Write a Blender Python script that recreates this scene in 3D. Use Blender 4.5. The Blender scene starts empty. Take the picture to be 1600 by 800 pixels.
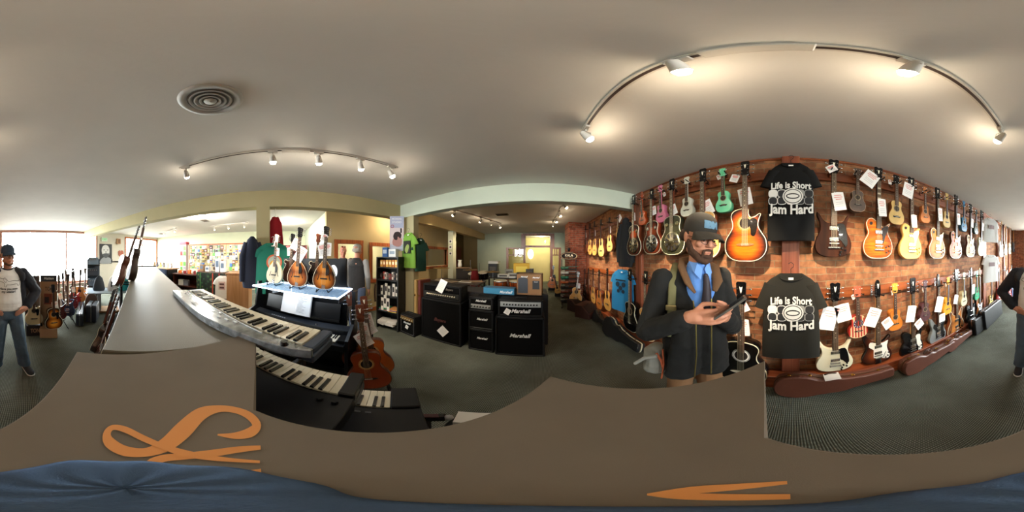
import bpy, bmesh, math, random, re
from math import sin, cos, tan, pi, radians as R, sqrt, atan2, hypot
from mathutils.geometry import tessellate_polygon
from mathutils import Vector as V, Matrix as M, Euler, noise
random.seed(7)
SC = bpy.context.scene
COL = SC.collection
# ---------------------------------------------------------------- camera
EYE = 1.6
cd = bpy.data.cameras.new('camera'); cd.type = 'PANO'
try: cd.panorama_type = 'EQUIRECTANGULAR'
except Exception: pass
try: cd.cycles.panorama_type = 'EQUIRECTANGULAR'
except Exception: pass
cd.clip_start = 0.02; cd.clip_end = 200
cam = bpy.data.objects.new('camera', cd); COL.objects.link(cam)
cam.location = (0, 0, EYE); cam.rotation_euler = (pi/2, 0, R(9))
SC.camera = cam
# ---------------------------------------------------------------- light settings
SC.view_settings.view_transform = 'Standard'; SC.view_settings.look = 'None'
SC.view_settings.exposure = 0.3; SC.view_settings.gamma = 1.0
SC.view_settings.use_curve_mapping = False
W = bpy.data.worlds.new('sky'); SC.world = W; W.use_nodes = True
bg = W.node_tree.nodes['Background']; bg.inputs[0].default_value = (0.95, 0.98, 1.0, 1); bg.inputs[1].default_value = 38.0
SUN_SPOT = 290.0      # power of one track lamp aimed at the brick wall
SPOT_W = 105.0        # power of the other track lamps
WARM = (1.0, 0.80, 0.56)
SOFTWARM = (1.0, 0.84, 0.66)
try:
    SC.cycles.max_bounces = 8; SC.cycles.diffuse_bounces = 4; SC.cycles.glossy_bounces = 3
    SC.cycles.transparent_max_bounces = 12; SC.cycles.caustics_reflective = False; SC.cycles.caustics_refractive = False
    SC.cycles.sample_clamp_indirect = 4.0; SC.cycles.use_denoising = True
except Exception: pass

def new_light(name, kind, loc, power, color, aim=None, **kw):
    l = bpy.data.lights.new(name, kind); l.energy = power; l.color = color
    for k, v in kw.items(): setattr(l, k, v)
    o = bpy.data.objects.new(name, l); COL.objects.link(o); o.location = loc
    if aim is not None: o.rotation_euler = (V(aim) - V(loc)).to_track_quat('-Z', 'Y').to_euler()
    return o
# window portals steer the sky light through the south windows
def portal(x0, x1, z0, z1):
    o = new_light('window_portal', 'AREA', ((x0+x1)/2, -7.22, (z0+z1)/2), 1, (1, 1, 1), ((x0+x1)/2, 0, (z0+z1)/2))
    o.data.shape = 'RECTANGLE'; o.data.size = x1-x0; o.data.size_y = z1-z0
    o.data.cycles.is_portal = True
portal(-3.3, 1.05, 0.45, 2.66); portal(-7.4, -5.1, 0.6, 2.55)
# added area lights that fill the west rooms, with no fittings modelled
for x, y, p in ((-5.6, -4.6, 120), (-5.2, 0.4, 90), (-5.6, 3.5, 90)):
    o = new_light('west_fill_light', 'AREA', (x, y, 2.70), p, (1.0, 0.93, 0.84), (x, y, 0)); o.data.shape = 'RECTANGLE'; o.data.size = 1.2; o.data.size_y = 0.3

# ---------------------------------------------------------------- projection helpers (measuring the photograph)
def azel(px, py=400): return R((px-840)*0.225), R((400-py)*0.225)
def atr(px, r, py=None, z=None):
    a, e = azel(px, py if py is not None else 400)
    return V((sin(a)*r, cos(a)*r, z if z is not None else EYE + r*tan(e)))
def onx(px, py, X):
    a, e = azel(px, py); r = X/sin(a); return V((X, cos(a)*r, EYE + r*tan(e)))
def ony(px, py, Y):
    a, e = azel(px, py); r = Y/cos(a); return V((sin(a)*r, Y, EYE + r*tan(e)))
def onz(px, py, z):
    a, e = azel(px, py); r = (z-EYE)/tan(e); return V((sin(a)*r, cos(a)*r, z))
UA = R(40)
def un(u, n, z=0):
    """Furniture frame of the counter: u along it (north-east), n towards the south-east."""
    return V((u*sin(UA) + n*cos(UA), u*cos(UA) - n*sin(UA), z))
def facing(p): return -atan2(p[0], p[1])

# ---------------------------------------------------------------- materials
def lin(h):
    h = h.lstrip('#'); c = [int(h[i:i+2], 16)/255 for i in (0, 2, 4)]
    return tuple((x/12.92 if x <= .04045 else ((x+.055)/1.055)**2.4) for x in c) + (1,)
MATS = {}
def mat(h, rough=.55, metal=0, coat=0, emit=0, bump=0, bscale=60, var=0, vscale=8, key=None, alpha=1, stretch=None, spec=.5, trans=0):
    k = key or (h, rough, metal, coat, emit, bump, bscale, var, vscale, alpha, stretch, spec, trans)
    if k in MATS: return MATS[k]
    m = bpy.data.materials.new(f'paint_{len(MATS)}'); m.use_nodes = True; nt = m.node_tree; N = nt.nodes; L = nt.links
    b = N['Principled BSDF']; c = lin(h)
    b.inputs['Base Color'].default_value = c; b.inputs['Roughness'].default_value = rough; b.inputs['Metallic'].default_value = metal
    b.inputs['Coat Weight'].default_value = coat; b.inputs['Specular IOR Level'].default_value = spec
    b.inputs['Alpha'].default_value = alpha
    if trans: b.inputs['Transmission Weight'].default_value = trans
    if emit:
        b.inputs['Emission Color'].default_value = c; b.inputs['Emission Strength'].default_value = emit
    if var or bump:
        tc = N.new('ShaderNodeTexCoord'); mp = N.new('ShaderNodeMapping'); L.new(tc.outputs['Object'], mp.inputs[0])
        if stretch: mp.inputs['Scale'].default_value = stretch
    if var:
        n = N.new('ShaderNodeTexNoise'); n.inputs['Scale'].default_value = vscale; n.inputs['Detail'].default_value = 4; L.new(mp.outputs[0], n.inputs[0])
        r = N.new('ShaderNodeMapRange'); r.inputs[1].default_value = .3; r.inputs[2].default_value = .7; r.inputs[3].default_value = 1-var; r.inputs[4].default_value = 1+var
        L.new(n.outputs[0], r.inputs[0])
        x = N.new('ShaderNodeVectorMath'); x.operation = 'SCALE'; x.inputs[0].default_value = c[:3]; L.new(r.outputs[0], x.inputs['Scale']); L.new(x.outputs[0], b.inputs['Base Color'])
    if bump:
        n2 = N.new('ShaderNodeTexNoise'); n2.inputs['Scale'].default_value = bscale; L.new(mp.outputs[0], n2.inputs[0])
        bp = N.new('ShaderNodeBump'); bp.inputs['Strength'].default_value = bump; bp.inputs['Distance'].default_value = .01; L.new(n2.outputs[0], bp.inputs['Height']); L.new(bp.outputs[0], b.inputs['Normal'])
    MATS[k] = m; return m
def wood(h, h2=None, axis=2, scale=6, rough=.4, coat=.1, dist=3):
    k = ('wood', h, h2, axis, scale, rough, coat)
    if k in MATS: return MATS[k]
    m = mat(h, rough, coat=coat, key=k); nt = m.node_tree; N = nt.nodes; L = nt.links; b = N['Principled BSDF']
    tc = N.new('ShaderNodeTexCoord'); mp = N.new('ShaderNodeMapping'); L.new(tc.outputs['Object'], mp.inputs[0])
    s = [scale*2.5]*3; s[axis] = scale*.18; mp.inputs['Scale'].default_value = s
    n = N.new('ShaderNodeTexNoise'); n.inputs['Scale'].default_value = 1.6; n.inputs['Detail'].default_value = 6; n.inputs['Distortion'].default_value = dist*.3; L.new(mp.outputs[0], n.inputs[0])
    cr = N.new('ShaderNodeValToRGB'); cr.color_ramp.elements[0].position = .35; cr.color_ramp.elements[1].position = .68
    a = lin(h); c2 = lin(h2) if h2 else tuple(x*.55 for x in a[:3]) + (1,)
    cr.color_ramp.elements[0].color = c2; cr.color_ramp.elements[1].color = a
    L.new(n.outputs[0], cr.inputs[0]); L.new(cr.outputs[0], b.inputs['Base Color'])
    return m
def burst(h_in, h_out, h_mid=None, a=.55, b_=1.02, flame=0, rough=.18):
    """Sunburst lacquer: colour runs from the middle of the body to its rim, fixed to the guitar."""
    k = ('burst', h_in, h_out, h_mid, a, b_, flame)
    if k in MATS: return MATS[k]
    m = mat(h_in, max(rough, .42), coat=.03, key=k, spec=.18); nt = m.node_tree; N = nt.nodes; L = nt.links; B = N['Principled BSDF']
    tc = N.new('ShaderNodeTexCoord')
    ds = []
    for cz, sx, sz in ((.135, 1/.185, 1/.165), (.335, 1/.15, 1/.15)):
        mp = N.new('ShaderNodeMapping'); mp.inputs['Location'].default_value = (0, 0, -cz*sz); mp.inputs['Scale'].default_value = (sx, 0, sz)
        L.new(tc.outputs['Object'], mp.inputs[0]); ln = N.new('ShaderNodeVectorMath'); ln.operation = 'LENGTH'; L.new(mp.outputs[0], ln.inputs[0]); ds.append(ln)
    mn = N.new('ShaderNodeMath'); mn.operation = 'SMOOTH_MIN'; mn.inputs[2].default_value = .25
    L.new(ds[0].outputs['Value'], mn.inputs[0]); L.new(ds[1].outputs['Value'], mn.inputs[1])
    cr = N.new('ShaderNodeValToRGB'); e = cr.color_ramp.elements; e[0].position = a; e[0].color = lin(h_in); e[1].position = b_; e[1].color = lin(h_out)
    if h_mid: x = e.new((a+b_)/2); x.color = lin(h_mid)
    L.new(mn.outputs[0], cr.inputs[0]); out = cr.outputs[0]
    if flame:
        n = N.new('ShaderNodeTexNoise'); n.inputs['Scale'].default_value = 1; n.inputs['Detail'].default_value = 4
        m2 = N.new('ShaderNodeMapping'); m2.inputs['Scale'].default_value = (7, 7, 55); L.new(tc.outputs['Object'], m2.inputs[0]); L.new(m2.outputs[0], n.inputs[0])
        r = N.new('ShaderNodeMapRange'); r.inputs[1].default_value = .35; r.inputs[2].default_value = .65; r.inputs[3].default_value = 1-flame; r.inputs[4].default_value = 1+flame*.5; L.new(n.outputs[0], r.inputs[0])
        x = N.new('ShaderNodeVectorMath'); x.operation = 'SCALE'; L.new(out, x.inputs[0]); L.new(r.outputs[0], x.inputs['Scale']); out = x.outputs[0]
    L.new(out, B.inputs['Base Color'])
    return m

# ---------------------------------------------------------------- mesh builder
BENCH = bpy.data.scenes.new('workbench')
def baked(ob):
    """Evaluate a curve or modifier stack in a scene of its own (quick), return a plain mesh."""
    BENCH.collection.objects.link(ob)
    with bpy.context.temp_override(scene=BENCH, view_layer=BENCH.view_layers[0]): dg = bpy.context.evaluated_depsgraph_get(); dg.update()
    me = bpy.data.meshes.new_from_object(ob.evaluated_get(dg)); bpy.data.objects.remove(ob); return me
class MB:
    def __init__(s): s.v = []; s.f = []; s.m = []; s.mi = 0; s.X = M.Identity(4); s.smooth = []; s.sm = False
    def add(s, vs, fs, sm=None):
        o = len(s.v); s.v += [s.X @ V(p) for p in vs]; s.f += [tuple(i+o for i in f) for f in fs]; s.m += [s.mi]*len(fs)
        s.smooth += [s.sm if sm is None else sm]*len(fs); return s
    def box(s, c, d, rot=None, bev=0):
        x, y, z = (q/2 for q in d); mt = M.Translation(V(c)) @ (Euler(rot).to_matrix().to_4x4() if rot else M.Identity(4))
        if bev and min(x, y, z) > bev*1.01:
            vs = []; 
            for sx in (-1, 1):
                for sy in (-1, 1):
                    for sz in (-1, 1):
                        vs += [mt @ V((sx*(x-bev), sy*(y-bev), sz*z)), mt @ V((sx*(x-bev), sy*y, sz*(z-bev))), mt @ V((sx*x, sy*(y-bev), sz*(z-bev)))]
            bmm = bmesh.new(); [bmm.verts.new(q) for q in vs]; r = bmesh.ops.convex_hull(bmm, input=bmm.verts[:])
            bmm.verts.index_update(); bmesh.ops.dissolve_limit(bmm, angle_limit=.02, verts=bmm.verts[:], edges=bmm.edges[:]); bmm.verts.index_update()
            s.add([v.co.copy() for v in bmm.verts], [[v.index for v in f.verts] for f in bmm.faces], False); bmm.free(); return s
        vs = [mt @ V((sx*x, sy*y, sz*z)) for sx in (-1, 1) for sy in (-1, 1) for sz in (-1, 1)]
        return s.add(vs, [(0, 1, 3, 2), (4, 6, 7, 5), (0, 4, 5, 1), (2, 3, 7, 6), (0, 2, 6, 4), (1, 5, 7, 3)], False)
    def loft(s, rings, caps=True, closed=True, sm=True):
        n = len(rings[0]); vs = [p for r in rings for p in r]; fs = []
        for i in range(len(rings)-1):
            for j in range(n if closed else n-1):
                k = (j+1) % n; fs.append((i*n+j, i*n+k, (i+1)*n+k, (i+1)*n+j))
        s.add(vs, fs, sm)
        if caps:
            for r, q in ((rings[0], -1), (rings[-1], 1)):
                if n > 20:
                    tr = tessellate_polygon([[V(p) for p in r]]); s.add(r, [tuple(t)[::q] for t in tr], False)
                else: s.add(r, [tuple(range(n))[::q]], False)
        return s
    def prism(s, pts, y0, y1, bev=0, sm=False):
        """Outline pts (x, z) pushed from y0 (back) to y1 (front, smaller y)."""
        rings = []
        if bev:
            ins = inset(pts, bev); d = 1 if y1 > y0 else -1
            rings = [[(x, y0, z) for x, z in ins], [(x, y0+bev*d, z) for x, z in pts], [(x, y1-bev*d, z) for x, z in pts], [(x, y1, z) for x, z in ins]]
        else: rings = [[(x, y0, z) for x, z in pts], [(x, y1, z) for x, z in pts]]
        return s.loft(rings, True, True, sm)
    def tube(s, path, r, n=8, closed=False, caps=True, flat=1.0):
        path = [V(p) for p in path]; rr = r if isinstance(r, (list, tuple)) else [r]*len(path); rings = []; up = None
        for i, p in enumerate(path):
            if closed: t = path[(i+1) % len(path)] - path[i-1]
            else: t = path[min(i+1, len(path)-1)] - path[max(i-1, 0)]
            t.normalize()
            if up is None: up = V((0, 0, 1)) if abs(t.z) < .9 else V((1, 0, 0))
            a = t.cross(up); 
            if a.length < 1e-5: up = V((1, 0, 0)); a = t.cross(up)
            a.normalize(); b = a.cross(t); up = b
            rings.append([p + (a*cos(2*pi*k/n) + b*sin(2*pi*k/n)*flat)*rr[i] for k in range(n)])
        if closed: rings.append(rings[0]); caps = False
        return s.loft(rings, caps)
    def cyl(s, a, b, r, r2=None, n=16): return s.tube([a, b], [r, r if r2 is None else r2], n)
    def lathe(s, prof, c=(0, 0, 0), n=24, axis='z', a0=0, a1=2*pi, caps=False):
        rings = []; full = abs(a1-a0-2*pi) < 1e-6; c = V(c); m = n if full else n+1
        for i in range(m):
            a = a0 + (a1-a0)*i/n; ring = []
            for r, h in prof:
                p = (r*cos(a), r*sin(a), h)
                if axis == 'y': p = (p[0], h, p[1])
                if axis == 'x': p = (h, p[0], p[1])
                ring.append(V(p)+c)
            rings.append(ring)
        if full: rings.append(rings[0])
        return s.loft(rings, False, False)
    def ell(s, c, r, n=16, rot=None):
        r = V(r) if not isinstance(r, (int, float)) else V((r, r, r)); mt = M.Translation(V(c)) @ (Euler(rot).to_matrix().to_4x4() if rot else M.Identity(4)) @ M.Diagonal((r[0], r[1], r[2], 1))
        vs = [mt @ V((0, 0, -1))]; k = n//2
        for i in range(1, k):
            e = -pi/2 + pi*i/k
            for j in range(n): vs.append(mt @ V((cos(e)*cos(2*pi*j/n), cos(e)*sin(2*pi*j/n), sin(e))))
        vs.append(mt @ V((0, 0, 1))); fs = []; T = len(vs)-1
        for j in range(n): fs.append((0, 1+(j+1) % n, 1+j)); fs.append((T, 1+(k-2)*n+j, 1+(k-2)*n+(j+1) % n))
        for i in range(k-2):
            for j in range(n): a = 1+i*n; fs.append((a+j, a+(j+1) % n, a+n+(j+1) % n, a+n+j))
        return s.add(vs, fs, True)
    def chain(s, pts, steps=6, n=12, rot=None):
        for i in range(len(pts)-1):
            (c0, r0), (c1, r1) = pts[i], pts[i+1]; c0, c1 = V(c0), V(c1)
            r0 = V(r0) if not isinstance(r0, (int, float)) else V((r0,)*3); r1 = V(r1) if not isinstance(r1, (int, float)) else V((r1,)*3)
            st = max(steps, int((c1-c0).length/(min(min(r0), min(r1))*.35)))
            for k in range(st+(1 if i == len(pts)-2 else 0)): t = k/st; s.ell(c0.lerp(c1, t), r0.lerp(r1, t), n, rot)
        return s
    def text(s, txt, size, c=(0, 0, 0), ext=.001, shear=0, align='CENTER', warp=None, sx=1, bold=0, rotz=0):
        """Lettering standing in the x-z plane, readable from -y."""
        cu = bpy.data.curves.new('lettering_curve', 'FONT'); cu.body = txt; cu.size = size; cu.extrude = ext; cu.shear = shear; cu.align_x = align; cu.align_y = 'CENTER'; cu.offset = bold; cu.resolution_u = 3
        me = baked(bpy.data.objects.new('lettering_curve', cu)); vs = []
        for v in me.vertices:
            x, y, z = v.co.x*sx, v.co.y, v.co.z
            if rotz: x, y = x*cos(rotz)-y*sin(rotz), x*sin(rotz)+y*cos(rotz)
            if warp: x, y = warp(x, y)
            vs.append((c[0]+x, c[1]-z, c[2]+y))
        s.add(vs, [tuple(p.vertices) for p in me.polygons], False); bpy.data.meshes.remove(me); bpy.data.curves.remove(cu); return s
    def mesh(s, name, mats):
        me = bpy.data.meshes.new(name); me.from_pydata([tuple(v) for v in s.v], [], s.f); 
        for m in mats: me.materials.append(m)
        me.polygons.foreach_set('material_index', s.m); me.polygons.foreach_set('use_smooth', s.smooth); me.update(); return me
    def build(s, name, mats, parent=None, loc=None, rot=None, **props):
        if not isinstance(mats, (list, tuple)): mats = [mats]
        o = bpy.data.objects.new(name, s.mesh(name, mats)); COL.objects.link(o)
        if parent: o.parent = parent
        if loc is not None: o.location = loc
        if rot is not None: o.rotation_euler = rot
        for k, v in props.items(): o[k] = v
        return o
def inset(pts, d):
    n = len(pts); A = sum(pts[i][0]*pts[(i+1) % n][1]-pts[(i+1) % n][0]*pts[i][1] for i in range(n)); sg = 1 if A > 0 else -1; out = []
    for i in range(n):
        x0, z0 = pts[i-1]; x1, z1 = pts[i]; x2, z2 = pts[(i+1) % n]
        a = V((x1-x0, z1-z0)); b = V((x2-x1, z2-z1))
        if a.length < 1e-9: a = b
        if b.length < 1e-9: b = a
        t = (a.normalized()+b.normalized()); t = t.normalized() if t.length > 1e-6 else a.normalized()
        out.append((x1 - sg*t.y*d, z1 + sg*t.x*d))
    return out
def smooth(pts, k=4, closed=True):
    out = []; n = len(pts)
    for i in range(n if closed else n-1):
        g = (lambda j: pts[j % n]) if closed else (lambda j: pts[min(max(j, 0), n-1)])
        p0, p1, p2, p3 = g(i-1), g(i), g(i+1), g(i+2)
        for q in range(k):
            t = q/k; out.append(tuple(.5*((2*b)+(-a+c)*t+(2*a-5*b+4*c-d)*t*t+(-a+3*b-3*c+d)*t**3) for a, b, c, d in zip(p0, p1, p2, p3)))
    if not closed: out.append(tuple(pts[-1]))
    return out
def thing(name, label, cat, loc=(0, 0, 0), rz=0, group=None, rot=None):
    o = bpy.data.objects.new(name, None); COL.objects.link(o); o.location = loc; o.rotation_euler = rot or (0, 0, rz)
    o.empty_display_size = .1; o['label'] = label; o['category'] = cat; o['kind'] = 'thing'
    if group: o['group'] = group
    return o
def tag(o, label, cat, group=None, kind='thing'):
    o['label'] = label; o['category'] = cat; o['kind'] = kind
    if group: o['group'] = group
    return o
def struct(name, mb, mats, loc=None, rot=None, parent=None):
    o = mb.build(name, mats, parent, loc, rot)
    if not parent: o['kind'] = 'structure'
    return o
def dup(root, loc=None, rot=None, label=None, group=None, scale=None):
    r = root.copy(); COL.objects.link(r)
    if loc is not None: r.location = loc
    if rot is not None: r.rotation_euler = rot
    if scale is not None: r.scale = scale
    if label: r['label'] = label
    if group: r['group'] = group
    for ch in list(root.children):
        c = ch.copy(); COL.objects.link(c); c.parent = r
        for g in list(ch.children): d = g.copy(); COL.objects.link(d); d.parent = c
    return r
def blob(mb, name, mats, parent=None, voxel=.006, it=4, wob=0, wsc=6, fn=None, **kw):
    """Fuse overlapping rounded shapes into one continuous surface."""
    me = mb.mesh(name, []); ob = bpy.data.objects.new(name, me)
    r = ob.modifiers.new('r', 'REMESH'); r.mode = 'VOXEL'; r.voxel_size = voxel; r.use_smooth_shade = True
    sm = ob.modifiers.new('s', 'SMOOTH'); sm.iterations = it; sm.factor = .5
    m2 = baked(ob); bpy.data.meshes.remove(me); m2.name = name
    if not isinstance(mats, (list, tuple)): mats = [mats]
    m2.materials.clear()
    for m in mats: m2.materials.append(m)
    if wob:
        co = [v.co.copy() for v in m2.vertices]; nn = [v.normal.copy() for v in m2.vertices]; out = []
        for c, n in zip(co, nn): out += list(c + n*(noise.noise(c*wsc)*wob + noise.noise(c*wsc*2.7)*wob*.45))
        m2.vertices.foreach_set('co', out)
    if fn:
        for p in m2.polygons: p.material_index = fn(p.center)
    m2.polygons.foreach_set('use_smooth', [True]*len(m2.polygons)); m2.update()
    o = bpy.data.objects.new(name, m2); COL.objects.link(o)
    if parent: o.parent = parent
    for k, v in kw.items(): o[k] = v
    return o
BLACK = mat('#080809', .5, spec=.3); BLACKG = mat('#060608', .25, coat=.3); CHROME = mat('#c9ccd0', .18, 1); GOLD = mat('#c79a45', .25, 1)
WHITE = mat('#e9e8e4', .5); CREAM = mat('#e6ddc0', .4); IVORY = mat('#ece5cf', .35); PAPER = mat('#f3f1ee', .7); STEEL = mat('#8b8d90', .3, 1)
EBONY = mat('#1c1411', .4); ROSE = wood('#4a2a1c', '#2a1610', 2, 8, .5); DARKM = mat('#1a1a1c', .45, .6)
# ================================================================ the room
CEIL = 2.75; XE = 1.68; XW = -7.5; YS = -7.2; YN = 8.0; XB = -2.69; YB = 2.40; BB = 2.445
def plaster(h, rough=.85, b=.08): return mat(h, rough, bump=b, bscale=35, var=.03, vscale=3, spec=.2)
P_CEIL = plaster('#dad7d0'); P_KHAKI = plaster('#b3ab86'); P_MINT = plaster('#b9c0ae'); P_CREAM = plaster('#b8a67c'); P_PALE = plaster('#b5b79f'); P_HALL_SHADE = plaster('#6b5a3a')
def carpet():
    m = mat('#4b5347', .95, key='carpet', spec=.1); nt = m.node_tree; N = nt.nodes; L = nt.links; b = N['Principled BSDF']
    tc = N.new('ShaderNodeTexCoord')
    w = N.new('ShaderNodeTexWave'); w.inputs['Scale'].default_value = 22; w.inputs['Distortion'].default_value = .6; w.bands_direction = 'X'; L.new(tc.outputs['Object'], w.inputs[0])
    w2 = N.new('ShaderNodeTexWave'); w2.inputs['Scale'].default_value = 22; w2.bands_direction = 'Y'; w2.inputs['Distortion'].default_value = .6; L.new(tc.outputs['Object'], w2.inputs[0])
    mx = N.new('ShaderNodeMath'); mx.operation = 'MULTIPLY'; L.new(w.outputs['Fac'], mx.inputs[0]); L.new(w2.outputs['Fac'], mx.inputs[1])
    n = N.new('ShaderNodeTexNoise'); n.inputs['Scale'].default_value = 1.3; n.inputs['Detail'].default_value = 5; L.new(tc.outputs['Object'], n.inputs[0])
    cr = N.new('ShaderNodeValToRGB'); e = cr.color_ramp.elements; e[0].color = lin('#3f423a'); e[0].position = .0; e[1].color = lin('#90958a'); e[1].position = .7; L.new(mx.outputs[0], cr.inputs[0])
    c2 = N.new('ShaderNodeValToRGB'); e = c2.color_ramp.elements; e[0].color = (.62, .60, .56, 1); e[0].position = .35; e[1].color = (1, 1, 1, 1); e[1].position = .65; L.new(n.outputs[0], c2.inputs[0])
    mm = N.new('ShaderNodeMix'); mm.data_type = 'RGBA'; mm.blend_type = 'MULTIPLY'; mm.inputs[0].default_value = 1; L.new(cr.outputs[0], mm.inputs[6]); L.new(c2.outputs[0], mm.inputs[7]); L.new(mm.outputs[2], b.inputs['Base Color'])
    bp = N.new('ShaderNodeBump'); bp.inputs['Strength'].default_value = .6; bp.inputs['Distance'].default_value = .004; L.new(mx.outputs[0], bp.inputs['Height']); L.new(bp.outputs[0], b.inputs['Normal'])
    return m
def brick(axis, h1='#a06e4a', h2='#774730', mort='#8f785c', sc=1.0, key='brick'):
    m = mat('#a0552f', .85, key=(key, axis), spec=.25); nt = m.node_tree; N = nt.nodes; L = nt.links; b = N['Principled BSDF']
    tc = N.new('ShaderNodeTexCoord'); sp = N.new('ShaderNodeSeparateXYZ'); L.new(tc.outputs['Object'], sp.inputs[0]); cb = N.new('ShaderNodeCombineXYZ')
    L.new(sp.outputs[axis], cb.inputs[0]); L.new(sp.outputs[2], cb.inputs[1])
    n0 = N.new('ShaderNodeTexNoise'); n0.inputs['Scale'].default_value = 9; n0.inputs['Detail'].default_value = 3; L.new(tc.outputs['Object'], n0.inputs[0])
    a1 = N.new('ShaderNodeVectorMath'); a1.operation = 'MULTIPLY_ADD'; a1.inputs[1].default_value = (.035, .022, 0); L.new(n0.outputs['Color'], a1.inputs[0]); L.new(cb.outputs[0], a1.inputs[2])
    bt = N.new('ShaderNodeTexBrick'); bt.inputs['Scale'].default_value = 1/sc; bt.inputs['Brick Width'].default_value = .215; bt.inputs['Row Height'].default_value = .071
    bt.inputs['Mortar Size'].default_value = .0055; bt.inputs['Mortar Smooth'].default_value = .4; bt.inputs['Bias'].default_value = -.1
    bt.inputs['Color1'].default_value = lin(h1); bt.inputs['Color2'].default_value = lin(h2); bt.inputs['Mortar'].default_value = lin(mort); L.new(a1.outputs[0], bt.inputs[0])
    n = N.new('ShaderNodeTexNoise'); n.inputs['Scale'].default_value = 14; n.inputs['Detail'].default_value = 6; L.new(tc.outputs['Object'], n.inputs[0])
    r = N.new('ShaderNodeMapRange'); r.inputs[1].default_value = .3; r.inputs[2].default_value = .75; r.inputs[3].default_value = .62; r.inputs[4].default_value = 1.25; L.new(n.outputs[0], r.inputs[0])
    x = N.new('ShaderNodeVectorMath'); x.operation = 'SCALE'; L.new(bt.outputs[0], x.inputs[0]); L.new(r.outputs[0], x.inputs['Scale']); L.new(x.outputs[0], b.inputs['Base Color'])
    iv = N.new('ShaderNodeMath'); iv.operation = 'SUBTRACT'; iv.inputs[0].default_value = 1; L.new(bt.outputs['Fac'], iv.inputs[1])
    ad = N.new('ShaderNodeMath'); ad.operation = 'MULTIPLY_ADD'; ad.inputs[1].default_value = .5; L.new(n.outputs[0], ad.inputs[0]); L.new(iv.outputs[0], ad.inputs[2])
    bp = N.new('ShaderNodeBump'); bp.inputs['Strength'].default_value = .9; bp.inputs['Distance'].default_value = .012; L.new(ad.outputs[0], bp.inputs['Height']); L.new(bp.outputs[0], b.inputs['Normal'])
    return m
BRY = brick(1); BRX = brick(0, '#8f543c', '#6e3c2c', '#8d7e6c', key='brickx')
def b3(x0, x1, y0, y1, z0, z1, mb=None, bev=0):
    mb = mb or MB(); return mb.box(((x0+x1)/2, (y0+y1)/2, (z0+z1)/2), (abs(x1-x0), abs(y1-y0), abs(z1-z0)), bev=bev)
struct('floor', b3(XW-.2, XE+.2, YS-.2, YN+2.4, -.1, 0), carpet())
struct('ceiling', b3(XW-.2, XE+.2, YS-.2, YN+2.4, CEIL, CEIL+.12), P_CEIL)
struct('wall_east', b3(XE, XE+.2, YS-.2, YN+2.4, 0, CEIL), BRY)
struct('wall_west', b3(XW-.2, XW, YS-.2, YN+2.4, 0, CEIL), plaster('#c9cdb0'))
# south wall: piers and spandrels round two windows, brick next to the guitar wall
W1 = (-3.3, 1.05, .45, 2.66); W2 = (-7.4, -5.1, .6, 2.55)
w = MB()
b3(W1[1], XE, YS-.2, YS, 0, CEIL, w); b3(-5.1, W1[0], YS-.2, YS, 0, CEIL, w); b3(XW, W2[0], YS-.2, YS, 0, CEIL, w)
b3(W1[0], W1[1], YS-.2, YS, 0, W1[2], w); b3(W1[0], W1[1], YS-.2, YS, W1[3], CEIL, w); b3(W2[0], W2[1], YS-.2, YS, 0, W2[2], w); b3(W2[0], W2[1], YS-.2, YS, W2[3], CEIL, w)
w.m = [0]*6 + [1]*(len(w.f)-6)
struct('wall_south', w, [BRX, plaster('#cfccc0')])
GLASS = bpy.data.materials.new('window_glass'); GLASS.use_nodes = True
_n = GLASS.node_tree.nodes; _l = GLASS.node_tree.links; _n.remove(_n['Principled BSDF'])
_t = _n.new('ShaderNodeBsdfTransparent'); _t.inputs[0].default_value = (.97, .99, .99, 1); _g = _n.new('ShaderNodeBsdfGlossy'); _g.inputs['Roughness'].default_value = .03; _m = _n.new('ShaderNodeMixShader'); _m.inputs[0].default_value = .06
_l.new(_t.outputs[0], _m.inputs[1]); _l.new(_g.outputs[0], _m.inputs[2]); _l.new(_m.outputs[0], _n['Material Output'].inputs[0])
W_TRIM = wood('#8a4f36', '#5c2f20', 2, 5); W_OR = wood('#b5622f', '#7d3d1c', 2, 5); W_BASE = wood('#a05430', '#6e341c', 1, 4); W_RAIL = wood('#8f4e2a', '#5c2c16', 1, 4); W_POST = wood('#94543a', '#6b3420', 2, 4); W_SAP = wood('#7a4426', '#4a2614', 0, 5)
def window(n, x0, x1, z0, z1, mull, trim, y=YS):
    f = MB(); t = .09
    for a in (x0-t/2, x1+t/2): b3(a-t/2, a+t/2, y-.14, y+.03, z0-t, z1+t, f)
    for z in (z0-t/2, z1+t/2): b3(x0, x1, y-.14, y+.03, z-t/2, z+t/2, f)
    for mx in mull: b3(mx-.03, mx+.03, y-.12, y-.02, z0, z1, f)
    o = struct(f'window_{n}', f, trim)
    g = MB(); b3(x0, x1, y-.10, y-.094, z0, z1, g); struct('pane', g, GLASS, parent=o)
    s = MB(); b3(x0-t, x1+t, y-.02, y+.14, z0-t-.03, z0-t, s); struct('window_sill', s, trim, parent=o)
window(1, *W1, (-1.85, -.4), mat('#a07868', .6)); window(2, *W2, (-6.3,), W_OR)
g = MB(); b3(-14, 10, YS-14, YS-.2, -.15, -.02, g); struct('ground', g, mat('#b5b3ae', .9, var=.08))
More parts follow.
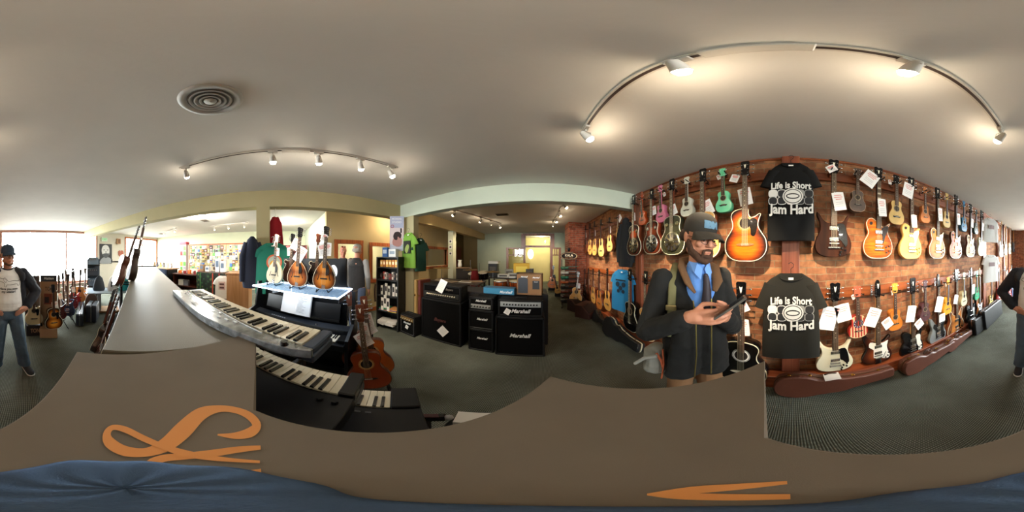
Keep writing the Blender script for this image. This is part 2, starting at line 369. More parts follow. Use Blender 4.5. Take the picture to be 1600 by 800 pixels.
# north wall with glazed double door opening and transom
DX0, DX1 = -1.12, 0.78
P_B = plaster('#9fa58f')
w = MB(); b3(-3.1, -1.71, YN, YN+.15, 0, CEIL, w); b3(1.15, XE, YN, YN+.15, 0, CEIL, w); b3(-1.55, 1.15, YN, YN+.15, 2.72, CEIL, w)
struct('wall_north', w, P_B)
w = MB(); b3(XW, -3.1, YN, YN+.15, 0, CEIL, w); struct('wall_north_hall', w, P_HALL_SHADE)  # dark hall opening: its shade is put into the wall colour
w = MB(); b3(XW, XE, YN+2.2, YN+2.35, 0, CEIL, w); struct('wall_back_room', w, plaster('#c9bf8a'))
d = MB(); dd = 0
for x0, x1, z0, z1 in ((-1.55, -1.45, 0, 2.02), (-.70, -.60, 0, 2.62), (.62, .74, 0, 2.62), (1.05, 1.15, 0, 2.02), (-1.55, -.70, 1.95, 2.02), (.74, 1.15, 1.95, 2.02), (-.80, .82, 2.02, 2.12), (-.80, .82, 2.60, 2.72), (-.80, -.60, 2.1, 2.62), (.62, .82, 2.1, 2.62), (-1.45, -.7, 0, .12), (.74, 1.05, 0, .12)):
    dd += .002; b3(x0, x1, YN-.04-dd, YN+.16+dd, z0+dd/3, z1-dd/3, d)
for x0, x1 in ((-1.45, -.70), (.74, 1.05)):
    b3(x0, x1, YN+.02, YN+.08, 1.62, 1.67, d)
    for k in (1, 2): xx = x0+(x1-x0)*k/3; b3(xx-.02, xx+.02, YN+.02, YN+.08, 1.62, 1.95, d)
door = struct('door_1', d, W_TRIM)
g = MB(); b3(-1.45, -.70, YN+.045, YN+.05, .12, 1.95, g); b3(.74, 1.05, YN+.045, YN+.05, .12, 1.95, g); b3(-.60, .62, YN+.045, YN+.05, 2.12, 2.60, g)
struct('pane', g, GLASS, parent=door)
w = MB(); b3(-1.71, -1.55, YN, YN+.15, 0, CEIL, w); b3(-1.55, -.8, YN, YN+.15, 2.02, 2.72, w); b3(.82, 1.149, YN, YN+.15, 2.02, 2.72, w); struct('wall_north_panel', w, P_B)
# beams
struct('beam', b3(XB, XE, YB, YB+.16, BB, CEIL), P_MINT)
struct('beam', b3(XB-.2, XB, YS, YB+.16, BB, CEIL), P_KHAKI)
struct('beam', b3(XB-.2, XB, YB+.16, YN, BB, CEIL), P_CREAM)
# columns
struct('column', b3(-2.57, -2.29, YB+.005, YB+.155, 0, BB), plaster('#a39a78'))
struct('column', b3(XB-.2, XB, -.42, -.20, 0, BB), P_KHAKI)
struct('column', b3(XB-.2, XB, 4.72, 4.92, 0, BB), P_PALE)
# studio partition to the west
XS = -3.9
w = MB(); b3(XW, XS-.121, 1.10, 1.22, 0, CEIL, w); struct('wall_studio_south', w, plaster('#b9beab'))
# partition with three openings
ops = [(1.40, 2.02, 1.05, 1.92), (2.42, 3.75, .95, 1.88), (4.2, 6.25, 1.2, 1.88)]
w = MB(); yy = 1.10
for a, b_, z0, z1 in ops: b3(XS-.12, XS, yy, a, 0, CEIL, w); b3(XS-.12, XS, a, b_, 0, z0, w); b3(XS-.12, XS, a, b_, z1, CEIL, w); yy = b_
b3(XS-.12, XS, yy, 6.7, 0, CEIL, w); struct('wall_studio_east', w, P_CREAM)
w = MB(); b3(XS-.10, XS, 6.7, YN, 0, CEIL, w); struct('wall_hall', w, P_HALL_SHADE)  # side of the dark hall, shade put into the same plaster colour
for i, (a, b_, z0, z1) in enumerate(ops):
    f = MB(); t = .10
    b3(XS-.13, XS+.03, a-t, a, z0-t, z1+t, f); b3(XS-.13, XS+.03, b_, b_+t, z0-t, z1+t, f); b3(XS-.13, XS+.04, a-t, b_+t, z1, z1+t, f); b3(XS-.13, XS+.05, a-t, b_+t, z0-t, z0, f)
    o = struct(f'window_{i+3}', f, W_OR); g = MB(); b3(XS-.07, XS-.064, a, b_, z0, z1, g); struct('pane', g, GLASS, parent=o)
w = MB(); b3(-6.9, -6.8, 1.25, YN, 0, CEIL, w); struct('wall_studio_back', w, plaster('#c2b78c'))
d = MB(); b3(XS, XS+.04, 6.85, 7.6, 0, 2.05, d); struct('door_2', d, wood('#6a1d14', '#431009', 2, 5))
struct('baseboard_studio', b3(XS, XS+.02, 1.12, 6.7, 0, .12), W_OR)
# brick pier at the back right and timber on the brick wall
struct('column', b3(1.03, XE, 5.32, 6.1, 0, CEIL), brick(0, '#a5563a', '#7c3a26', '#94826c', key='brickpier'))
tn = [0]
def trim(x0, x1, y0, y1, z0, z1, m):
    tn[0] += 1; struct(f'trim_{tn[0]}', b3(x0, x1, y0, y1, z0, z1, bev=.006), m)
for y0, y1 in ((-.06, .12), (2.20, 2.38), (5.14, 5.32), (-3.98, -3.80), (-5.0, -4.9), (-5.75, -5.66), (-6.5, -6.42)):
    trim(XE-.05, XE, y0, y1, .2, CEIL, W_POST)
for z0, z1 in ((2.44, 2.54), (1.15, 1.26)):
    for y0, y1 in ((-3.80, -.06), (.12, 2.20), (2.60, 5.14), (-4.9, -3.98)):
        trim(XE-.04, XE, y0, y1, z0 if not (y0 > 2.5 and z0 > 2) else 2.30, z1 if not (y0 > 2.5 and z0 > 2) else 2.36, W_RAIL if z0 > 2 else wood('#9a5428', '#6a3416', 1, 4))
trim(XE-.16, XE, -4.6, 5.3, 0, .20, W_BASE)
trim(XE-.018, XE, -7.2, 5.3, CEIL-.03, CEIL, W_RAIL)
# ================================================================ guitars and their kin
AC = [(0, 0), (.085, .004), (.15, .033), (.188, .085), (.197, .145), (.184, .205), (.152, .255), (.124, .305), (.122, .35), (.135, .395), (.134, .435), (.105, .468), (.05, .484)]
def mirror(h, top): return h + [(0, top)] + [(-x, z) for x, z in h[:0:-1]]
SHAPES = {
 'acoustic': smooth(mirror(AC, .486), 3),
 'cutaway': smooth(AC[:9] + [(.134, .39), (.144, .42), (.128, .432), (.09, .405), (.052, .40), (.034, .43), (.03, .478), (0, .486)] + [(-x, z) for x, z in AC[:0:-1]], 3),
 'lespaul': smooth([(0, 0), (.09, .008), (.148, .05), (.166, .115), (.152, .18), (.122, .23), (.108, .27), (.114, .315), (.134, .35), (.137, .366), (.12, .36), (.09, .335), (.055, .322), (.034, .335), (.03, .37), (0, .375), (-.03, .38), (-.07, .402), (-.112, .39), (-.134, .348), (-.126, .298), (-.112, .255), (-.126, .22), (-.155, .17), (-.166, .11), (-.148, .048), (-.09, .008)], 3),
 'horned': smooth([(0, 0), (.09, .008), (.152, .045), (.172, .11), (.16, .17), (.132, .225), (.122, .27), (.13, .33), (.148, .375), (.15, .405), (.126, .385), (.10, .342), (.062, .318), (.035, .31), (0, .31), (-.035, .31), (-.062, .318), (-.10, .345), (-.126, .39), (-.152, .415), (-.152, .375), (-.132, .33), (-.122, .27), (-.132, .225), (-.16, .17), (-.172, .11), (-.152, .045), (-.09, .008)], 3),
 'offset': smooth([(0, .005), (.07, 0), (.13, .02), (.165, .075), (.16, .14), (.128, .195), (.114, .24), (.13, .29), (.15, .335), (.148, .355), (.12, .345), (.08, .305), (.035, .292), (-.035, .30), (-.075, .34), (-.115, .395), (-.148, .415), (-.16, .385), (-.148, .325), (-.128, .27), (-.122, .22), (-.145, .17), (-.168, .11), (-.155, .05), (-.10, .015)], 3),
 'singlecut': smooth([(0, 0), (.09, .005), (.145, .04), (.162, .10), (.15, .17), (.122, .22), (.118, .26), (.14, .32), (.146, .352), (.11, .345), (.07, .305), (.035, .30), (-.035, .34), (-.08, .372), (-.125, .365), (-.14, .325), (-.128, .275), (-.118, .23), (-.142, .18), (-.16, .12), (-.15, .05), (-.09, .006)], 3),
 'semihollow': smooth([(0, 0), (.10, .006), (.172, .045), (.20, .12), (.186, .19), (.15, .245), (.132, .285), (.145, .34), (.158, .39), (.15, .425), (.118, .425), (.08, .37), (.04, .345), (0, .34), (-.04, .345), (-.08, .37), (-.118, .425), (-.15, .425), (-.158, .39), (-.145, .34), (-.132, .285), (-.15, .245), (-.186, .19), (-.20, .12), (-.172, .045), (-.10, .006)], 3),
 'mandolin': smooth([(0, 0), (.10, .012), (.165, .075), (.18, .16), (.16, .25), (.115, .34), (.06, .41), (.04, .44), (0, .45), (-.04, .44), (-.06, .41), (-.115, .34), (-.16, .25), (-.18, .16), (-.165, .075), (-.10, .012)], 3),
 'ukulele': smooth(mirror([(x*.86, z*.94) for x, z in AC], .457), 3),
 'fmandolin': smooth([(0, 0), (.10, .01), (.165, .07), (.18, .15), (.165, .23), (.14, .29), (.155, .33), (.175, .345), (.15, .30), (.10, .31), (.05, .40), (.04, .44), (-.03, .45), (-.07, .435), (-.12, .46), (-.16, .43), (-.15, .385), (-.115, .375), (-.125, .33), (-.16, .26), (-.18, .16), (-.165, .07), (-.10, .01)], 3),
}
def disc(cx, cz, r, n=20, rz=None): return [(cx+r*cos(2*pi*k/n), cz+(rz or r)*sin(2*pi*k/n)) for k in range(n)]
def ringm(mb, cx, cz, r0, r1, y, th=.002, n=24):
    for k in range(n):
        a, b = 2*pi*k/n, 2*pi*(k+1)/n
        mb.add([(cx+r0*cos(a), y, cz+r0*sin(a)), (cx+r1*cos(a), y, cz+r1*sin(a)), (cx+r1*cos(b), y, cz+r1*sin(b)), (cx+r0*cos(b), y, cz+r0*sin(b))], [(0, 1, 2, 3)])
TAGP = mat('#f4f2ef', .7); TAGR = mat('#e0a09a', .7); TAGG = mat('#c4c4c0', .7)
def price_tag(root, x, z, y, w, h, rot, s):
    """s: scale of the guitar (1 = one metre), sizes w, h in metres."""
    w, h = w/s, h/s; c, q = cos(rot), sin(rot)
    def tr(px, pz): return (x+px*c-pz*q, z+px*q+pz*c)
    t = MB(); t.prism([tr(-w/2, -h), tr(w/2, -h), tr(w/2, 0), (tr(0, .006/s)), tr(-w/2, 0)], y+.001/s, y-.001/s)
    t.mi = 1
    for k, (f, ln) in enumerate(((.16, .6), (.27, .7), (.38, .5))): a = tr(-w*ln/2, -h*f-.004/s); b = tr(w*ln/2, -h*f+.004/s); t.prism([tr(-w*ln/2, -h*f-.005/s), tr(w*ln/2, -h*f-.005/s), tr(w*ln/2, -h*f+.005/s), tr(-w*ln/2, -h*f+.005/s)], y-.001/s, y-.0016/s)
    t.mi = 2
    for f in (.56, .66, .78): t.prism([tr(-w*.3, -h*f-.002/s), tr(w*.3, -h*f-.002/s), tr(w*.3, -h*f+.002/s), tr(-w*.3, -h*f+.002/s)], y-.001/s, y-.0016/s)
    o = t.build('price_tag', [TAGP, TAGR, TAGG], root)
    return o
GCACHE = {}
def G(kind, top, side=None, neck=None, head=None, guard=None, bind=None, board=None, hard='chrome', tags=(), fam=None, lod=2, **kw):
    return dict(kind=kind, top=top, side=side or top, neck=neck, head=head, guard=guard, bind=bind, board=board, hard=hard, tags=tags, fam=fam, lod=lod, **kw)
MAHOG = wood('#6a3018', '#43200f', 2, 5, .35, .3); MAPLE = wood('#d9b072', '#bd8f50', 2, 4, .35, .3); SPRUCE = wood('#d8a862', '#bd8a48', 2, 10, .35, .3, 1)
def make_guitar(sp, name, label, cat, loc, rz, s, group=None, tilt=0, lean=0):
    """Local frame: width x, height z, face towards -y. A unit-length instrument scaled by s (metres)."""
    key = repr([(k, v if isinstance(v, (str, int, float, tuple, type(None))) else getattr(v, 'name', getattr(v, '__name__', ''))) for k, v in sorted(sp.items()) if k != 'tags'])+name
    e = Euler((lean, tilt, rz), 'XYZ')
    if key in GCACHE: 
        r = dup(GCACHE[key], loc, None, label); r.rotation_euler = e; r.scale = (s, s, s)
        for ch in [c for c in r.children if c.name.startswith('price_tag')]: bpy.data.objects.remove(ch)
        if 'group' in r: del r['group']
        if group: r['group'] = group
    else:
        r = thing(name, label, cat, loc, rz, group); r.rotation_euler = e; r.scale = (s, s, s); GCACHE[key] = r; guitar_parts(sp, r)
    uke = sp['kind'] in ('ukulele',); 
    for (x, z, w, h, rot) in sp['tags']: price_tag(r, x/s if abs(x) > .3 else x, z, -.085 if not uke else -.10, w, h, rot, s)
    return r
def guitar_parts(sp, r):
    k = sp['kind']; pts = SHAPES['acoustic' if k in ('resonator',) else k]; lod = sp['lod']
    aco = k in ('acoustic', 'cutaway', 'ukulele', 'resonator'); hollow = k in ('semihollow', 'mandolin', 'fmandolin')
    th = .10 if k in ('acoustic', 'cutaway') else .085 if k == 'resonator' else .12 if k == 'ukulele' else .055 if k == 'semihollow' else .075 if hollow else .044
    y1 = -th
    b = MB(); b.prism(pts, 0, y1, .006 if aco else .008, True); b.build('body', sp['side'], r)
    t = MB()
    if sp['bind'] is not None:
        q = MB(); ins = inset(pts, .0065); n = len(pts)
        q.prism(inset(pts, .0005), y1+.004, y1-.0015, 0); q.build('binding', sp['bind'], r)
        t.prism(ins, y1, y1-.003, .001); 
    else: t.prism(inset(pts, .0035), y1+.002, y1-.002, .001)
    t.build('top_plate', sp['top'], r)
    yt = y1-.0035
    f = sp['head'] or BLACKG; nk = sp['neck'] or MAHOG; bd = sp['board'] or ROSE
    uke = k == 'ukulele'; nw = .026 if not uke else .036; mand = 'mandolin' in k
    if mand: nw = .03
    hz = 1.0-(.18 if not uke else .2)
    body_top = max(z for x, z in pts if abs(x) < .04)
    zj = body_top - .02
    fb0 = {'acoustic': .385, 'cutaway': .385, 'resonator': .385, 'ukulele': .36, 'lespaul': .30, 'horned': .295, 'offset': .27, 'singlecut': .28, 'semihollow': .30, 'mandolin': .33, 'fmandolin': .33}[k]
    # neck with a rounded back, fretboard over the body
    m = MB(); y0n = yt+.002
    m.prism([(-nw, zj), (nw, zj), (nw*.8, hz), (-nw*.8, hz)], y0n+.022, y0n-.006, .004); m.build('neck', nk, r)
    m = MB(); fy = y0n-.006; m.prism([(-nw*1.05, fb0), (nw*1.05, fb0), (nw*.82, hz), (-nw*.82, hz)], yt+.001, fy-.006)
    m.mi = 1
    if lod > 1:
        N = 19 if not uke else 13; L = (hz-fb0)*1.25
        for q in range(1, N):
            zz = hz - L*(1-2**(-q/12)); 
            if zz < fb0+.003: break
            w = nw*1.05 + (nw*.82-nw*1.05)*(zz-fb0)/(hz-fb0); m.box((0, fy-.0065, zz), (w*2, .0015, .0018))
        m.mi = 2
        for q in (3, 5, 7, 9, 12, 15):
            zz = hz - L*(1-2**(-(q-.5)/12))
            if zz > fb0+.01: m.box((0, fy-.0063, zz), (.009 if not sp.get('block') else nw*1.3, .001, .008 if not sp.get('block') else .016))
    m.build('fretboard', [bd, STEEL, IVORY], r)
    # headstock
    h = MB(); hy = fy+.004
    if k in ('offset', 'singlecut') and not sp.get('three'):
        hp = smooth([(-.022, hz), (-.03, hz+.03), (-.034, hz+.08), (-.03, hz+.15), (-.012, 1.0), (.01, .995), (.022, .96), (.03, hz+.08), (.022, hz)], 2)
    elif k in ('lespaul', 'horned', 'semihollow') or sp.get('fam') == 'book':
        hp = smooth([(-.022, hz), (-.036, hz+.03), (-.044, hz+.14), (-.046, .99), (-.022, 1.0), (0, .988), (.022, 1.0), (.046, .99), (.044, hz+.14), (.036, hz+.03), (.022, hz)], 2)
    elif mand: hp = smooth([(-.026, hz), (-.045, hz+.03), (-.04, hz+.09), (-.05, .985), (-.02, 1.0), (.02, .985), (.05, .965), (.04, hz+.08), (.045, hz+.03), (.026, hz)], 2)
    elif uke: hp = smooth([(-.034, hz), (-.062, hz+.04), (-.056, hz+.12), (-.066, .985), (-.02, .99), (0, 1.0), (.02, .99), (.066, .985), (.056, hz+.12), (.062, hz+.04), (.034, hz)], 2)
    else: hp = [(-.022, hz), (-.034, hz+.02), (-.04, .99), (-.03, 1.0), (.03, 1.0), (.04, .99), (.034, hz+.02), (.022, hz)]
    h.prism(hp, hy+.014, hy-.002, .002); hd = h.build('headstock', f, r)
    if lod > 1 and not uke and not mand:
        e = MB(); e.prism([(-.006, hz+.105), (0, hz+.09), (.006, hz+.105), (.012, hz+.145), (0, hz+.135), (-.012, hz+.145)], hy-.002, hy-.003); e.build('inlay', IVORY, hd)
    n = 2 if uke else 4 if mand else 3; p = MB(); six = k in ('offset', 'singlecut') and not sp.get('three')
    wx = .058 if uke else .045
    cols = ((-1, 6),) if six else ((-1, n), (1, n))
    for sd, c in cols:
        for q in range(c):
            zz = hz+.035+(.95-hz-.015)*(q/(max(c-1, 1)))*.8; x = sd*wx*.72
            p = MB(); p.cyl((x, hy+.006, zz), (x+sd*.036, hy+.006, zz), .0035, n=6); p.ell((x+sd*.04, hy+.006, zz), (.011, .005, .009), 8); p.cyl((x*.85, hy-.002, zz), (x*.85, hy-.012, zz), .005, n=8); p.build('tuner', {'chrome': CHROME, 'gold': GOLD, 'black': BLACKG, 'white': WHITE}[sp['hard']], r)
    # bridge, hole, hardware
    st0 = .12
    if aco and k != 'resonator':
        sc = 1 if not uke else .86; zc = .345*sc if not uke else .30; hr = .052 if not uke else .05
        m = MB(); m.prism(disc(0, zc, hr), yt+.001, yt-.0006); m.build('sound_hole', mat('#1a0f08', .9), r)
        m = MB(); ringm(m, 0, zc, hr, hr*1.22, yt-.001); ringm(m, 0, zc, hr*1.3, hr*1.36, yt-.001); m.build('rosette', sp.get('rosette') or mat('#8d7a5c', .5), r)
        if zc+hr > fb0: pass
        m = MB(); zb = .15 if not uke else .145
        if sp.get('moustache'): m.prism(smooth([(-.085, zb+.012), (-.05, zb+.006), (-.035, zb+.018), (.035, zb+.018), (.05, zb+.006), (.085, zb+.012), (.06, zb-.016), (.02, zb-.012), (-.02, zb-.012), (-.06, zb-.016)], 2), yt, yt-.008, .001)
        else: m.prism(smooth([(-.085, zb), (-.05, zb+.013), (0, zb+.014), (.05, zb+.013), (.085, zb), (.04, zb-.014), (0, zb-.014), (-.04, zb-.014)], 2), yt, yt-.008, .002)
        m.mi = 1; m.box((0, yt-.009, zb+.003), (.07, .004, .003))
        if lod > 1 and not uke:
            for q in range(6): m.ell((-.028+.0112*q, yt-.009, zb-.007), .0028, 6)
        m.build('bridge', [sp.get('bridge') or EBONY, IVORY], r); st0 = zb
        if sp['guard'] is not None:
            m = MB(); m.prism(smooth([(.03, .35), (.062, .385), (.105, .375), (.112, .33), (.105, .27), (.085, .225), (.055, .235), (.05, .29)] if True else [], 3), yt-.0002, yt-.0022); m.build('pickguard', sp['guard'], r)
    elif k == 'resonator':
        m = MB(); m.lathe([(0, yt-.012), (.03, yt-.012), (.05, yt-.008), (.10, yt-.010), (.126, yt-.006), (.13, yt)], (0, 0, .155), 32, 'y')
        m.build('cover_plate', sp.get('plate') or CHROME, r)
        m = MB()
        for q in range(9):
            a = 2*pi*q/9; m.prism([( .075*cos(a+o)*kk, .155+.075*sin(a+o)*kk) for o, kk in ((-.22, .75), (-.16, 1.45), (.16, 1.45), (.22, .75))], yt-.0095, yt-.0115)
        m.build('slot', mat('#15110d', .6), r)
        for sx in (-1, 1): m = MB(); m.lathe([(.028, yt-.003), (.024, yt-.005), (0, yt-.002)], (sx*.083, 0, .375), 16, 'y'); m.build('screen', sp.get('plate') or STEEL, r)
        m = MB(); m.box((0, yt-.02, .155), (.10, .012, .022), bev=.002); m.build('bridge', sp.get('plate') or CHROME, r); st0 = .155
    elif mand:
        for sx in (-1, 1):
            m = MB(); m.prism(smooth([(sx*(.085+dx), .19+dz) for dx, dz in ((.012, -.055), (.02, -.035), (.008, -.01), (.002, .03), (-.006, .052), (-.016, .04), (-.008, .035), (-.006, .01), (.002, -.03))], 2), yt, yt-.001); m.build('sound_hole', BLACK, r)
        m = MB(); m.box((0, yt-.015, .165), (.11, .008, .022), bev=.002); m.build('bridge', EBONY, r)
        m = MB(); m.prism(smooth([(.03, .22), (.075, .24), (.085, .30), (.06, .37), (.03, .38)], 3), yt-.012, yt-.015); m.build('pickguard', BLACKG, r)
        m = MB(); m.prism([(-.028, .005), (.028, .005), (.028, .06), (-.028, .075)], yt-.001, yt-.006, .001); m.build('tailpiece', CHROME, r); st0 = .07
    else:
        hh = CHROME if sp['hard'] != 'gold' else GOLD
        gp = {'lespaul': [(.028, .30), (.10, .335), (.112, .30), (.075, .22), (.055, .15), (.045, .16), (.042, .22)],
              'horned': [(.028, .30), (.09, .31), (.115, .25), (.13, .15), (.125, .11), (.095, .115), (.07, .15), (.045, .17), (.042, .24)],
              'semihollow': [(.03, .33), (.07, .32), (.10, .24), (.085, .13), (.065, .12), (.05, .2), (.042, .24)],
              'offset': [(-.03, .30), (-.09, .32), (-.10, .26), (-.05, .21), (-.05, .10), (.02, .09), (.06, .06), (.12, .05), (.135, .10), (.11, .17), (.10, .24), (.115, .30), (.06, .285), (.03, .285)],
              'singlecut': [(.035, .29), (.09, .30), (.11, .27), (.11, .20), (.14, .12), (.12, .05), (.08, .06), (.08, .12), (.055, .17), (.05, .24)]}[k]
        if sp['guard'] is not None: m = MB(); m.prism(smooth(gp, 2), yt-.0015, yt-.004, .0005); m.build('pickguard', sp['guard'], r)
        for zp in ((.265, .165) if k in ('lespaul', 'horned', 'semihollow') else (.245, .16)):
            m = MB(); m.box((0, yt-.005, zp), (.082, .008, .036), bev=.002); m.mi = 1
            for q in range(6): m.ell((-.026+.0104*q, yt-.0095, zp+.008), .0022, 6)
            m.build('pickup', [hh if sp.get('pick') is None else sp['pick'], STEEL], r)
        m = MB(); m.box((0, yt-.01, .125), (.085, .010, .012), bev=.002); m.cyl((-.04, yt, .125), (-.04, yt-.014, .125), .006, n=8); m.cyl((.04, yt, .125), (.04, yt-.014, .125), .006, n=8); m.build('bridge', hh, r)
        m = MB()
        if sp.get('vibrato'): m.prism([(-.035, .0), (.035, .0), (.03, .075), (-.03, .075)], yt-.001, yt-.006, .001); m.tube([(.02, yt-.012, .085), (.05, yt-.02, .10), (.075, yt-.022, .165)], .003, 6); m.cyl((-.035, yt-.01, .085), (.035, yt-.01, .085), .008, n=8)
        else: m.box((0, yt-.012, .088), (.10, .012, .013), bev=.003); m.cyl((-.047, yt, .088), (-.047, yt-.018, .088), .007, n=8); m.cyl((.047, yt, .088), (.047, yt-.018, .088), .007, n=8)
        m.build('tailpiece', hh, r); st0 = .088
        km = sp.get('knob') or BLACKG
        for q, (x, z) in enumerate({'horned': ((.075, .085), (.108, .105), (.062, .05), (.105, .065), (.055, .025)), 'offset': ((.085, .07), (.11, .09), (.12, .13))}.get(k, ((.085, .11), (.122, .125), (.09, .06), (.125, .078)))):
            m = MB(); m.cyl((x, yt, z), (x, yt-.014, z), .0095, .0085, n=12); m.build('knob', km, r)
        if k == 'lespaul': m = MB(); m.cyl((-.085, yt, .345), (-.085, yt-.003, .345), .017, n=16); m.cyl((-.085, yt, .345), (-.08, yt-.018, .352), .004, n=8); m.build('toggle', mat('#2a2018'), r)
        if k == 'semihollow':
            for sx in (-1, 1):
                m = MB(); m.prism(smooth([(sx*(.125+dx), .16+dz) for dx, dz in ((.018, -.055), (.026, -.035), (.010, -.01), (.004, .03), (-.006, .052), (-.016, .04), (-.010, .035), (-.006, .01), (.002, -.03))], 2), yt, yt-.001); m.build('sound_hole', BLACK, r)
    m = MB(); ns = 4 if uke or mand else 6; zs1 = hz+.01
    for q in range(ns):
        f0 = (q-(ns-1)/2)/((ns-1)/2); m.tube([(f0*nw*.95, yt-.012 if st0 > .1 else yt-.016, st0), (f0*nw*.7, fy-.009, zs1)], .0009, 4, caps=False)
    if lod > 1: m.build('strings', mat('#d8c9a8', .3, .7), r)
    if sp.get('extra'): sp['extra'](r, yt)
FACE_W = -pi/2
HG = None
def hanger(p, lb):
    """Cradle hook holding an instrument off the wall rail; p: point at the headstock throat on the wall plane."""
    global HG
    if HG is None:
        HG = thing('guitar_hanger', lb, 'hanger', p, FACE_W)
        m = MB(); m.box((0, -.008, 0), (.05, .016, .07), bev=.004); m.build('mount_plate', W_RAIL, HG)
        m = MB(); m.tube([(0, -.016, 0), (0, -.06, 0)], .006, 8)
        for sx in (-1, 1): m.tube([(0, -.06, 0), (sx*.028, -.065, 0), (sx*.034, -.09, 0), (sx*.034, -.15, .004), (sx*.034, -.16, .012)], .0065, 8)
        m.build('cradle', BLACK, HG)
    else: dup(HG, p, None, lb)
def wall_guitar(sp, name, label, cat, px, ytop, ybot, X=None, group=None, tilt=0, rz=FACE_W, hang=True, off=.03, pyh=None, smin=.2):
    X = X or (XE-.10)
    a = onx(px, ytop, X).z; p = onx(px, ybot, X); s = max(a-p.z, smin)
    loc = V((XE-off-.02, p.y, p.z))
    if sp['kind'] == 'ukulele': loc.x = XE-.075
    else: loc.x = XE-.075
    make_guitar(sp, name, label, cat, loc, rz, s, group, tilt)
    if hang: hanger(V((XE-.04 if p.z+s*.83 > 2.3 or 1.0 < p.z+s*.83 < 1.35 else XE-.0, p.y, p.z+s*.845)), 'black wall hanger holding the ' + ' '.join(re.split(r' (?:with|beside|right|left|over|before|next|hanging|partly|nearest|against|behind|far|close|matching)\b', label)[0].split()[:11]))
# ---------------------------------------------------------------- instruments on the brick wall
def tg(*a): return tuple(a)
BIND = mat('#e9dfc0', .4); BLKTOP = mat('#0b0b0c', .2, coat=.3); TORT = mat('#17110f', .15, coat=.6)
SBURST = burst('#c9640e', '#140804', '#8a360a', .5, .98, .3); SB2 = burst('#c8501a', '#160a06', '#5a200c', .35, .9, .1); CHB = burst('#dd7412', '#a83c08', None, .35, 1.0, .5)
HB = burst('#d88a3c', '#8a2410', '#c85a18', .3, .95, .3); SB3 = burst('#d98a3c', '#4a2412', None, .3, 1.0, .15); WALN = wood('#3e2012', '#200e07', 2, 3, .7, 0); WALN.node_tree.nodes['Principled BSDF'].inputs['Specular IOR Level'].default_value = .12
NAT = mat('#c89850', .45, coat=.05, var=.06, spec=.25); NATP = mat('#cfab68', .45, coat=.05, var=.05, spec=.25); GOLDT = mat('#9a7834', .5, 0, spec=.2); GOLDL = mat('#c0a968', .5, 0, spec=.2); WHT = mat('#d2cdb4', .5, spec=.2); TEALT = burst('#2a9aa0', '#0c2c4a')
# ukuleles
def uk(h, side=None, neck=None, head=None, must=True, rough=.25, bind=None, tags=(), lod=2, extra=None, bridge=None): 
    t = mat(h, rough, coat=.4, var=.04) if isinstance(h, str) else h; sd = side or t
    return G('ukulele', t, sd, neck or sd, head or sd, bind=bind, hard='white' if lod == 2 else 'chrome', tags=tags, moustache=must, lod=lod, extra=extra, bridge=bridge)
def tagu(rot=.2, z=.86, x=-.06, w=.045, h=.06): return (x, z, w, h, rot)
UG = 'ukuleles hanging along the brick wall'
def uke(h, label, px, yt, yb, **kw):
    g = kw.pop('group', None); wall_guitar(uk(h, **kw), 'ukulele', label, 'ukulele', px, yt, yb, group=g, tilt=random.uniform(-.03, .03))
def flag(r, yt):
    st = MB(); 
    for i in range(-6, 7, 2):
        x = i*.026; zs = [z for xx, z in SHAPES['ukulele'] if abs(abs(xx)-abs(x)) < .03]
        z0 = {0: .012, 2: .02, 4: .035, 6: .075}[abs(i)]; z1 = {0: .445, 2: .44, 4: .40, 6: .21}[abs(i)]
        st.box((x, yt-.0002, (z0+z1)/2), (.026, .001, z1-z0))
    st.build('stripe', mat('#a8261f', .35), r)
    f = MB(); ringm(f, 0, .30, .05, .088, yt-.0018); f.build('star_field', mat('#22305a', .35), r)
    f = MB()
    for k in range(10): a = 2*pi*k/10; f.prism(disc(.068*cos(a), .30+.068*sin(a), .009, 5), yt-.0018, yt-.0026)
    f.build('star', WHITE, r)
RED_UKE = '#b0481c'
uke(RED_UKE, 'small orange-red ukulele high between the first two resonator guitars', 1006, 305, 352, tags=(tagu(-.2, .8, -.03),))
uke('#d87a98', 'pink ukulele with matching pink headstock on the upper rail', 1036, 290, 348, tags=(tagu(.3, .75, .1),))
uke('#dcdccb', 'white ukulele on the upper rail over the dark green resonator guitar', 1075.5, 278, 339)
uke('#6fd6a4', 'mint green ukulele on the upper rail beside the sunburst cutaway', 1133, 265, 333, tags=(tagu(.3, .86, -.1, .05, .06),))
uke(mat('#4a3a30', .5, var=.15, vscale=20), 'dark grey-brown ukulele with a pale bound edge right of the brown double-horned guitar', 1338, 265, 332, must=False, bind=mat('#a88a70'), rough=.4)
uke(NATP, 'pale spruce ukulele with moustache bridge between the orange and gold single-cut guitars', 1397, 276, 352, side=mat('#8a5a30', .3), head=BLACKG, tags=(tagu(.1, .86, -.13, .04, .06),))
uke('#b06a38', 'russet ukulele on the upper rail right of the pale gold guitar', 1443, 293, 349, must=False)
uke(NATP, 'narrow pale ukulele on the upper rail before the cherry burst guitar', 1476, 303, 356, must=False, lod=1, tags=(tagu(.2, .9),))
uke('#3a76a0', 'blue ukulele on the upper rail after the cherry burst guitar', 1503.5, 315, 362, lod=1)
uke('#2c4a4a', 'dark teal ukulele on the upper rail near the timber post', 1523, 328, 366, lod=1)
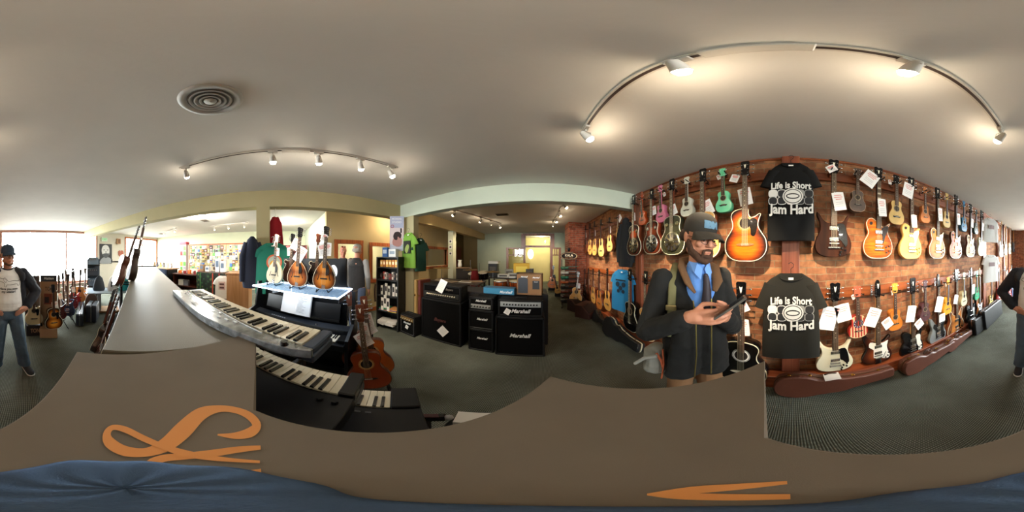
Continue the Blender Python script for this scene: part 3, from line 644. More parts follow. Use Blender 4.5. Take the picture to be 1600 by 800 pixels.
# ukuleles, lower row
uke(mat('#d8c49a', .4), 'red and cream striped ukulele with a ring of stars round its hole', 1339, 445, 525, must=False, extra=flag, head=mat('#b0563c', .4), side=mat('#9a2f24', .4), tags=(tagu(.4, .84, -.08, .04, .05),))
uke('#c97a2e', 'honey orange ukulele in the lower row between sunburst and black electric guitars', 1396, 441, 514, must=False, bind=mat('#8a4a20'), head=mat('#e0a040', .3), tags=(tagu(.05, .86, -.03),))
uke(mat('#4a2a30', .4, var=.5, vscale=25), 'mottled purple-brown ukulele in the lower row', 1442, 437, 500, must=False, tags=(tagu(.35, .82, -.05),))
uke('#e0a030', 'bright amber yellow ukulele in the lower row left of the hollow-body guitar', 1477, 432, 490, lod=1, tags=(tagu(.2, .85),))
uke('#e8e2b8', 'cream ukulele in the lower row right of the hollow-body guitar', 1503, 425, 477, lod=1)
uke('#2fa87a', 'emerald green ukulele in the lower row near the timber post', 1523.5, 423, 468, lod=1)
uke(burst('#3ab0b8', '#123a60', None, .2, .9), 'blue and teal ukulele low behind the phone of the man in the cap', 1129, 440, 519, must=False, head=mat('#c9c0a0'))
# resonators
RES = lambda top, side, plate=None, tags=(): G('resonator', top, side, MAHOG, BLACKG, bind=BIND, plate=plate, tags=tags)
wall_guitar(RES(SB2, MAHOG, mat('#9a8f78', .25, 1), ((-.0, .68, .08, .14, .1),)), 'resonator_guitar', 'dark sunburst resonator guitar hanging nearest the timber post by the beam', 'guitar', 995, 306, 399)
wall_guitar(RES(burst('#8a3818', '#120805', None, .5, 1.0), mat('#8a3a20', .3), CHROME, ((.04, .70, .09, .13, .15),)), 'resonator_guitar', 'red-brown resonator guitar with cream binding, second from the beam', 'guitar', 1023, 297, 397)
wall_guitar(RES(mat('#2c2d1e', .2, coat=.5), mat('#24251a', .3), mat('#b8b49a', .2, 1), ((.0, .62, .11, .14, .35),)), 'resonator_guitar', 'olive black resonator guitar with big round plate behind the man in the cap', 'guitar', 1055, 282, 398)
wall_guitar(G('acoustic', SPRUCE, MAHOG, MAHOG, BLACKG, bind=BIND, tags=((.02, .60, .12, .17, .4),)), 'acoustic_guitar', 'natural spruce acoustic guitar partly hidden behind the black cap', 'guitar', 1104, 268, 404)
wall_guitar(G('cutaway', SBURST, wood('#3a1c10', None, 2, 4), MAHOG, BLACKG, TORT, BIND, bridge=mat('#8a5a30'), rosette=mat('#b08a60', .4), tags=((-.02, .695, .13, .19, .18), (-.09, .86, .09, .09, -.4))), 'acoustic_guitar', 'amber sunburst cutaway acoustic guitar with black pickguard left of the upper black T-shirt', 'guitar', 1168, 258, 408)
# electrics, upper row
wall_guitar(G('horned', WALN, WALN, MAHOG, BLACKG, BLACKG, None, tags=((.02, .60, .12, .19, .2), (-.05, .89, .1, .08, .6))), 'electric_guitar', 'dark walnut double-horned electric guitar with black pickguard right of the upper black T-shirt', 'guitar', 1302, 251, 402)
wall_guitar(G('lespaul', CHB, mat('#b5560f', .3), MAHOG, BLACKG, mat('#2a1a14', .2), BIND, block=1, knob=mat('#5a3a1a', .3), tags=((.01, .60, .10, .20, .1), (-.07, .88, .17, .19, -.55))), 'electric_guitar', 'flame orange single-cut electric guitar on the upper rail', 'guitar', 1371, 263, 404)
wall_guitar(G('lespaul', GOLDL, mat('#e0b868', .3), MAHOG, BLACKG, mat('#e6dcc0', .3), None, knob=GOLD, tags=((.0, .50, .09, .16, .1), (-.06, .87, .16, .20, -.2))), 'electric_guitar', 'pale gold single-cut electric guitar on the upper rail', 'guitar', 1422, 278, 405)
wall_guitar(G('lespaul', burst('#96702f', '#4a2c14'), MAHOG, MAHOG, BLACKG, mat('#e6dcc0', .3), BIND, tags=((.0, .68, .1, .2, .1),)), 'electric_guitar', 'tobacco gold single-cut electric guitar with chrome pickups on the upper rail', 'guitar', 1463, 294, 404)
wall_guitar(G('lespaul', HB, MAHOG, MAHOG, BLACKG, mat('#e6dcc0', .3), BIND, lod=1, tags=((.0, .68, .1, .2, .1),)), 'electric_guitar', 'cherry sunburst single-cut electric guitar on the upper rail', 'guitar', 1492, 305, 404)
wall_guitar(G('lespaul', GOLDT, MAHOG, MAHOG, BLACKG, mat('#e6dcc0', .3), BIND, lod=1, tags=((.0, .7, .1, .18, -.1),)), 'electric_guitar', 'metallic goldtop single-cut electric guitar, second from the bright post', 'guitar', 1515, 319, 402)
wall_guitar(G('lespaul', WHT, WHT, MAHOG, BLACKG, None, None, lod=1, tags=((.0, .7, .1, .18, -.1),)), 'electric_guitar', 'white single-cut electric guitar hanging against the timber post', 'guitar', 1532, 329, 400)
# lower row
wall_guitar(G('acoustic', BLKTOP, BLKTOP, wood('#7a4a28', None, 2, 4), BLACKG, None, BIND, rosette=WHITE, bridge=mat('#e8dfc8', .4), tags=((.0, .69, .14, .19, .08), (.0, .83, .09, .10, .5))), 'acoustic_guitar', 'black acoustic guitar with white soundhole ring left of the lower dark T-shirt', 'guitar', 1163, 438, 590)
wall_guitar(G('acoustic', BLKTOP, BLKTOP, MAHOG, BLACKG, None, BIND, tags=((-.02, .75, .07, .20, .0),)), 'acoustic_guitar', 'glossy black acoustic guitar with cream binding next to the blue T-shirt', 'guitar', 991, 420, 515)
wall_guitar(G('acoustic', SPRUCE, MAHOG, MAHOG, BLACKG, None, BIND, tags=((-.02, .75, .08, .15, .2),)), 'acoustic_guitar', 'pale natural acoustic guitar low beside the shoulder of the man in the cap', 'guitar', 1016, 423, 528)
wall_guitar(G('horned', WHT, WHT, MAHOG, BLACKG, BLACKG, None, tags=((-.04, .78, .16, .25, -.25), (.045, .80, .15, .19, .2))), 'electric_guitar', 'cream white double-horned electric guitar right of the lower dark T-shirt', 'guitar', 1304, 441, 578)
wall_guitar(G('offset', burst('#8a4420', '#120907', '#4a2010', .3, .95), BLACKG, MAPLE, BLACKG, mat('#e9e6dc', .3), None, vibrato=1, tags=((-.04, .72, .15, .22, -.4), (.06, .58, .12, .13, .5))), 'electric_guitar', 'sunburst offset electric guitar with white pickguard and vibrato arm in the lower row', 'guitar', 1370, 437, 566)
wall_guitar(G('singlecut', BLKTOP, BLKTOP, MAPLE, BLACKG, mat('#e9e6dc', .3), None, three=1, tags=((-.04, .70, .14, .22, -.2), (.03, .50, .13, .13, .55))), 'electric_guitar', 'glossy black electric guitar with curved white pickguard in the lower row', 'guitar', 1424, 434, 555)
wall_guitar(G('offset', mat('#8f979a', .3, .3, coat=.4), mat('#7d8588', .3), MAHOG, BLACKG, mat('#141414', .3), None, tags=((-.0, .70, .16, .24, -.3), (.03, .45, .14, .13, .0))), 'electric_guitar', 'silver grey offset electric guitar with black pickguard in the lower row', 'guitar', 1464, 428, 534)
wall_guitar(G('semihollow', SB3, mat('#7a4020', .3), MAHOG, BLACKG, BLACKG, BIND, tags=((-.04, .65, .12, .16, -.3),)), 'electric_guitar', 'brown sunburst hollow-body electric guitar with f-holes in the lower row', 'guitar', 1491, 420, 524)
wall_guitar(G('singlecut', mat('#23282a', .2, coat=.5), BLACKG, MAHOG, BLACKG, mat('#c8cccc', .3), None, lod=1, tags=((-.0, .72, .13, .2, .0),)), 'electric_guitar', 'charcoal electric guitar in the lower row close to the timber post', 'guitar', 1515.5, 418, 506)
wall_guitar(G('offset', burst('#c07030', '#2a1208'), BLACKG, MAPLE, mat('#caa060'), WHITE, None, lod=1), 'electric_guitar', 'small sunburst electric guitar in the lower row against the timber post', 'guitar', 1529, 418, 496)
# beyond the post towards the window
k = 0
FARG = [(1563.5, 343, 402, 'offset', mat('#e6e8ea', .3), 'white offset'), (1570.5, 347, 399, 'offset', burst('#e8c8a0', '#8a6a50'), 'pale sunburst'), (1577, 351, 397, 'singlecut', WHT, 'cream single-cut'), (1583.5, 354, 394, 'singlecut', mat('#2a3038', .3), 'dark slim')]
for px, a, b, kd, m, nm in FARG: wall_guitar(G(kd, m, m, MAPLE, MAPLE, WHITE if kd == 'offset' else None, None, lod=1), 'electric_guitar', f'{nm} electric guitar far along the brick wall in window glare, upper row', 'guitar', px, a, b)
for px, a, b, kd, m, nm in [(1548, 425, 483, 'lespaul', GOLDL, 'cream gold'), (1560, 418, 470, 'offset', mat('#a02830', .3), 'red'), (1569, 415, 462, 'semihollow', SB3, 'brown'), (1578, 413, 455, 'acoustic', SPRUCE, 'blond')]:
    wall_guitar(G(kd, m, m, MAPLE, BLACKG, WHITE if kd == 'offset' else None, None, lod=1), 'electric_guitar' if kd != 'acoustic' else 'acoustic_guitar', f'{nm} guitar low on the far brick wall beside the black cases', 'guitar', px, a, b)
# acoustics in the back part of the wall
BK = [(918, 352, 396, 'slim red-brown'), (925, 349, 398, 'pale wood'), (932.5, 346, 399, 'honey wood'), (943, 343, 401, 'large blond'), (955.5, 340, 393, 'rounded blond')]
BT = [MAHOG, NAT, SPRUCE, NATP, NATP]
ords = ['first', 'second', 'third', 'fourth', 'fifth', 'sixth', 'seventh', 'eighth', 'ninth']
for i, (px, a, b, c) in enumerate(BK): wall_guitar(G('acoustic', BT[i], MAHOG, MAHOG, BLACKG, None, None, lod=1, moustache=i % 2, tags=((.02*(-1)**i, .72, .06, .15, .1*(-1)**i),)), 'acoustic_guitar', f'{c} acoustic instrument, {ords[i]} from the brick pier in the upper back row', 'guitar', px, a, b)
uke(NAT, 'tan ukulele with a white diamond tag beside the black hooded top', 967.5, 336, 372, side=MAHOG, tags=((.02, .93, .13, .13, .7),))
BK = [(917, 420, 466, 'dark brown'), (923, 419, 468, 'reddish'), (930.5, 420, 473, 'blond'), (940.5, 421, 482, 'orange cedar'), (953.5, 419, 484, 'pale spruce')]
BT = [WALN, MAHOG, NAT, mat('#c07838', .3), NAT]
for i, (px, a, b, c) in enumerate(BK): wall_guitar(G('acoustic', BT[i], MAHOG, MAHOG, BLACKG, None, None, lod=1, moustache=1, tags=((.0, .66, .07, .2, .0),)), 'acoustic_guitar', f'{c} acoustic instrument, {ords[i]} from the brick pier in the lower back row', 'guitar', px, a, b)

# ---------------------------------------------------------------- garments
def tshirt_mesh(w, h, fab, seed=0, sleeve=1.0, depth=.07, parent=None, name='garment', hood=False):
    """Hanging T-shirt: origin at the top of the collar, hanging down -z, face towards -y."""
    rng = random.Random(seed); mb = MB(); rings = []; N = 40; H = 26
    for i in range(H+1):
        t = i/H; z = -.02-h*t
        hw = w*(.5 if t > .12 else .20+.30*sqrt(t/.12))*(1 - .02*sin(t*6)) * (1+.05*t)
        z += (.018 if t < .02 else 0)
        dd = depth*(.35+.65*min(1, t*5)); ring = []
        for j in range(N):
            a = 2*pi*j/N; cx = abs(cos(a))**.75*(1 if cos(a) >= 0 else -1); sy = abs(sin(a))**.6*(1 if sin(a) >= 0 else -1)
            f = noise.noise(V((cx*w*4+seed*3, sy, t*1.2)))*.016*min(1, t*2)
            ring.append((cx*hw, -sy*(-1)*dd*.5*(-1)+f, z-(.045*(1-abs(cx)) if t < .02 else 0)))
        rings.append(ring)
    mb.loft(rings, True, True, True)
    for sx in (-1, 1):
        rr = []
        for i in range(9):
            t = i/8; c = V((sx*(w*.40-.02+(.035+.04*sleeve)*t), 0, -.105-.20*t*sleeve)); a_ = .072+.012*t
            d = V((sx*.22, 0, -.97)).normalized(); u = V((d.z, 0, -d.x))*1.0
            rr.append([c+u*cos(2*pi*j/20)*a_*(.92+.05*noise.noise(V((j, i, seed)))) + V((0, 1, 0))*sin(2*pi*j/20)*depth*.45*(1-.15*t) for j in range(20)])
        mb.loft(rr, True, True, True)
    return mb
def clothes_hanger(w, hook=.10, mt=None):
    m = MB(); m.tube([(-w*.40, 0, -.085), (-w*.2, 0, -.04), (0, 0, -.005), (w*.2, 0, -.04), (w*.40, 0, -.085)], .007, 8); m.tube([(0, 0, -.005), (0, 0, .04), (.02, -.01, .055), (.025, -.012, .08), (0, -.01, .10), (-.022, -.006, .085)], .003, 6)
    return m
def tshirt(label, cat, loc, rz, w, h, fab, seed=0, sleeve=1.0, group=None, collar=None, name='t_shirt', hang_col=None, depth=.07):
    t = thing(name, label, cat, loc, rz, group)
    tshirt_mesh(w, h, fab, seed, sleeve, depth).build('cloth', fab, t)
    c = MB(); c.tube([(.115*cos(a)*w/.55, -.012-.018*abs(sin(a)), -.055+.036*(1-sin(a)) if False else -.022-.045*sin(a)) for a in [pi*k/14 for k in range(15)]], .007, 6); c.build('collar', collar or fab, t)
    lb = MB(); lb.box((0, -.02, -.085+.035), (.045, .002, .022)); lb.build('neck_label', PAPER, t)
    clothes_hanger(w).build('clothes_hanger', hang_col or BLACK, t)
    return t
CLB = mat('#121212', .95, bump=.3, bscale=9, var=.06, spec=.2); CLB2 = mat('#22211d', .95, bump=.3, bscale=9, spec=.2)
INK = mat('#d9d8d2', .8); INKD = mat('#8d8d8a', .8)
def print_shirt(t, y, dz):
    def B(p, *a):
        p.v = [V((v.x*.86, v.y, v.z+dz)) for v in p.v]; p.build(*a)
    p = MB(); p.text('Life is Short', .088, (0, y, -.232), .0015, warp=lambda x, z: (x*1.0, z*1.1-.25*x*x+.004), bold=.0028); B(p, 'lettering', INK, t)
    p = MB(); p.text('Jam Hard', .128, (.01, y, -.475), .0015, warp=lambda x, z: (x*.95, z*1.0+.25*x*x-.01), bold=.004); B(p, 'lettering', INK, t)
    p = MB()
    for i in range(5):
        for j in range(2):
            x = -.19+.095*i; z = -.315-.075*j; a = smooth([(x-.04, z-.034), (x+.04, z-.034), (x+.04, z+.034), (x-.04, z+.034)], 3)
            p.mi = 1 if i > 2 else 0; q = inset(a, .004)
            if (i+j) % 3: p.prism(a, y+.002, y); p.mi = 2; p.prism(inset(a, .007), y, y-.0006)
            else: p.prism(a, y+.002, y)
    p.mi = 0; p.prism(disc(.02, -.345, .108, 28, .085), y, y-.0014); p.mi = 2; p.prism(disc(.02, -.345, .096, 28, .074), y-.001, y-.0022); p.mi = 0; p.prism(disc(.02, -.345, .088, 28, .066), y-.002, y-.003); p.mi = 2; p.prism(disc(.02, -.345, .072, 28, .030), y-.003, y-.004)
    p.mi = 0; p.prism(disc(.02, -.345, .060, 20, .018), y-.004, y-.0048)
    B(p, 'emblem', [INK, INKD, mat('#202022', .9)], t)
p1 = onx(1236, 256, XE-.13)
t = tshirt('black T-shirt with white lettering and grid emblem, upper of two on the post', 'T-shirt', V((XE-.15, p1.y, p1.z)), FACE_W, .42, .82, CLB, 1, .95); print_shirt(t, -.052, -.07)
p1 = onx(1236, 426, XE-.16)
t = tshirt('faded charcoal T-shirt printed with white lettering, the lower of two on the post', 'T-shirt', V((XE-.2, p1.y, p1.z)), FACE_W, .50, .88, CLB2, 2, 1.2); print_shirt(t, -.052, -.02)
p1 = onx(974, 421, XE-.14)
t = tshirt('bright blue T-shirt with black print hanging by the timber post', 'T-shirt', V((XE-.16, p1.y, p1.z)), FACE_W+.25, .55, .80, mat('#1c78ae', .9, bump=.15, bscale=9), 3, .8)
pm = MB(); pm.text('JAMES', .07, (0, -.055, -.2), .0015, bold=.002)
for x, z, r in ((-.08, -.30, .05), (.08, -.30, .05), (0, -.36, .045), (-.06, -.42, .035), (.07, -.42, .035)): pm.prism(disc(x, z, r, 14), -.052, -.054)
pm2 = MB()
for x, z, r in ((-.08, -.30, .03), (.08, -.30, .03), (0, -.36, .025)): pm2.prism(disc(x, z, r, 14), -.054, -.0555)
pm = MB()
for x, z, r in ((-.08, -.28, .05), (.08, -.28, .05), (0, -.35, .045), (-.06, -.41, .035), (.07, -.41, .035)): pm.prism(disc(x, z, r, 14), -.052, -.056)
pm.box((0, -.054, -.20), (.26, .004, .03)); pm.build('print', mat('#10283a', .8), t)
# black hooded top on the post
p1 = onx(979, 345, XE-.12)
t = thing('hooded_top', 'long black hooded top hanging on the timber post above the blue T-shirt', 'hoodie', (XE-.14, p1.y, p1.z), FACE_W+.3)
m = MB(); m.loft([[(cos(2*pi*j/20)*a*(1+.08*sin(3*j)), sin(2*pi*j/20)*.05, z) for j in range(20)] for a, z in ((.03, .02), (.07, -.03), (.12, -.12), (.16, -.3), (.17, -.6), (.17, -.78), (.15, -.86))]); m.build('cloth', mat('#0c0e12', .95), t)
for sx in (-1, 1): m = MB(); m.tube([(sx*.08, 0, -.06), (sx*.15, -.01, -.25), (sx*.17, -.01, -.55), (sx*.165, -.01, -.78)], [.05, .055, .05, .04], 12); m.build('sleeve', mat('#0c0e12', .95), t)
m = MB(); m.ell((0, .0, -.02), (.08, .05, .08)); m.build('hood', mat('#0c0e12', .95), t)
# white T-shirts glowing beside the window
for i, (px, y, w, h) in enumerate(((1546, 341, .5, .62), (1547, 398, .5, .70))):
    p1 = onx(px, y, XE-.15); t = tshirt('white T-shirt, %s of two in the window glare on the far post' % ('upper', 'lower')[i], 'T-shirt', (XE-.17, p1.y, p1.z), FACE_W-.5, w, h, mat('#e8eaec', .9), 5+i, .8)
    m = MB(); m.box((0, -.054, -.25), (.18, .004, .10)); m.build('print', mat('#9a8a90', .8), t)

# ---------------------------------------------------------------- guitar cases along the wall foot
def case_outline(L, Wb, Wn):
    b = Wb/2
    up = [(0, b), (.04*L, b*1.75), (.16*L, Wb), (.26*L, Wb*.97), (.36*L, Wb*.82), (.46*L, Wb*.86), (.53*L, Wb*.78), (.62*L, b+Wn*.62), (.80*L, b+Wn*.5), (.97*L, b+Wn*.5), (L, b+Wn*.3)]
    dn = [(L, b-Wn*.3), (.97*L, b-Wn*.5), (.80*L, b-Wn*.5), (.62*L, b-Wn*.62), (.53*L, Wb*.16), (.36*L, Wb*.12), (.26*L, Wb*.03), (.16*L, 0), (.04*L, b*.25)]
    return smooth(up+dn, 3)
def guitar_case(label, loc, rz, L, Wb, Wn, D, m, trimc=GOLD, flat=False, lean=0, handle=None, shape=None, tagc=False):
    """Case standing on its long edge; length along x, depth along y."""
    t = thing('guitar_case', label, 'guitar case', loc, rz, rot=(lean, 0, rz)); o = shape or case_outline(L, Wb, Wn)
    b = MB(); b.prism(o, D/2, .006, .012); b.build('case_bottom', m, t)
    b = MB(); b.prism(o, -.006, -D/2, .014); b.build('lid', m, t)
    q = MB(); q.prism(inset(o, -.003), .007, -.007); q.build('rim', trimc if trimc is not GOLD else mat('#5a3a26', .5), t)
    ztop = lambda x: max([a[1]+(b_[1]-a[1])*(x-a[0])/(b_[0]-a[0]) for a, b_ in zip(o, o[1:]+o[:1]) if abs(b_[0]-a[0]) > 1e-6 and min(a[0], b_[0]) <= x <= max(a[0], b_[0])])
    h = MB(); hx = L*.44; zz = ztop(hx)-.004; h.tube([(hx-.06, 0, zz), (hx-.05, 0, zz+.028), (hx-.02, 0, zz+.04), (hx+.02, 0, zz+.04), (hx+.05, 0, zz+.028), (hx+.06, 0, zz)], .009, 8); h.build('handle', handle or mat('#3a2014', .5), t)
    for f in (.12, .27, .62, .86):
        l = MB(); x = L*f; l.box((x, -.004, ztop(x)-.002), (.035, .03, .012), bev=.003); l.cyl((x, -.03, ztop(x)), (x, -.014, ztop(x)+.003), .006, n=8); l.build('latch', GOLD if trimc is GOLD else CHROME, t)
    return t
LEA = mat('#5e3222', .5, bump=.35, bscale=160, var=.12, vscale=5, coat=.1); BLKC = mat('#141619', .45, bump=.2, bscale=150)
def cloc(px, X, z=.004): a, _ = azel(px); return V((X, X/tan(a), z))
c = guitar_case('brown leather-look guitar case with brass latches below the cream double-horned guitar', cloc(1209, 1.40), FACE_W, 1.13, .345, .14, .13, LEA, lean=-.03)
pt = MB(); pt.box((.50, -.03, .31), (.14, .10, .003), rot=(.2, -.08, 0)); tag(pt.build('card', PAPER, None, cloc(1209, 1.40), (0, 0, FACE_W)), 'white paper card lying on top of the brown guitar case', 'card')
guitar_case('second brown guitar case, lying behind the first towards the window', cloc(1408, 1.38), FACE_W, .95, .28, .13, .14, LEA, trimc=GOLD, lean=-.05)
guitar_case('small third brown guitar case beside the black cases on the floor', cloc(1476, 1.40), FACE_W, .75, .23, .11, .13, LEA, lean=-.05)
rect = lambda L, H: [(0, .03), (.03, 0), (L-.03, 0), (L, .03), (L, H-.03), (L-.03, H), (.03, H), (0, H-.03)]
guitar_case('large black rectangular guitar case with silver rim against the ledge', cloc(1536, 1.30), FACE_W, 1.15, .4, .2, .16, BLKC, trimc=CHROME, shape=rect(1.15, .42), lean=-.12, handle=BLACK)
guitar_case('smaller black guitar case behind the silver-rimmed one', cloc(1520, 1.36), FACE_W, .55, .34, .2, .16, BLKC, trimc=CHROME, shape=rect(.55, .34), lean=-.1, handle=BLACK)
# north part: soft cases and wedge boxes along the wall foot
guitar_case('long black guitar case with cream edge below the black acoustic guitar', V((1.26, 2.95, .004)), FACE_W, 1.18, .40, .16, .13, BLKC, trimc=mat('#d8cfb0', .5), lean=-.25, handle=BLACK)
guitar_case('second black guitar case on the ledge foot, further towards the pier', V((1.30, 3.65, .004)), FACE_W, .62, .30, .12, .12, BLKC, trimc=mat('#5a3a26'), lean=-.25, handle=BLACK)
def wedge(label, loc, rz, m):
    t = thing('wedge_speaker', label, 'speaker', loc, rz); b = MB(); prof = [(-.22, 0), (.2, 0), (.2, .14), (-.02, .34), (-.22, .34)]
    b.X = M.Rotation(pi/2, 4, 'Z'); b.prism(prof, .25, -.25, .008); b.build('cabinet', m, t)
    g = MB(); g.X = M.Rotation(pi/2, 4, 'Z') @ M.Translation(V((.09, 0, .24))) @ M.Rotation(R(41.5), 4, 'Y'); g.box((0, 0, .002), (.24, .42, .012), bev=.004); g.build('grille', mat('#1c0f0c', .8), t)
    h = MB(); h.box((0, .0, .342), (.12, .02, .012), bev=.003); h.build('handle', BLACK, t); return t
wedge('dark brown wedge speaker nearer the back pier', V((1.16, 4.52, 0)), R(-150), mat('#2a1410', .7)); wedge('brown wedge speaker in front of the other wedge by the wall', V((1.26, 3.98, 0)), R(-140), mat('#38190f', .7))
# ================================================================ counter, keyboards, piano
SD = .38; ZT = EYE-SD
GREY = mat('#685f54', .85, bump=.08, bscale=900, var=.06, vscale=5, spec=.15)
GREY2 = mat('#615b4c', .5, bump=.2, bscale=260, var=.05, vscale=4, spec=.35)
def poly3(mb, pts, z0, z1, bev=.004):
    """Flat shape in plan view, pts (x, y)."""
    ins = inset(pts, bev) if bev else pts
    mb.loft([[(x, y, z0) for x, y in pts], [(x, y, z1-bev) for x, y in pts], [(x, y, z1) for x, y in ins]], True, True, False); return mb
top = [(.087, 1.107), (.72, .66), (1.32, .235), (.488, .077), (-.467, -1.436), (-1.25, -.93), (-2.03, -.32), (-.718, -.114)]
t = thing('counter_pedestal', 'grey carpet-covered pedestal top with orange script lettering, directly below the viewpoint', 'pedestal', (0, 0, 0))
m = MB(); poly3(m, [(x*SD, y*SD) for x, y in top][::-1], ZT-.035, ZT, .005); m.build('top_board', GREY, t)
m = MB(); q = [un(-.48, -.10), un(.30, -.10), un(.30, .08), un(-.48, .08)]; poly3(m, [(a.x, a.y) for a in q], 0, ZT-.036, .004); m.build('body', mat('#2b2723', .85), t)
def ribbon(mb, pts, z, sub=5):
    """A painted stroke on a level surface; pts are photograph pixels with half widths."""
    pts = smooth(pts, sub, False); L = []; Rr = []
    for i, (x, y, w) in enumerate(pts):
        a = pts[max(i-1, 0)]; b = pts[min(i+1, len(pts)-1)]; d = V((b[0]-a[0], b[1]-a[1])); d.normalize()
        zz = z+i*1.5e-5; L.append(onz(x-d.y*w, y+d.x*w, zz)); Rr.append(onz(x+d.y*w, y-d.x*w, zz))
    for i in range(len(pts)-1): mb.add([L[i], Rr[i], Rr[i+1], L[i+1]], [(0, 1, 2, 3)], False)
S = lambda *p: [(x/2.5, 480+y/2.5, w/2.5) for x, y, w in p]
m = MB()
ribbon(m, S((850, 498, 3), (915, 502, 12), (975, 490, 19), (1003, 462, 17), (975, 425, 15), (920, 402, 12), (850, 397, 14), (780, 420, 26), (715, 480, 34), (650, 535, 28), (575, 566, 17), (490, 562, 20), (430, 530, 22), (418, 495, 15), (440, 470, 10), (490, 478, 12), (560, 512, 12), (640, 545, 11), (720, 570, 13), (820, 588, 10), (920, 598, 7), (1015, 604, 5)), ZT+.0008)
ribbon(m, S((1018, 548, 8), (930, 556, 12), (820, 572, 14), (720, 582, 13), (640, 590, 14), (588, 612, 18), (600, 634, 18), (690, 650, 10), (800, 656, 4)), ZT+.0012)
ribbon(m, S((900, 652, 2), (960, 645, 6), (1020, 640, 9)), ZT+.0012)
Q = lambda *p: [(800+x/2, 540+y/2, w/2) for x, y, w in p]
ribbon(m, Q((860, 428, 5), (720, 440, 9), (560, 452, 11), (425, 465, 3)), ZT+.0008, 4); ribbon(m, Q((422, 465, 3), (520, 470, 10), (700, 474, 10), (870, 472, 8)), ZT+.001, 4)
m.build('script_lettering', mat('#c48040', .7), t)
# invented blue-grey cloth, standing in for the blurred patch below the viewpoint
m = MB(); rings = []
cx, cy = -.032, -.046
for r0, z in ((.065, .001), (.067, .004), (.060, .008), (.045, .009), (.022, .009), (.004, .009)):
    rings.append([(cx+r0*(1+.05*sin(3*a)+.03*sin(7*a))*cos(a), cy+r0*(1+.05*sin(3*a)+.03*sin(7*a))*sin(a), ZT+z+.0015*sin(9*a+r0*60)) for a in [2*pi*k/48 for k in range(48)]])
m.loft(rings); tag(m.build('cloth', mat('#41536b', .95, bump=.2, bscale=700, var=.1, spec=.1)), 'blue-grey cloth invented in place of the blurred patch on the grey pedestal top', 'cloth')
# long counter running to the south-west
t = thing('display_counter', 'long narrow grey-topped counter running away beside the silver keyboard', 'counter')
m = MB(); q = [un(-.60, -.455), un(-.60, .14), un(-6.1, .16), un(-6.1, -.62)]; poly3(m, [(a.x, a.y) for a in q][::-1], 1.155, 1.20, .006); m.build('counter_top', GREY2, t)
m = MB(); q = [un(-.68, -.10), un(-.68, .09), un(-6.0, .10), un(-6.0, -.55)]; poly3(m, [(a.x, a.y) for a in q][::-1], 0, 1.154, .002); m.build('body', mat('#3a3632', .85), t)
m = MB(); q = [un(-6.0, .16), un(-6.1, .16), un(-6.1, -.62), un(-6.0, -.62)]; poly3(m, [(a.x, a.y) for a in q], 1.20, 1.24, .004); m.build('end_strip', BLACK, t)

def piano_keys(root, x0, x1, y0, y1, z, n, wm=IVORY, first=0):
    """White keys from x0 to x1; y0 is the front (player's) edge, y1 the far edge."""
    w = (x1-x0)/n; m = MB()
    for i in range(n): m.box((x0+w*(i+.5), (y0+y1)/2, z), (w*.94, abs(y1-y0), .014), bev=.0012)
    m.build('white_keys', wm, root); m = MB(); d = y1-y0
    for i in range(n-1):
        if (i+first) % 7 in (2, 6): continue
        xx = x0+w*(i+1); m.loft([[(xx-w*.27, y1, z+.006), (xx+w*.27, y1, z+.006), (xx+w*.27, y1-d*.62, z+.006), (xx-w*.27, y1-d*.62, z+.006)], [(xx-w*.2, y1, z+.017), (xx+w*.2, y1, z+.017), (xx+w*.2, y1-d*.59, z+.017), (xx-w*.2, y1-d*.59, z+.017)]], sm=False)
    m.build('black_keys', BLACKG, root)
RK = R(-130)
def keyboard(label, u0, u1, nkey0, nkey1, npan, z, n, body, pan, endw=.07, thick=.08, over=False, first=0):
    """Keyboard whose player stands on the far (-n) side. u0 far end, u1 near end."""
    c = un(u1, nkey0); t = thing('keyboard', label, 'keyboard', (c.x, c.y, z), RK); L = u1-u0; dk = nkey1-nkey0; dp = npan-nkey0
    b = MB(); b.box((L/2, dk/2-.005, -.035-thick*.3), (L, dk+.03, thick*.6), bev=.006); b.build('body', body, t)
    for ex in (endw/2, L-endw/2): b = MB(); b.box((ex, dk/2-.005, -.012 if over else 0), (endw, dk+.03, .03 if over else .05), bev=.006); b.build('end_block', body, t)
    p = MB(); y = dk+.012
    ol = smooth([(L, y), (L, dp-.02), (L-.03, dp), (.75, dp), (.50, dp-.025), (.30, dp-.065), (.12, dp-.095), (.0, y+.015)], 3, False) + [(.0, y)]
    if not over: ol = [(0, y), (L, y), (L, dp-.02), (L-.02, dp), (.02, dp), (0, dp-.02)]
    poly3(p, ol, -.035 if over else -thick, .005, .004); p.build('control_panel', pan, t)
    piano_keys(t, endw, L-endw, 0, dk, .0, n, first=first)
    return t, L, dk, dp
SILV = mat('#8f9396', .25, .7, var=.45, vscale=28); DKB = mat('#08090c', .4, spec=.3)
t, L, dk, dp = keyboard('silver keyboard with glossy curved panel lying along the edge of the grey counter', -1.62, -.27, -.65, -.50, -.34, 1.24, 36, mat('#3c4a60', .35, .4), SILV, .05, .07, True)
for i in range(16): m = MB(); m.box((.42+i*.055, dk+.04+.018*(i % 3), .007), (.03, .012, .004), bev=.001); m.build('button', mat('#e6e8ea', .3, .5), t)
m = MB(); m.cyl((.10, dk+.045, .005), (.10, dk+.045, .022), .016, .013, 20); m.build('knob', BLACKG, t)
m = MB(); m.box((.78, dk+.10, .0065), (.20, .05, .003), bev=.001); m.build('display', mat('#20323c', .15), t)
m = MB(); m.box((L*.55, dk+.025, .007), (L*.75, .006, .003)); m.build('trim_strip', mat('#e8ecf0', .2, .6), t)
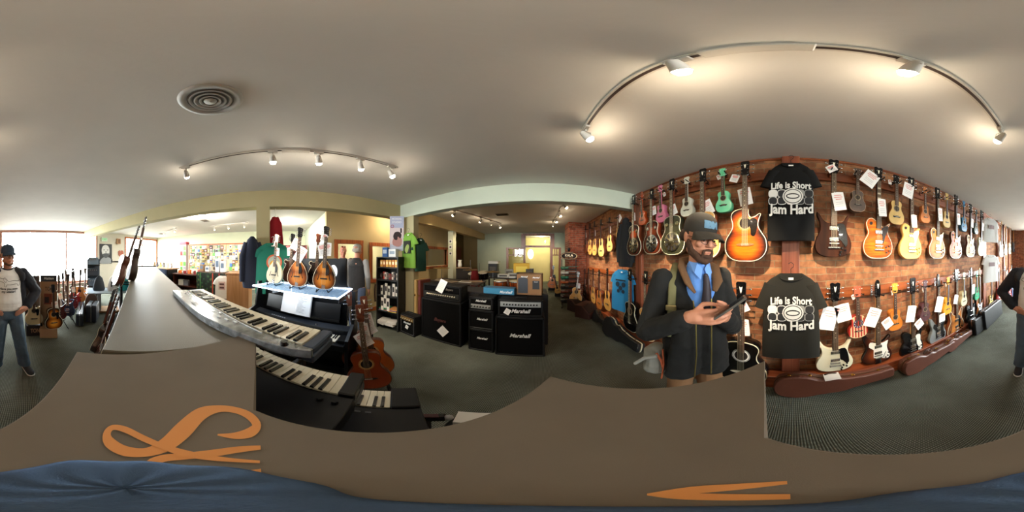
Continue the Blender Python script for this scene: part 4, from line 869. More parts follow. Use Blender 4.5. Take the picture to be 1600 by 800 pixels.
t, L, dk, dp = keyboard('black keyboard on the middle tier of the stand below the silver keyboard', -1.50, -.13, -.66, -.52, -.20, .97, 36, DKB, mat('#06070b', .45, spec=.3), .06, .09, first=2)
for x_ in (.05, .10): m = MB(); m.cyl((x_, dk+.06, .005), (x_, dk+.06, .02), .012, .01, 16); m.build('knob', BLACK, t)
t, L, dk, dp = keyboard('dark grey keyboard on the lowest tier of the stand nearest the pedestal', -1.30, .10, -.78, -.64, -.30, .74, 36, mat('#141416', .5, spec=.3), mat('#101013', .5, spec=.3), .12, .09, first=4)
for i in range(4): m = MB(); m.box((.2+i*.04, dk+.05, .007), (.022, .01, .004)); m.build('button', mat('#55585c', .4), t)
t = thing('keyboard_stand', 'black tiered steel stand holding the three keyboards', 'stand', un(-.9, -.6, 0), R(50))
for sx in (-.4, .35):
    m = MB(); m.box((sx, .25, .56), (.04, .04, 1.1), bev=.004); m.build('upright', BLACK, t)
    m = MB(); m.box((sx, .04, .02), (.05, .62, .035), bev=.006); m.build('foot', BLACK, t)
    for z, y0, y1 in ((.633, -.28, .25), (.862, -.36, .25)): m = MB(); m.box((sx, (y0+y1)/2, z), (.03, y1-y0, .03), bev=.003); m.build('arm', BLACK, t)
    m = MB(); m.box((sx, .08, 1.125), (.03, .34, .03), bev=.003); m.build('arm', BLACK, t)
m = MB(); m.box((-.02, .25, .35), (.75, .03, .03), bev=.003); m.build('crossbar', BLACK, t)
# small clamp-like black holder and white bag seen past the edge of the pedestal
p = onz(668, 648, .62); t = thing('capo_stand', 'small black accessory holder with grey ends just past the lowest keyboard', 'holder', (p.x, p.y, 0), facing(p))
m = MB(); m.lathe([(0, 0), (.13, 0), (.13, .015), (.02, .03), (.015, .55), (0, .55)], n=20); m.build('base', BLACK, t)
m = MB(); m.box((0, 0, .58), (.16, .05, .05), bev=.012); m.build('body', BLACKG, t)
for sx in (-1, 1): m = MB(); m.ell((sx*.085, -.01, .59), (.022, .02, .022)); m.build('end_cap', mat('#9a9ca0', .4), t)
m = MB(); m.box((0, 0, .607), (.09, .03, .006), bev=.002); m.build('label_plate', mat('#4a1c20', .4), t)
p = onz(752, 655, .60); t = thing('stool', 'low black stool just beyond the pedestal, carrying the white paper bag', 'stool', (p.x, p.y+.02, 0))
m = MB(); m.lathe([(0, .42), (.15, .42), (.16, .435), (.15, .45), (0, .45)], n=24); m.build('seat', BLACK, t)
for k in range(3): a = k*2*pi/3+.4; m = MB(); m.cyl((.07*cos(a), .07*sin(a), .42), (.16*cos(a), .16*sin(a), 0), .012, n=8); m.build('leg', STEEL, t)
t = thing('paper_bag', 'white paper bag with a curled handle on the low black stool', 'bag', (p.x, p.y+.02, .45), .3)
m = MB(); m.loft([[(-.11, -.05, 0), (.11, -.05, 0), (.11, .05, 0), (-.11, .05, 0)], [(-.115, -.045, .13), (.12, -.05, .14), (.115, .04, .145), (-.11, .05, .135)]], sm=False); m.build('body', WHITE, t)
m = MB(); m.tube([(-.05+.0*k, -.03, .13+.001*k) if k == 0 else (-.05+.09*k/8, -.03, .135+.045*sin(pi*k/8)) for k in range(9)], .006, 8); m.build('handle', WHITE, t)

# digital piano with a tall black back board
PR = R(50); po = un(-1.15, -1.55)
t = thing('digital_piano', 'black upright digital piano with open music book and tall black back board', 'piano', (po.x, po.y, 0), PR)
PB = mat('#08090c', .35, spec=.4)
for x, w, z1 in ((.72, .035, 1.22), (-.70, .035, 1.22)):
    m = MB(); m.prism([(-.17, .0), (.20, 0), (.20, z1), (.10, z1), (.05, .86), (-.17, .76)], w/2, -w/2, .003); m2 = MB(); m2.X = M.Translation((x, 0, 0)) @ M.Rotation(pi/2, 4, 'Z'); m2.add(m.v, m.f); m2.build('side_panel', PB, t)
m = MB(); m.box((0, .0, .665), (1.40, .36, .07), bev=.004); m.build('key_bed', PB, t)
m = MB(); m.box((0, .09, .75), (1.40, .10, .08), rot=(.25, 0, 0), bev=.004); m.build('control_strip', mat('#24272c', .3), t)
for i in range(7): m = MB(); m.box((-.35+i*.035, .045, .783), (.02, .012, .006), rot=(.25, 0, 0)); m.build('button', mat('#9da2a8', .4), t)
m = MB(); m.cyl((.30, .06, .782), (.30, .06, .80), .012, n=16); m.build('volume_knob', STEEL, t)
piano_keys(t, -.64, .60, -.13, .02, .71, 52)
m = MB(); m.box((.66, -.06, .72), (.09, .14, .04), bev=.004); m.box((-.665, -.06, .72), (.05, .14, .04), bev=.004); m.build('key_block', PB, t)
m = MB(); m.box((-.055, .22, .62), (1.33, .03, 1.22), bev=.004); m.box((.165, .215, 1.40), (.89, .03, .34), bev=.004); m.build('back_board', mat('#060709', .4, spec=.3), t)
m = MB(); m.box((0, .13, .84), (1.1, .012, .03)); m.box((0, .16, .93), (1.1, .012, .22), rot=(-.25, 0, 0)); m.build('music_desk', PB, t)
for sx in (-.45, .45): m = MB(); m.prism(disc(sx if sx > 0 else -.15, 1.42, .05, 24, .075), .200, .196); m.build('light_disc', mat('#e8eef2', .4, emit=.8), t)
m = MB(); m.box((0, .12, .12), (1.38, .03, .06)); m.build('pedal_bar', PB, t)
for sx in (-.06, 0, .06): m = MB(); m.box((sx, .06, .07), (.02, .10, .01), bev=.003); m.build('pedal', GOLD, t)
# open music book
t = thing('music_book', 'open music book with printed pages on the black piano', 'book', un(-1.17, -1.635, .855), PR, rot=(-.25, 0, PR))
for sx in (-1, 1):
    m = MB(); prof = [(0, 0), (.05, -.012), (.12, -.014), (.20, -.008), (.215, -.004)]
    vs = [(sx*x, y, z) for x, y in prof for z in (0, .27)]; m.add(vs, [(2*i, 2*i+2, 2*i+3, 2*i+1) for i in range(4)], True); vs2 = [(x, y+.006 if abs(x) > .001 else y+.006, z) for x, y, z in vs]; m.add(vs2, [(2*i, 2*i+1, 2*i+3, 2*i+2) for i in range(4)], True)
    m.add([vs[8], vs[9], vs2[9], vs2[8]], [(0, 1, 2, 3)]); m.add([vs[1], vs[3], vs[5], vs[7], vs[9], vs2[9], vs2[7], vs2[5], vs2[3], vs2[1]], [tuple(range(10))]); m.build('page', PAPER, t)
m = MB()
for k in range(15): w_ = .07+.07*random.random(); m.box((.03+w_/2, -.0155, .245-.015*k), (w_, .0012, .0022))
m.build('print', mat('#6a6a70', .8), t)
m = MB(); m.box((0, .010, .135), (.44, .004, .28)); m.build('cover', mat('#d8d4cc', .6), t)
# lit glass shelf
t = thing('glass_shelf', 'glass shelf with glowing white edges carrying the mandolins', 'shelf', un(-1.0, -1.50, 1.235), PR)
m = MB(); m.box((0, 0, 0), (1.06, .44, .012)); gl = mat('#9fc4ea', .08, emit=.35, alpha=.45, spec=.8); m.build('glass_plate', gl, t)
LED = mat('#d6e8ff', .4, emit=5.0)
for x, y, w, d in ((0, -.222, 1.07, .008), (.532, 0, .008, .45), (-.532, 0, .008, .45), (.0, .22, 1.06, .006)): m = MB(); m.box((x, y, 0), (w, d, .014), bev=.002); m.build('light_strip', LED, t)
for x in (-.40, .46): m = MB(); m.box((x, .10, -.06), (.012, .22, .10)); m.build('bracket', STEEL, t)
m = MB(); m.box((-.27, .21, -.19), (.012, .012, .36)); m.build('light_tube', mat('#bcd8ff', .4, emit=2.5), t)
o = new_light('shelf_edge_light', 'AREA', un(-1.0, -1.50, 1.2), 2.0, (.75, .87, 1), un(-1.0, -1.5, 0)); o.data.shape = 'RECTANGLE'; o.data.size = 1.0; o.data.size_y = .4; o.rotation_euler = (0, 0, PR)
def small_stand(p, rz):
    t = thing('instrument_stand', 'small black folding stand under a mandolin on the glass shelf', 'stand', p, rz, 'mandolin stands on the glass shelf')
    for sx in (-1, 1):
        m = MB(); m.tube([(sx*.05, -.10, .03), (sx*.06, -.09, .005), (sx*.07, .08, .01), (sx*.03, .06, .16)], .006, 8); m.build('leg', BLACK, t)
    m = MB(); m.tube([(-.03, .06, .16), (0, .07, .2), (.03, .06, .16)], .006, 8); m.build('yoke', BLACK, t)
MD = [(430, 365, 437, 'mandolin', WHT, WHT, WHT, 'white mandolin with white headstock, leftmost on the lit glass shelf', -1.50, ((.03, .70, .07, .09, .05), (.0, .85, .05, .06, -.2))),
      (466, 354, 440, 'mandolin', burst('#c98038', '#2a140a', '#8a4818', .3, 1.0), WALN, BLACKG, 'sunburst mandolin with two white tags in the middle of the lit shelf', -1.50, ((-.03, .78, .09, .12, -.45), (.09, .64, .11, .17, -.5))),
      (507, 352, 443, 'mandolin', burst('#d98a30', '#1d0e06', '#9a5210', .3, .95), WALN, BLACKG, 'dark-rimmed sunburst mandolin nearest the right end of the lit shelf', -1.50, ((-.07, .70, .09, .12, .3), (.03, .72, .085, .13, .0), (.0, .85, .06, .07, -.5))),
      (455, 364, 436, 'fmandolin', WALN, WALN, BLACKG, 'dark mandolin standing behind the middle one on the shelf', -1.66, ((-.05, .70, .07, .1, .1),)),
      (495, 364, 436, 'fmandolin', mat('#1a1210', .2, coat=.5), BLACKG, MAHOG, 'nearly black mandolin standing behind the right-hand one on the shelf', -1.66, ())]
for px, ya, yb, kd, tp, sd, hd, lb, n0, tags in MD:
    az, _ = azel(px); off = abs(az-R(-140)); r = -n0/sin(off); eb = azel(0, yb)[1]; ea = azel(0, ya)[1]; zb = 1.262; s = (EYE+r*tan(ea)-zb)*.99
    pp = V((sin(az)*r, cos(az)*r, zb)); make_guitar(G(kd, tp, sd, sd, hd, None, BIND, tags=tags), 'mandolin', lb, 'mandolin', pp, R(60), s, None, .03, -.10); 
    if n0 > -1.6: small_stand((pp.x, pp.y, 1.242), R(60))
# classical guitars on a floor stand by the piano
t = thing('guitar_stand', 'black floor stand holding the row of classical guitars beside the piano', 'stand', atr(585, 1.62, z=0), R(62))
m = MB(); m.tube([(-.14, -.2, .02), (-.10, -.05, .14), (0, .1, .2), (0, .35, .62)], .011, 8); m.tube([(.14, -.2, .02), (.10, -.05, .14), (0, .1, .2)], .011, 8); m.build('frame', BLACK, t)
for sx in (-1, 1): m = MB(); m.tube([(sx*.10, .1, .12), (sx*.10, -.3, .12), (sx*.10, -.32, .17)], .01, 8); m.build('cradle_arm', BLACK, t)
m = MB(); m.tube([(-.2, .3, .012), (0, .1, .2), (.2, .3, .012)], .011, 8); m.build('rear_leg', BLACK, t)
CL = G('acoustic', mat('#8a3a16', .3, coat=.3, var=.12), wood('#5a2412', None, 2, 4, .3, .4), MAHOG, MAHOG, None, mat('#5a3018', .4), rosette=mat('#c9a86a', .4), tags=((-.03, .70, .13, .16, .45), (.02, .80, .07, .17, .1)))
for i, (px, r, zz, s, lb) in enumerate(((579, 1.44, .16, .98, 'reddish cedar classical guitar, front one on the stand beside the piano'), (588, 1.64, .20, .98, 'orange classical guitar leaning right behind the front one beside the piano'), (566, 1.78, .22, .98, 'dark classical guitar, rearmost on the stand beside the piano'))):
    g = dict(CL); 
    if i == 1: g['top'] = mat('#b8622a', .25, coat=.5, var=.1)
    if i == 2: g['tags'] = ((.0, .62, .06, .2, .0),)
    make_guitar(g, 'classical_guitar', lb, 'guitar', atr(px, r, z=zz), R(60), s, None, R(-6)-.03*i, -.16)

# ================================================================ amplifiers in front of the north beam
TOLEX = mat('#070708', .75, bump=.3, bscale=220, spec=.25); GRL = mat('#050506', .95, bump=.2, bscale=300, spec=.15); SCR = mat('#e4e4e2', .4)
def amp(kind, label, x0, x1, y0, z0, z1, depth, logo=None, lsize=.07, lpos=(.5, .5), panel=None, trimw=False, rz=0, grille=True, knobs=8, pan_z=(.6, .9), group=None, lshear=.35, lmat=None):
    w = x1-x0; h = z1-z0; t = thing(kind, label, 'amplifier', ((x0+x1)/2, y0, z0), rz, group)
    b = MB(); b.box((0, depth/2+.012, h/2), (w, depth-.02, h), bev=.010); b.build('cabinet', TOLEX, t)
    f = MB()
    for bx, bz, bw, bh in ((0, h-.015, w, .03), (0, .015, w, .03), (-w/2+.015, h/2, .03, h), (w/2-.015, h/2, .03, h)): f.box((bx, .008, bz), (bw, .03, bh), bev=.006)
    f.build('front_frame', mat('#0e0f11', .5, bump=.2, bscale=200, spec=.3), t)
    g = MB(); g.box((0, .012, h/2), (w-.05, .012, h-.05)); g.build('grille_cloth', GRL, t)
    if trimw:
        p = MB(); p.tube([(-w/2+.035, 0, .035), (w/2-.035, 0, .035), (w/2-.035, 0, h-.035), (-w/2+.035, 0, h-.035)], .003, 6, closed=True); p.build('piping', SCR, t)
    if panel is not None:
        pz0, pz1 = pan_z; p = MB(); p.box((0, -.006, h*(pz0+pz1)/2), (w-.07, .014, h*(pz1-pz0)), bev=.002); pp = p.build('control_panel', panel, t)
        for k in range(knobs):
            q = MB(); x = -w*.36+w*.72*k/(knobs-1); q.cyl((x, -.013, h*(pz0+pz1)/2), (x, -.030, h*(pz0+pz1)/2), min(.011, w/knobs*.3), n=10); q.build('knob', BLACK if panel in (CHROME, SILVP) else CREAM, pp)
    if logo:
        l = MB(); l.text(logo, lsize, (w*(lpos[0]-.5), -.004, h*lpos[1]), .004, lshear, bold=lsize*.025); l.build('logo', lmat or SCR, t)
    for sx in (-1, 1):
        for sz in (0, 1): c = MB(); c.ell((sx*(w/2-.018), .015, h*sz+(.018 if not sz else -.018)), (.025, .022, .025), 8); c.build('corner_guard', BLACKG, t)
    if h < .45: c = MB(); c.tube([(-.08, depth*.5, h), (-.07, depth*.5, h+.018), (.07, depth*.5, h+.018), (.08, depth*.5, h)], .007, 8, flat=1.2); c.build('handle', BLACK, t)
    return t
SILVP = mat('#c2c4c2', .35, .6); DPAN = mat('#16140f', .5)
amp('combo_amplifier', 'small black practice amplifier with white piping at the foot of the column', -2.40, -2.00, 2.13, 0, .43, .22, 'Marshall', .055, (.5, .62), mat('#8a6a3a', .4, .5), True, 0, knobs=6, pan_z=(.74, .92))
amp('speaker_cabinet', 'largest black speaker cabinet with dim red script, left of the row', -1.96, -1.15, 2.27, 0, .83, .38, 'Bugera', .085, (.5, .55), None, False, lmat=mat('#4a2420', .5))
amp('amplifier_head', 'wide black amplifier head with rows of small cream knobs on the largest cabinet', -1.94, -1.17, 2.30, .835, 1.10, .26, 'Bugera', .05, (.72, .75), DPAN, False, knobs=14, pan_z=(.18, .5), lmat=mat('#6a6258', .5))
amp('speaker_cabinet', 'lower of two small stacked speaker cabinets in the middle of the row', -1.03, -.63, 2.28, 0, .42, .30, 'Marshall', .048, (.55, .62))
amp('speaker_cabinet', 'upper of two small stacked speaker cabinets in the middle of the row', -1.03, -.63, 2.28, .425, .76, .28, 'Marshall', .048, (.55, .55))
amp('amplifier_head', 'small amplifier head with silver panel topping the middle stack', -1.02, -.64, 2.28, .765, .965, .26, 'Marshall', .048, (.5, .74), SILVP, knobs=7, pan_z=(.12, .45))
amp('speaker_cabinet', 'square black speaker cabinet with white script at the right end of the row', -.60, .10, 2.25, 0, .70, .36, 'Marshall', .085, (.5, .56), lmat=SCR)
amp('amplifier_head', 'black amplifier head with long silver control panel at the right end of the row', -.56, .08, 2.26, .705, .96, .27, 'Marshall', .078, (.5, .36), SILVP, knobs=12, pan_z=(.62, .92))
def card(label, p, rz, w, h, rot=0, tilt=0, name='price_card'):
    m = MB(); m.prism([(-w/2, -h/2), (w/2, -h/2), (w/2, h/2), (-w/2, h/2)], .001, -.001); m.mi = 1
    for k in range(5): m.prism([(-w*.32, h*.3-k*h*.13), (w*.32, h*.3-k*h*.13), (w*.32, h*.3-k*h*.13+.004), (-w*.32, h*.3-k*h*.13+.004)], -.001, -.0016)
    return tag(m.build(name, [PAPER, TAGG], None, p, Euler((tilt, rot, rz), 'XYZ')), label, 'card')
card('white sheet leaning on the wide amplifier head with cream knobs', (-1.52, 2.27, 1.09), .0, .14, .22, .35, -.3)
card('white card turned diagonally at the foot of the largest speaker cabinet', (-1.48, 2.248, .26), 0, .16, .18, .7)
card('white card turned diagonally on the long silver-panelled amplifier head', (-.42, 2.238, .79), 0, .08, .09, .5)
card('small white card on the front of the practice amplifier', (-2.18, 2.105, .19), 0, .07, .08, .4)
m = MB(); m.box((0, 0, .06), (.52, .16, .11), bev=.003); m.mi = 1; m.box((0, -.081, .06), (.50, .002, .09)); m.mi = 2; m.text('Marshall', .06, (.12, -.083, .05), .001, .35, bold=.0015)
o = m.build('product_box', [mat('#2a5a78', .6), mat('#2f7ba0', .5), SCR], None, (-.62, 2.62, .965), (0, 0, -.05)); tag(o, 'long flat blue cardboard box behind the middle amplifier head', 'box')
t = thing('product_box', 'tall brown carton printed with pictures of black gear behind the right amplifier', 'box', (-.12, 2.72, .965-.0), -.12)
m = MB(); m.box((0, 0, .17), (.40, .26, .34), bev=.003); m.build('carton', mat('#8a6440', .8, var=.06), t)
m = MB(); m.prism([(-.18, .03), (-.02, .0+.03), (-.02, .27), (-.10, .30), (-.18, .27)], -.131, -.134); m.build('picture', mat('#2c3038', .6), t); m = MB(); m.box((.11, -.132, .17), (.11, .003, .14)); m.box((.11, -.134, .22), (.09, .003, .012)); m.build('picture', mat('#17181c', .6), t)
m = MB(); m.text('Marshall', .032, (-.08, -.136, .30), .001, .35, bold=.001); m.text('Marshall', .032, (.11, -.133, .29), .001, .35, bold=.001); m.text('Marshall', .018, (.11, -.136, .22), .001, .3); m.build('lettering', SCR, t)
m = MB(); m.box((0, 0, .4825), (1.7, .5, .96), bev=.01); tag(m.build('display_plinth', mat('#121013', .8), None, (-.68, 2.88, 0)), 'black cloth-covered plinth behind the amplifiers carrying the boxes', 'plinth')
for i, (x, c, lb) in enumerate(((-2.235, '#a98a52', 'tan upright instrument case between column and largest cabinet'), (-2.13, '#5c1f18', 'dark red upright instrument case beside the largest cabinet'))):
    t = thing('upright_case', lb, 'case', (x, 2.56, 0)); m = MB(); m.box((0, 0, .56), (.07, .34, 1.12), bev=.012); m.build('shell', mat(c, .6), t)
    for z in (.3, .8): m = MB(); m.box((0, -.172, z), (.03, .012, .04), bev=.003); m.build('latch', GOLD, t)
# ================================================================ column corner: shelf, poster, shirts
t = thing('bookcase', 'black bookcase of accessories and books beside the front column', 'bookcase', (-2.68, 2.12, 0), R(20))
BKM = mat('#0d0c0d', .55)
for x in (-.25, .25): m = MB(); m.box((x, .0, .79), (.025, .30, 1.58)); m.build('side_panel', BKM, t)
m = MB(); m.box((0, .145, .79), (.50, .012, 1.56)); m.build('back_panel', BKM, t)
shz = [.10, .42, .76, 1.10, 1.36, 1.57]
for z in shz: m = MB(); m.box((0, 0, z), (.48, .29, .022)); m.build('shelf', BKM, t)
BC = M.Translation((-2.68, 2.12, 0)) @ M.Rotation(R(20), 4, 'Z')
def goods(name, lb, cat, grp, x, y, z, d, col, rz=0, det=None):
    m = MB(); m.box((0, 0, d[2]/2), d, bev=min(.003, min(d)/4)); mats = [mat(col, .6)]
    if det: m.mi = 1; m.box((0, -d[1]/2-.0006, d[2]*.55), (d[0]*.7, .001, d[2]*.4)); mats.append(mat(det, .6))
    p = BC @ V((x, y, z)); return tag(m.build(name, mats, None, p, (0, 0, R(20)+rz)), lb, cat, grp)
for i in range(6): goods('string_pack', f'{ords[i]} gold and orange packet from the left in the top row of the black bookcase', 'packet', 'gold packets on the bookcase', -.18+i*.072, -.06, 1.372, (.06, .05, .15), ['#c9923a', '#b8702a', '#d8a850'][i % 3], 0, '#e8d8b0')
cc = ['#2a1a1a', '#b83028', '#d8d4cc', '#4a4a50', '#8a2a2a', '#e8e4dc', '#252830', '#c8c0b0']
for i in range(8): goods('accessory_box', f'{"dark pale red".split()[[0,2,1,0,2,1,0,1][i]]} accessory box, {ords[i]} from the left on the second bookcase shelf', 'box', 'accessory boxes on the second shelf', -.19+i*.054, -.05+.02*(i % 2), 1.112, (.046, .06, .12+.05*((i*3) % 4)/4), cc[i], 0, '#6a5a50')
for i in range(7): goods('booklet', f'{"black-and-white dark white".split()[i % 3]} booklet, {ords[i]} from the left on the third bookcase shelf', 'booklet', 'booklets on the third shelf', -.18+i*.06, -.06-.01*(i % 3), .772, (.054, .02, .20+.03*(i % 3)), ['#ece8e0', '#1d1a1c', '#e4e0d8'][i % 3], 0, '#3a3436')
for i in range(3): goods('booklet', f'{ords[i]} from the left of three white booklets hanging over a bookcase shelf edge', 'booklet', 'white booklets over the shelf edge', -.11+i*.07, -.15, .45+.0*i+.06*(i % 2), (.062, .012, .28), '#ece8e0', 0, '#2a2628')
for i, c in enumerate(['#3f7a9a', '#c9742a', '#7a4a8a', '#3a9a6a', '#d8c84a', '#b8483a', '#4a5a9a', '#d89a5a']): goods('songbook', f'{["blue","orange","purple","green","yellow","red","navy","peach"][i]} songbook lying in the fourth-shelf stack of the bookcase', 'book', 'songbooks stacked flat', -.10+(i//4)*.22, -.02, .432+(i % 4)*.014, (.20, .26, .012), c, .08*(i % 3-1))
for i in range(4): goods('paper_stack', f'{["lower left", "lower right", "upper left", "upper right"][i]} pile of white leaflets on the lowest bookcase shelf', 'leaflets', 'white leaflets at the bottom of the bookcase', -.12+(i % 2)*.2, -.06, .112+(i//2)*.05, (.20, .24, .045), '#d8d4cc', .2*(i-1.5))
goods('supply_box', 'blue box standing on top of the black bookcase', 'box', None, -.12, 0, 1.582, (.12, .1, .20), '#2a5a9a', .1, '#c8d8e8')
goods('supply_box', 'white box standing on top of the black bookcase by the poster', 'box', None, .08, -.02, 1.582, (.18, .1, .16), '#d4d6d4', -.1, '#8a9aa8')
# studio poster on the beam corner
a = atr(609, 3.40, 338); b_ = atr(631, 3.40, 338); zt = a.z; zb = atr(620, 3.40, 392).z
w_ = (b_-a).length; mid = (a+b_)/2
t = thing('studio_poster', 'pale poster with a portrait photograph hanging above the bookcase', 'poster', (mid.x, mid.y, zb), facing(mid)); h_ = zt-zb
m = MB(); m.box((0, 0, h_/2), (w_, .006, h_)); m.build('sheet', mat('#a9aec6', .6), t)
m = MB(); m.box((0, -.004, h_*.42), (w_*.94, .002, h_*.48)); m.build('photograph', mat('#d8c8c8', .6), t)
m = MB(); m.prism(smooth([(x*.75, z*.85+.02) for x, z in ((-.10, .12), (.02, .08), (.12, .11), (.14, .26), (.06, .33), (-.06, .31), (-.12, .22))], 3), -.0052, -.0062); m.build('picture', mat('#b8847c', .7), t)
m = MB(); m.prism(smooth([(x*.75, z) for x, z in ((-.07, .24), (.01, .23), (.03, .30), (.10, .26), (.13, .34), (.06, .40), (-.05, .39), (-.10, .31))], 3), -.0064, -.007); m.build('picture', mat('#2a1c1e', .7), t)
m = MB(); m.box((w_*.30, -.0066, h_*.58), (.03, .001, .10)); m.build('picture', BLACK, t)
m = MB(); m.text('RECORDING', .044, (0, -.004, h_*.92), .001, sx=.8, bold=.001); m.text('STUDIO', .06, (0, -.004, h_*.82), .001, sx=.9, bold=.001); m.build('lettering', WHITE, t)
m = MB(); ringm(m, -w_*.32, h_*.70, .025, .035, -.0075); m.build('emblem', mat('#a03040', .6), t)
m = MB()
for k in range(6): m.box((0, -.005, h_*.16-k*.022), (w_*.8, .001, .006))
m.build('small_print', WHITE, t)
# shirts on the column
pp = atr(638, 3.15, 364); t = tshirt('lime green T-shirt with dark photo print hanging on the front column', 'T-shirt', V((-2.37, 2.345, pp.z+.03)), R(4), .34, .70, mat('#6f9a36', .9, bump=.1, bscale=9), 8, .75)
m = MB(); m.box((0, -.056, -.30), (.18, .004, .26)); m.mi = 1; m.prism(smooth([(-.04, -.30), (.02, -.24), (.06, -.28), (.04, -.36), (.0, -.42), (-.05, -.38)], 3), -.059, -.0605); m.build('print', [mat('#1b1d16', .8), mat('#8a9a50', .8)], t)
pp = atr(656, 3.35, 372); tshirt('dark green T-shirt hanging behind the lime one on the column', 'T-shirt', V((-2.19, 2.50, pp.z)), R(70), .24, .66, mat('#153c2c', .9), 9, .8)
pp = atr(413, 2.60, 380); t = tshirt('teal green T-shirt with round orange emblem hanging on the khaki column', 'T-shirt', pp+V((.05, .14, 0)), R(92), .52, .78, mat('#1d7a68', .9, bump=.1, bscale=9), 10, .6, hang_col=WHITE)
m = MB(); m.prism(disc(.02, -.30, .12, 32), -.052, -.056); m.mi = 1; m.prism(disc(.02, -.30, .095, 28), -.056, -.058); m.mi = 2; m.prism(smooth([(-.05, -.33), (-.02, -.28), (.04, -.27), (.10, -.31), (.09, -.35), (-.02, -.36)], 3), -.058, -.060); m.build('emblem', [mat('#c96a4a', .8), mat('#a9bcb4', .8), mat('#d8a030', .8)], t)
pp = atr(394, 2.62, 372)
t = thing('jacket', 'navy jacket hanging at the near side of the khaki column', 'jacket', pp+V((0, 0, 0)), R(100))
m = MB(); m.loft([[(cos(2*pi*j/20)*a, sin(2*pi*j/20)*.09, z) for j in range(20)] for a, z in ((.03, .02), (.08, -.03), (.12, -.14), (.15, -.4), (.16, -.72), (.15, -.80))]); m.build('cloth', mat('#1c2438', .9), t)
for sx in (-1, 1): m = MB(); m.tube([(sx*.08, 0, -.08), (sx*.15, -.01, -.3), (sx*.16, -.02, -.70)], [.06, .06, .045], 12); m.build('sleeve', mat('#1c2438', .9), t)
pp = atr(425, 2.86, 340)
t = thing('red_banner_cloth', 'tall red cloth hanging in the opening behind the mandolins', 'cloth', pp+V((.05, .06, 0)), R(95)); m = MB()
m.loft([[(x*w+.0, .02*sin(9*x+z*3)-.01, z) for x in [k/12-.5 for k in range(13)]] + [(x*w, .02*sin(9*x+z*3)+.01, z) for x in [.5-k/12 for k in range(13)]] for z, w in ((0, .10), (-.12, .22), (-.4, .27), (-.8, .33))]); m.build('cloth', mat('#a01c2c', .9), t); m = MB(); m.cyl((0, 0, -.01), (0, 0, BB-t.location.z), .004, n=6); m.build('cord', WHITE, t)

# ================================================================ back room
def table(name, lb, x, y, w, d, h, topc, legc, rz=0, thick=.03):
    t = thing(name, lb, 'table', (x, y, 0), rz); m = MB(); m.box((0, 0, h-thick/2), (w, d, thick), bev=.004); m.build('table_top', topc, t)
    for sx in (-1, 1):
        for sy in (-1, 1): m = MB(); m.box((sx*(w/2-.04), sy*(d/2-.04), (h-thick)/2), (.04, .04, h-thick)); m.build('leg', legc, t)
    return t
table('display_table', 'dark table with sheet music and small items behind the largest amplifier', -1.9, 3.55, 1.3, .6, .98, mat('#3a2a22', .6), BLACK)
for i, (x, y, c, rz) in enumerate(((-2.3, 3.45, '#d8cdb8', .2), (-2.0, 3.38, '#c8b090', -.3), (-1.65, 3.5, '#d9d6cc', .1), (-1.45, 3.65, '#b88a60', .5))):
    m = MB(); m.box((0, 0, .006), (.30, .22, .010)); m.mi = 1; m.box((0, -.0, .0115), (.24, .16, .001)); tag(m.build('sheet_music', [mat(c, .7), mat('#8a7a6a', .7)], None, (x, y, .981), (0, 0, rz)), f'{["cream","tan","white","brown"][i]} sheet music lying on the dark table by the cream column', 'sheet music')
def round_tray(lb, px, py, r, d, c):
    p = atr(px, r, py); t = thing('cymbal', lb, 'cymbal', (p.x, p.y, 0)); m = MB(); m.lathe([(0, p.z+.02), (.03, p.z+.018), (.05, p.z+.005), (d, p.z-.012), (d, p.z-.015), (.05, p.z), (0, p.z)], n=28); m.build('plate', mat(c, .3, .8), t)
    m = MB(); m.cyl((0, 0, .35), (0, 0, p.z+.04), .008, n=8); m.build('rod', STEEL, t)
    for k in range(3): a = k*2.09; m = MB(); m.cyl((0, 0, .4), (.24*cos(a), .24*sin(a), .0), .009, n=8); m.build('leg', STEEL, t)
round_tray('bronze cymbal on a stand in front of the cream column', 690, 418, 4.2, .22, '#9a7a42'); round_tray('wide bronze cymbal over the drum kit at the back', 770, 424, 4.8, .24, '#8a6c3a'); round_tray('dull cymbal beside the red cloth at the back', 735, 421, 4.4, .20, '#7a6238')
def drum(name, lb, x, y, z0, r, h, shell, tilt=0, ax='z', cat='drum'):
    t = thing(name, lb, cat, (x, y, z0), 0, rot=(tilt, 0, 0))
    m = MB(); m.lathe([(r*.98, 0), (r*1.02, h*.3), (r, h), ], n=28); m.build('shell', shell, t)
    m = MB(); m.lathe([(0, h), (r, h), (r*1.03, h-.005)], n=28); m.build('drum_head', mat('#d8cfb8', .6), t)
    for zz in (.01, h-.012): m = MB(); m.lathe([(r*1.01, zz-.01), (r*1.05, zz-.01), (r*1.05, zz+.012), (r*1.01, zz+.012)], n=28); m.build('hoop', CHROME, t)
    for k in range(6): a = k*pi/3; m = MB(); m.cyl((r*1.05*cos(a), r*1.05*sin(a), h*.35), (r*1.05*cos(a), r*1.05*sin(a), h), .006, n=6); m.build('lug', CHROME, t)
    return t
OR = wood('#b0501c', '#6e2a0c', 2, 4, .2, .6)
for i, (px, r, lb) in enumerate(((782, 3.55, 'orange-brown conga drum, left of the pair behind the amplifiers'), (806, 3.5, 'orange-brown conga drum, right of the pair beside the printed carton'))):
    p = atr(px, r); drum('conga', lb, p.x, p.y, .50, .145, .56, OR)
    t = thing('drum_stand', f'chrome stand under the {"left" if i == 0 else "right"} conga drum', 'stand', (p.x, p.y, 0))
    for k in range(3): a = k*2.09+.5; m = MB(); m.cyl((.10*cos(a), .10*sin(a), .5), (.22*cos(a), .22*sin(a), 0), .012, n=8); m.build('leg', CHROME, t)
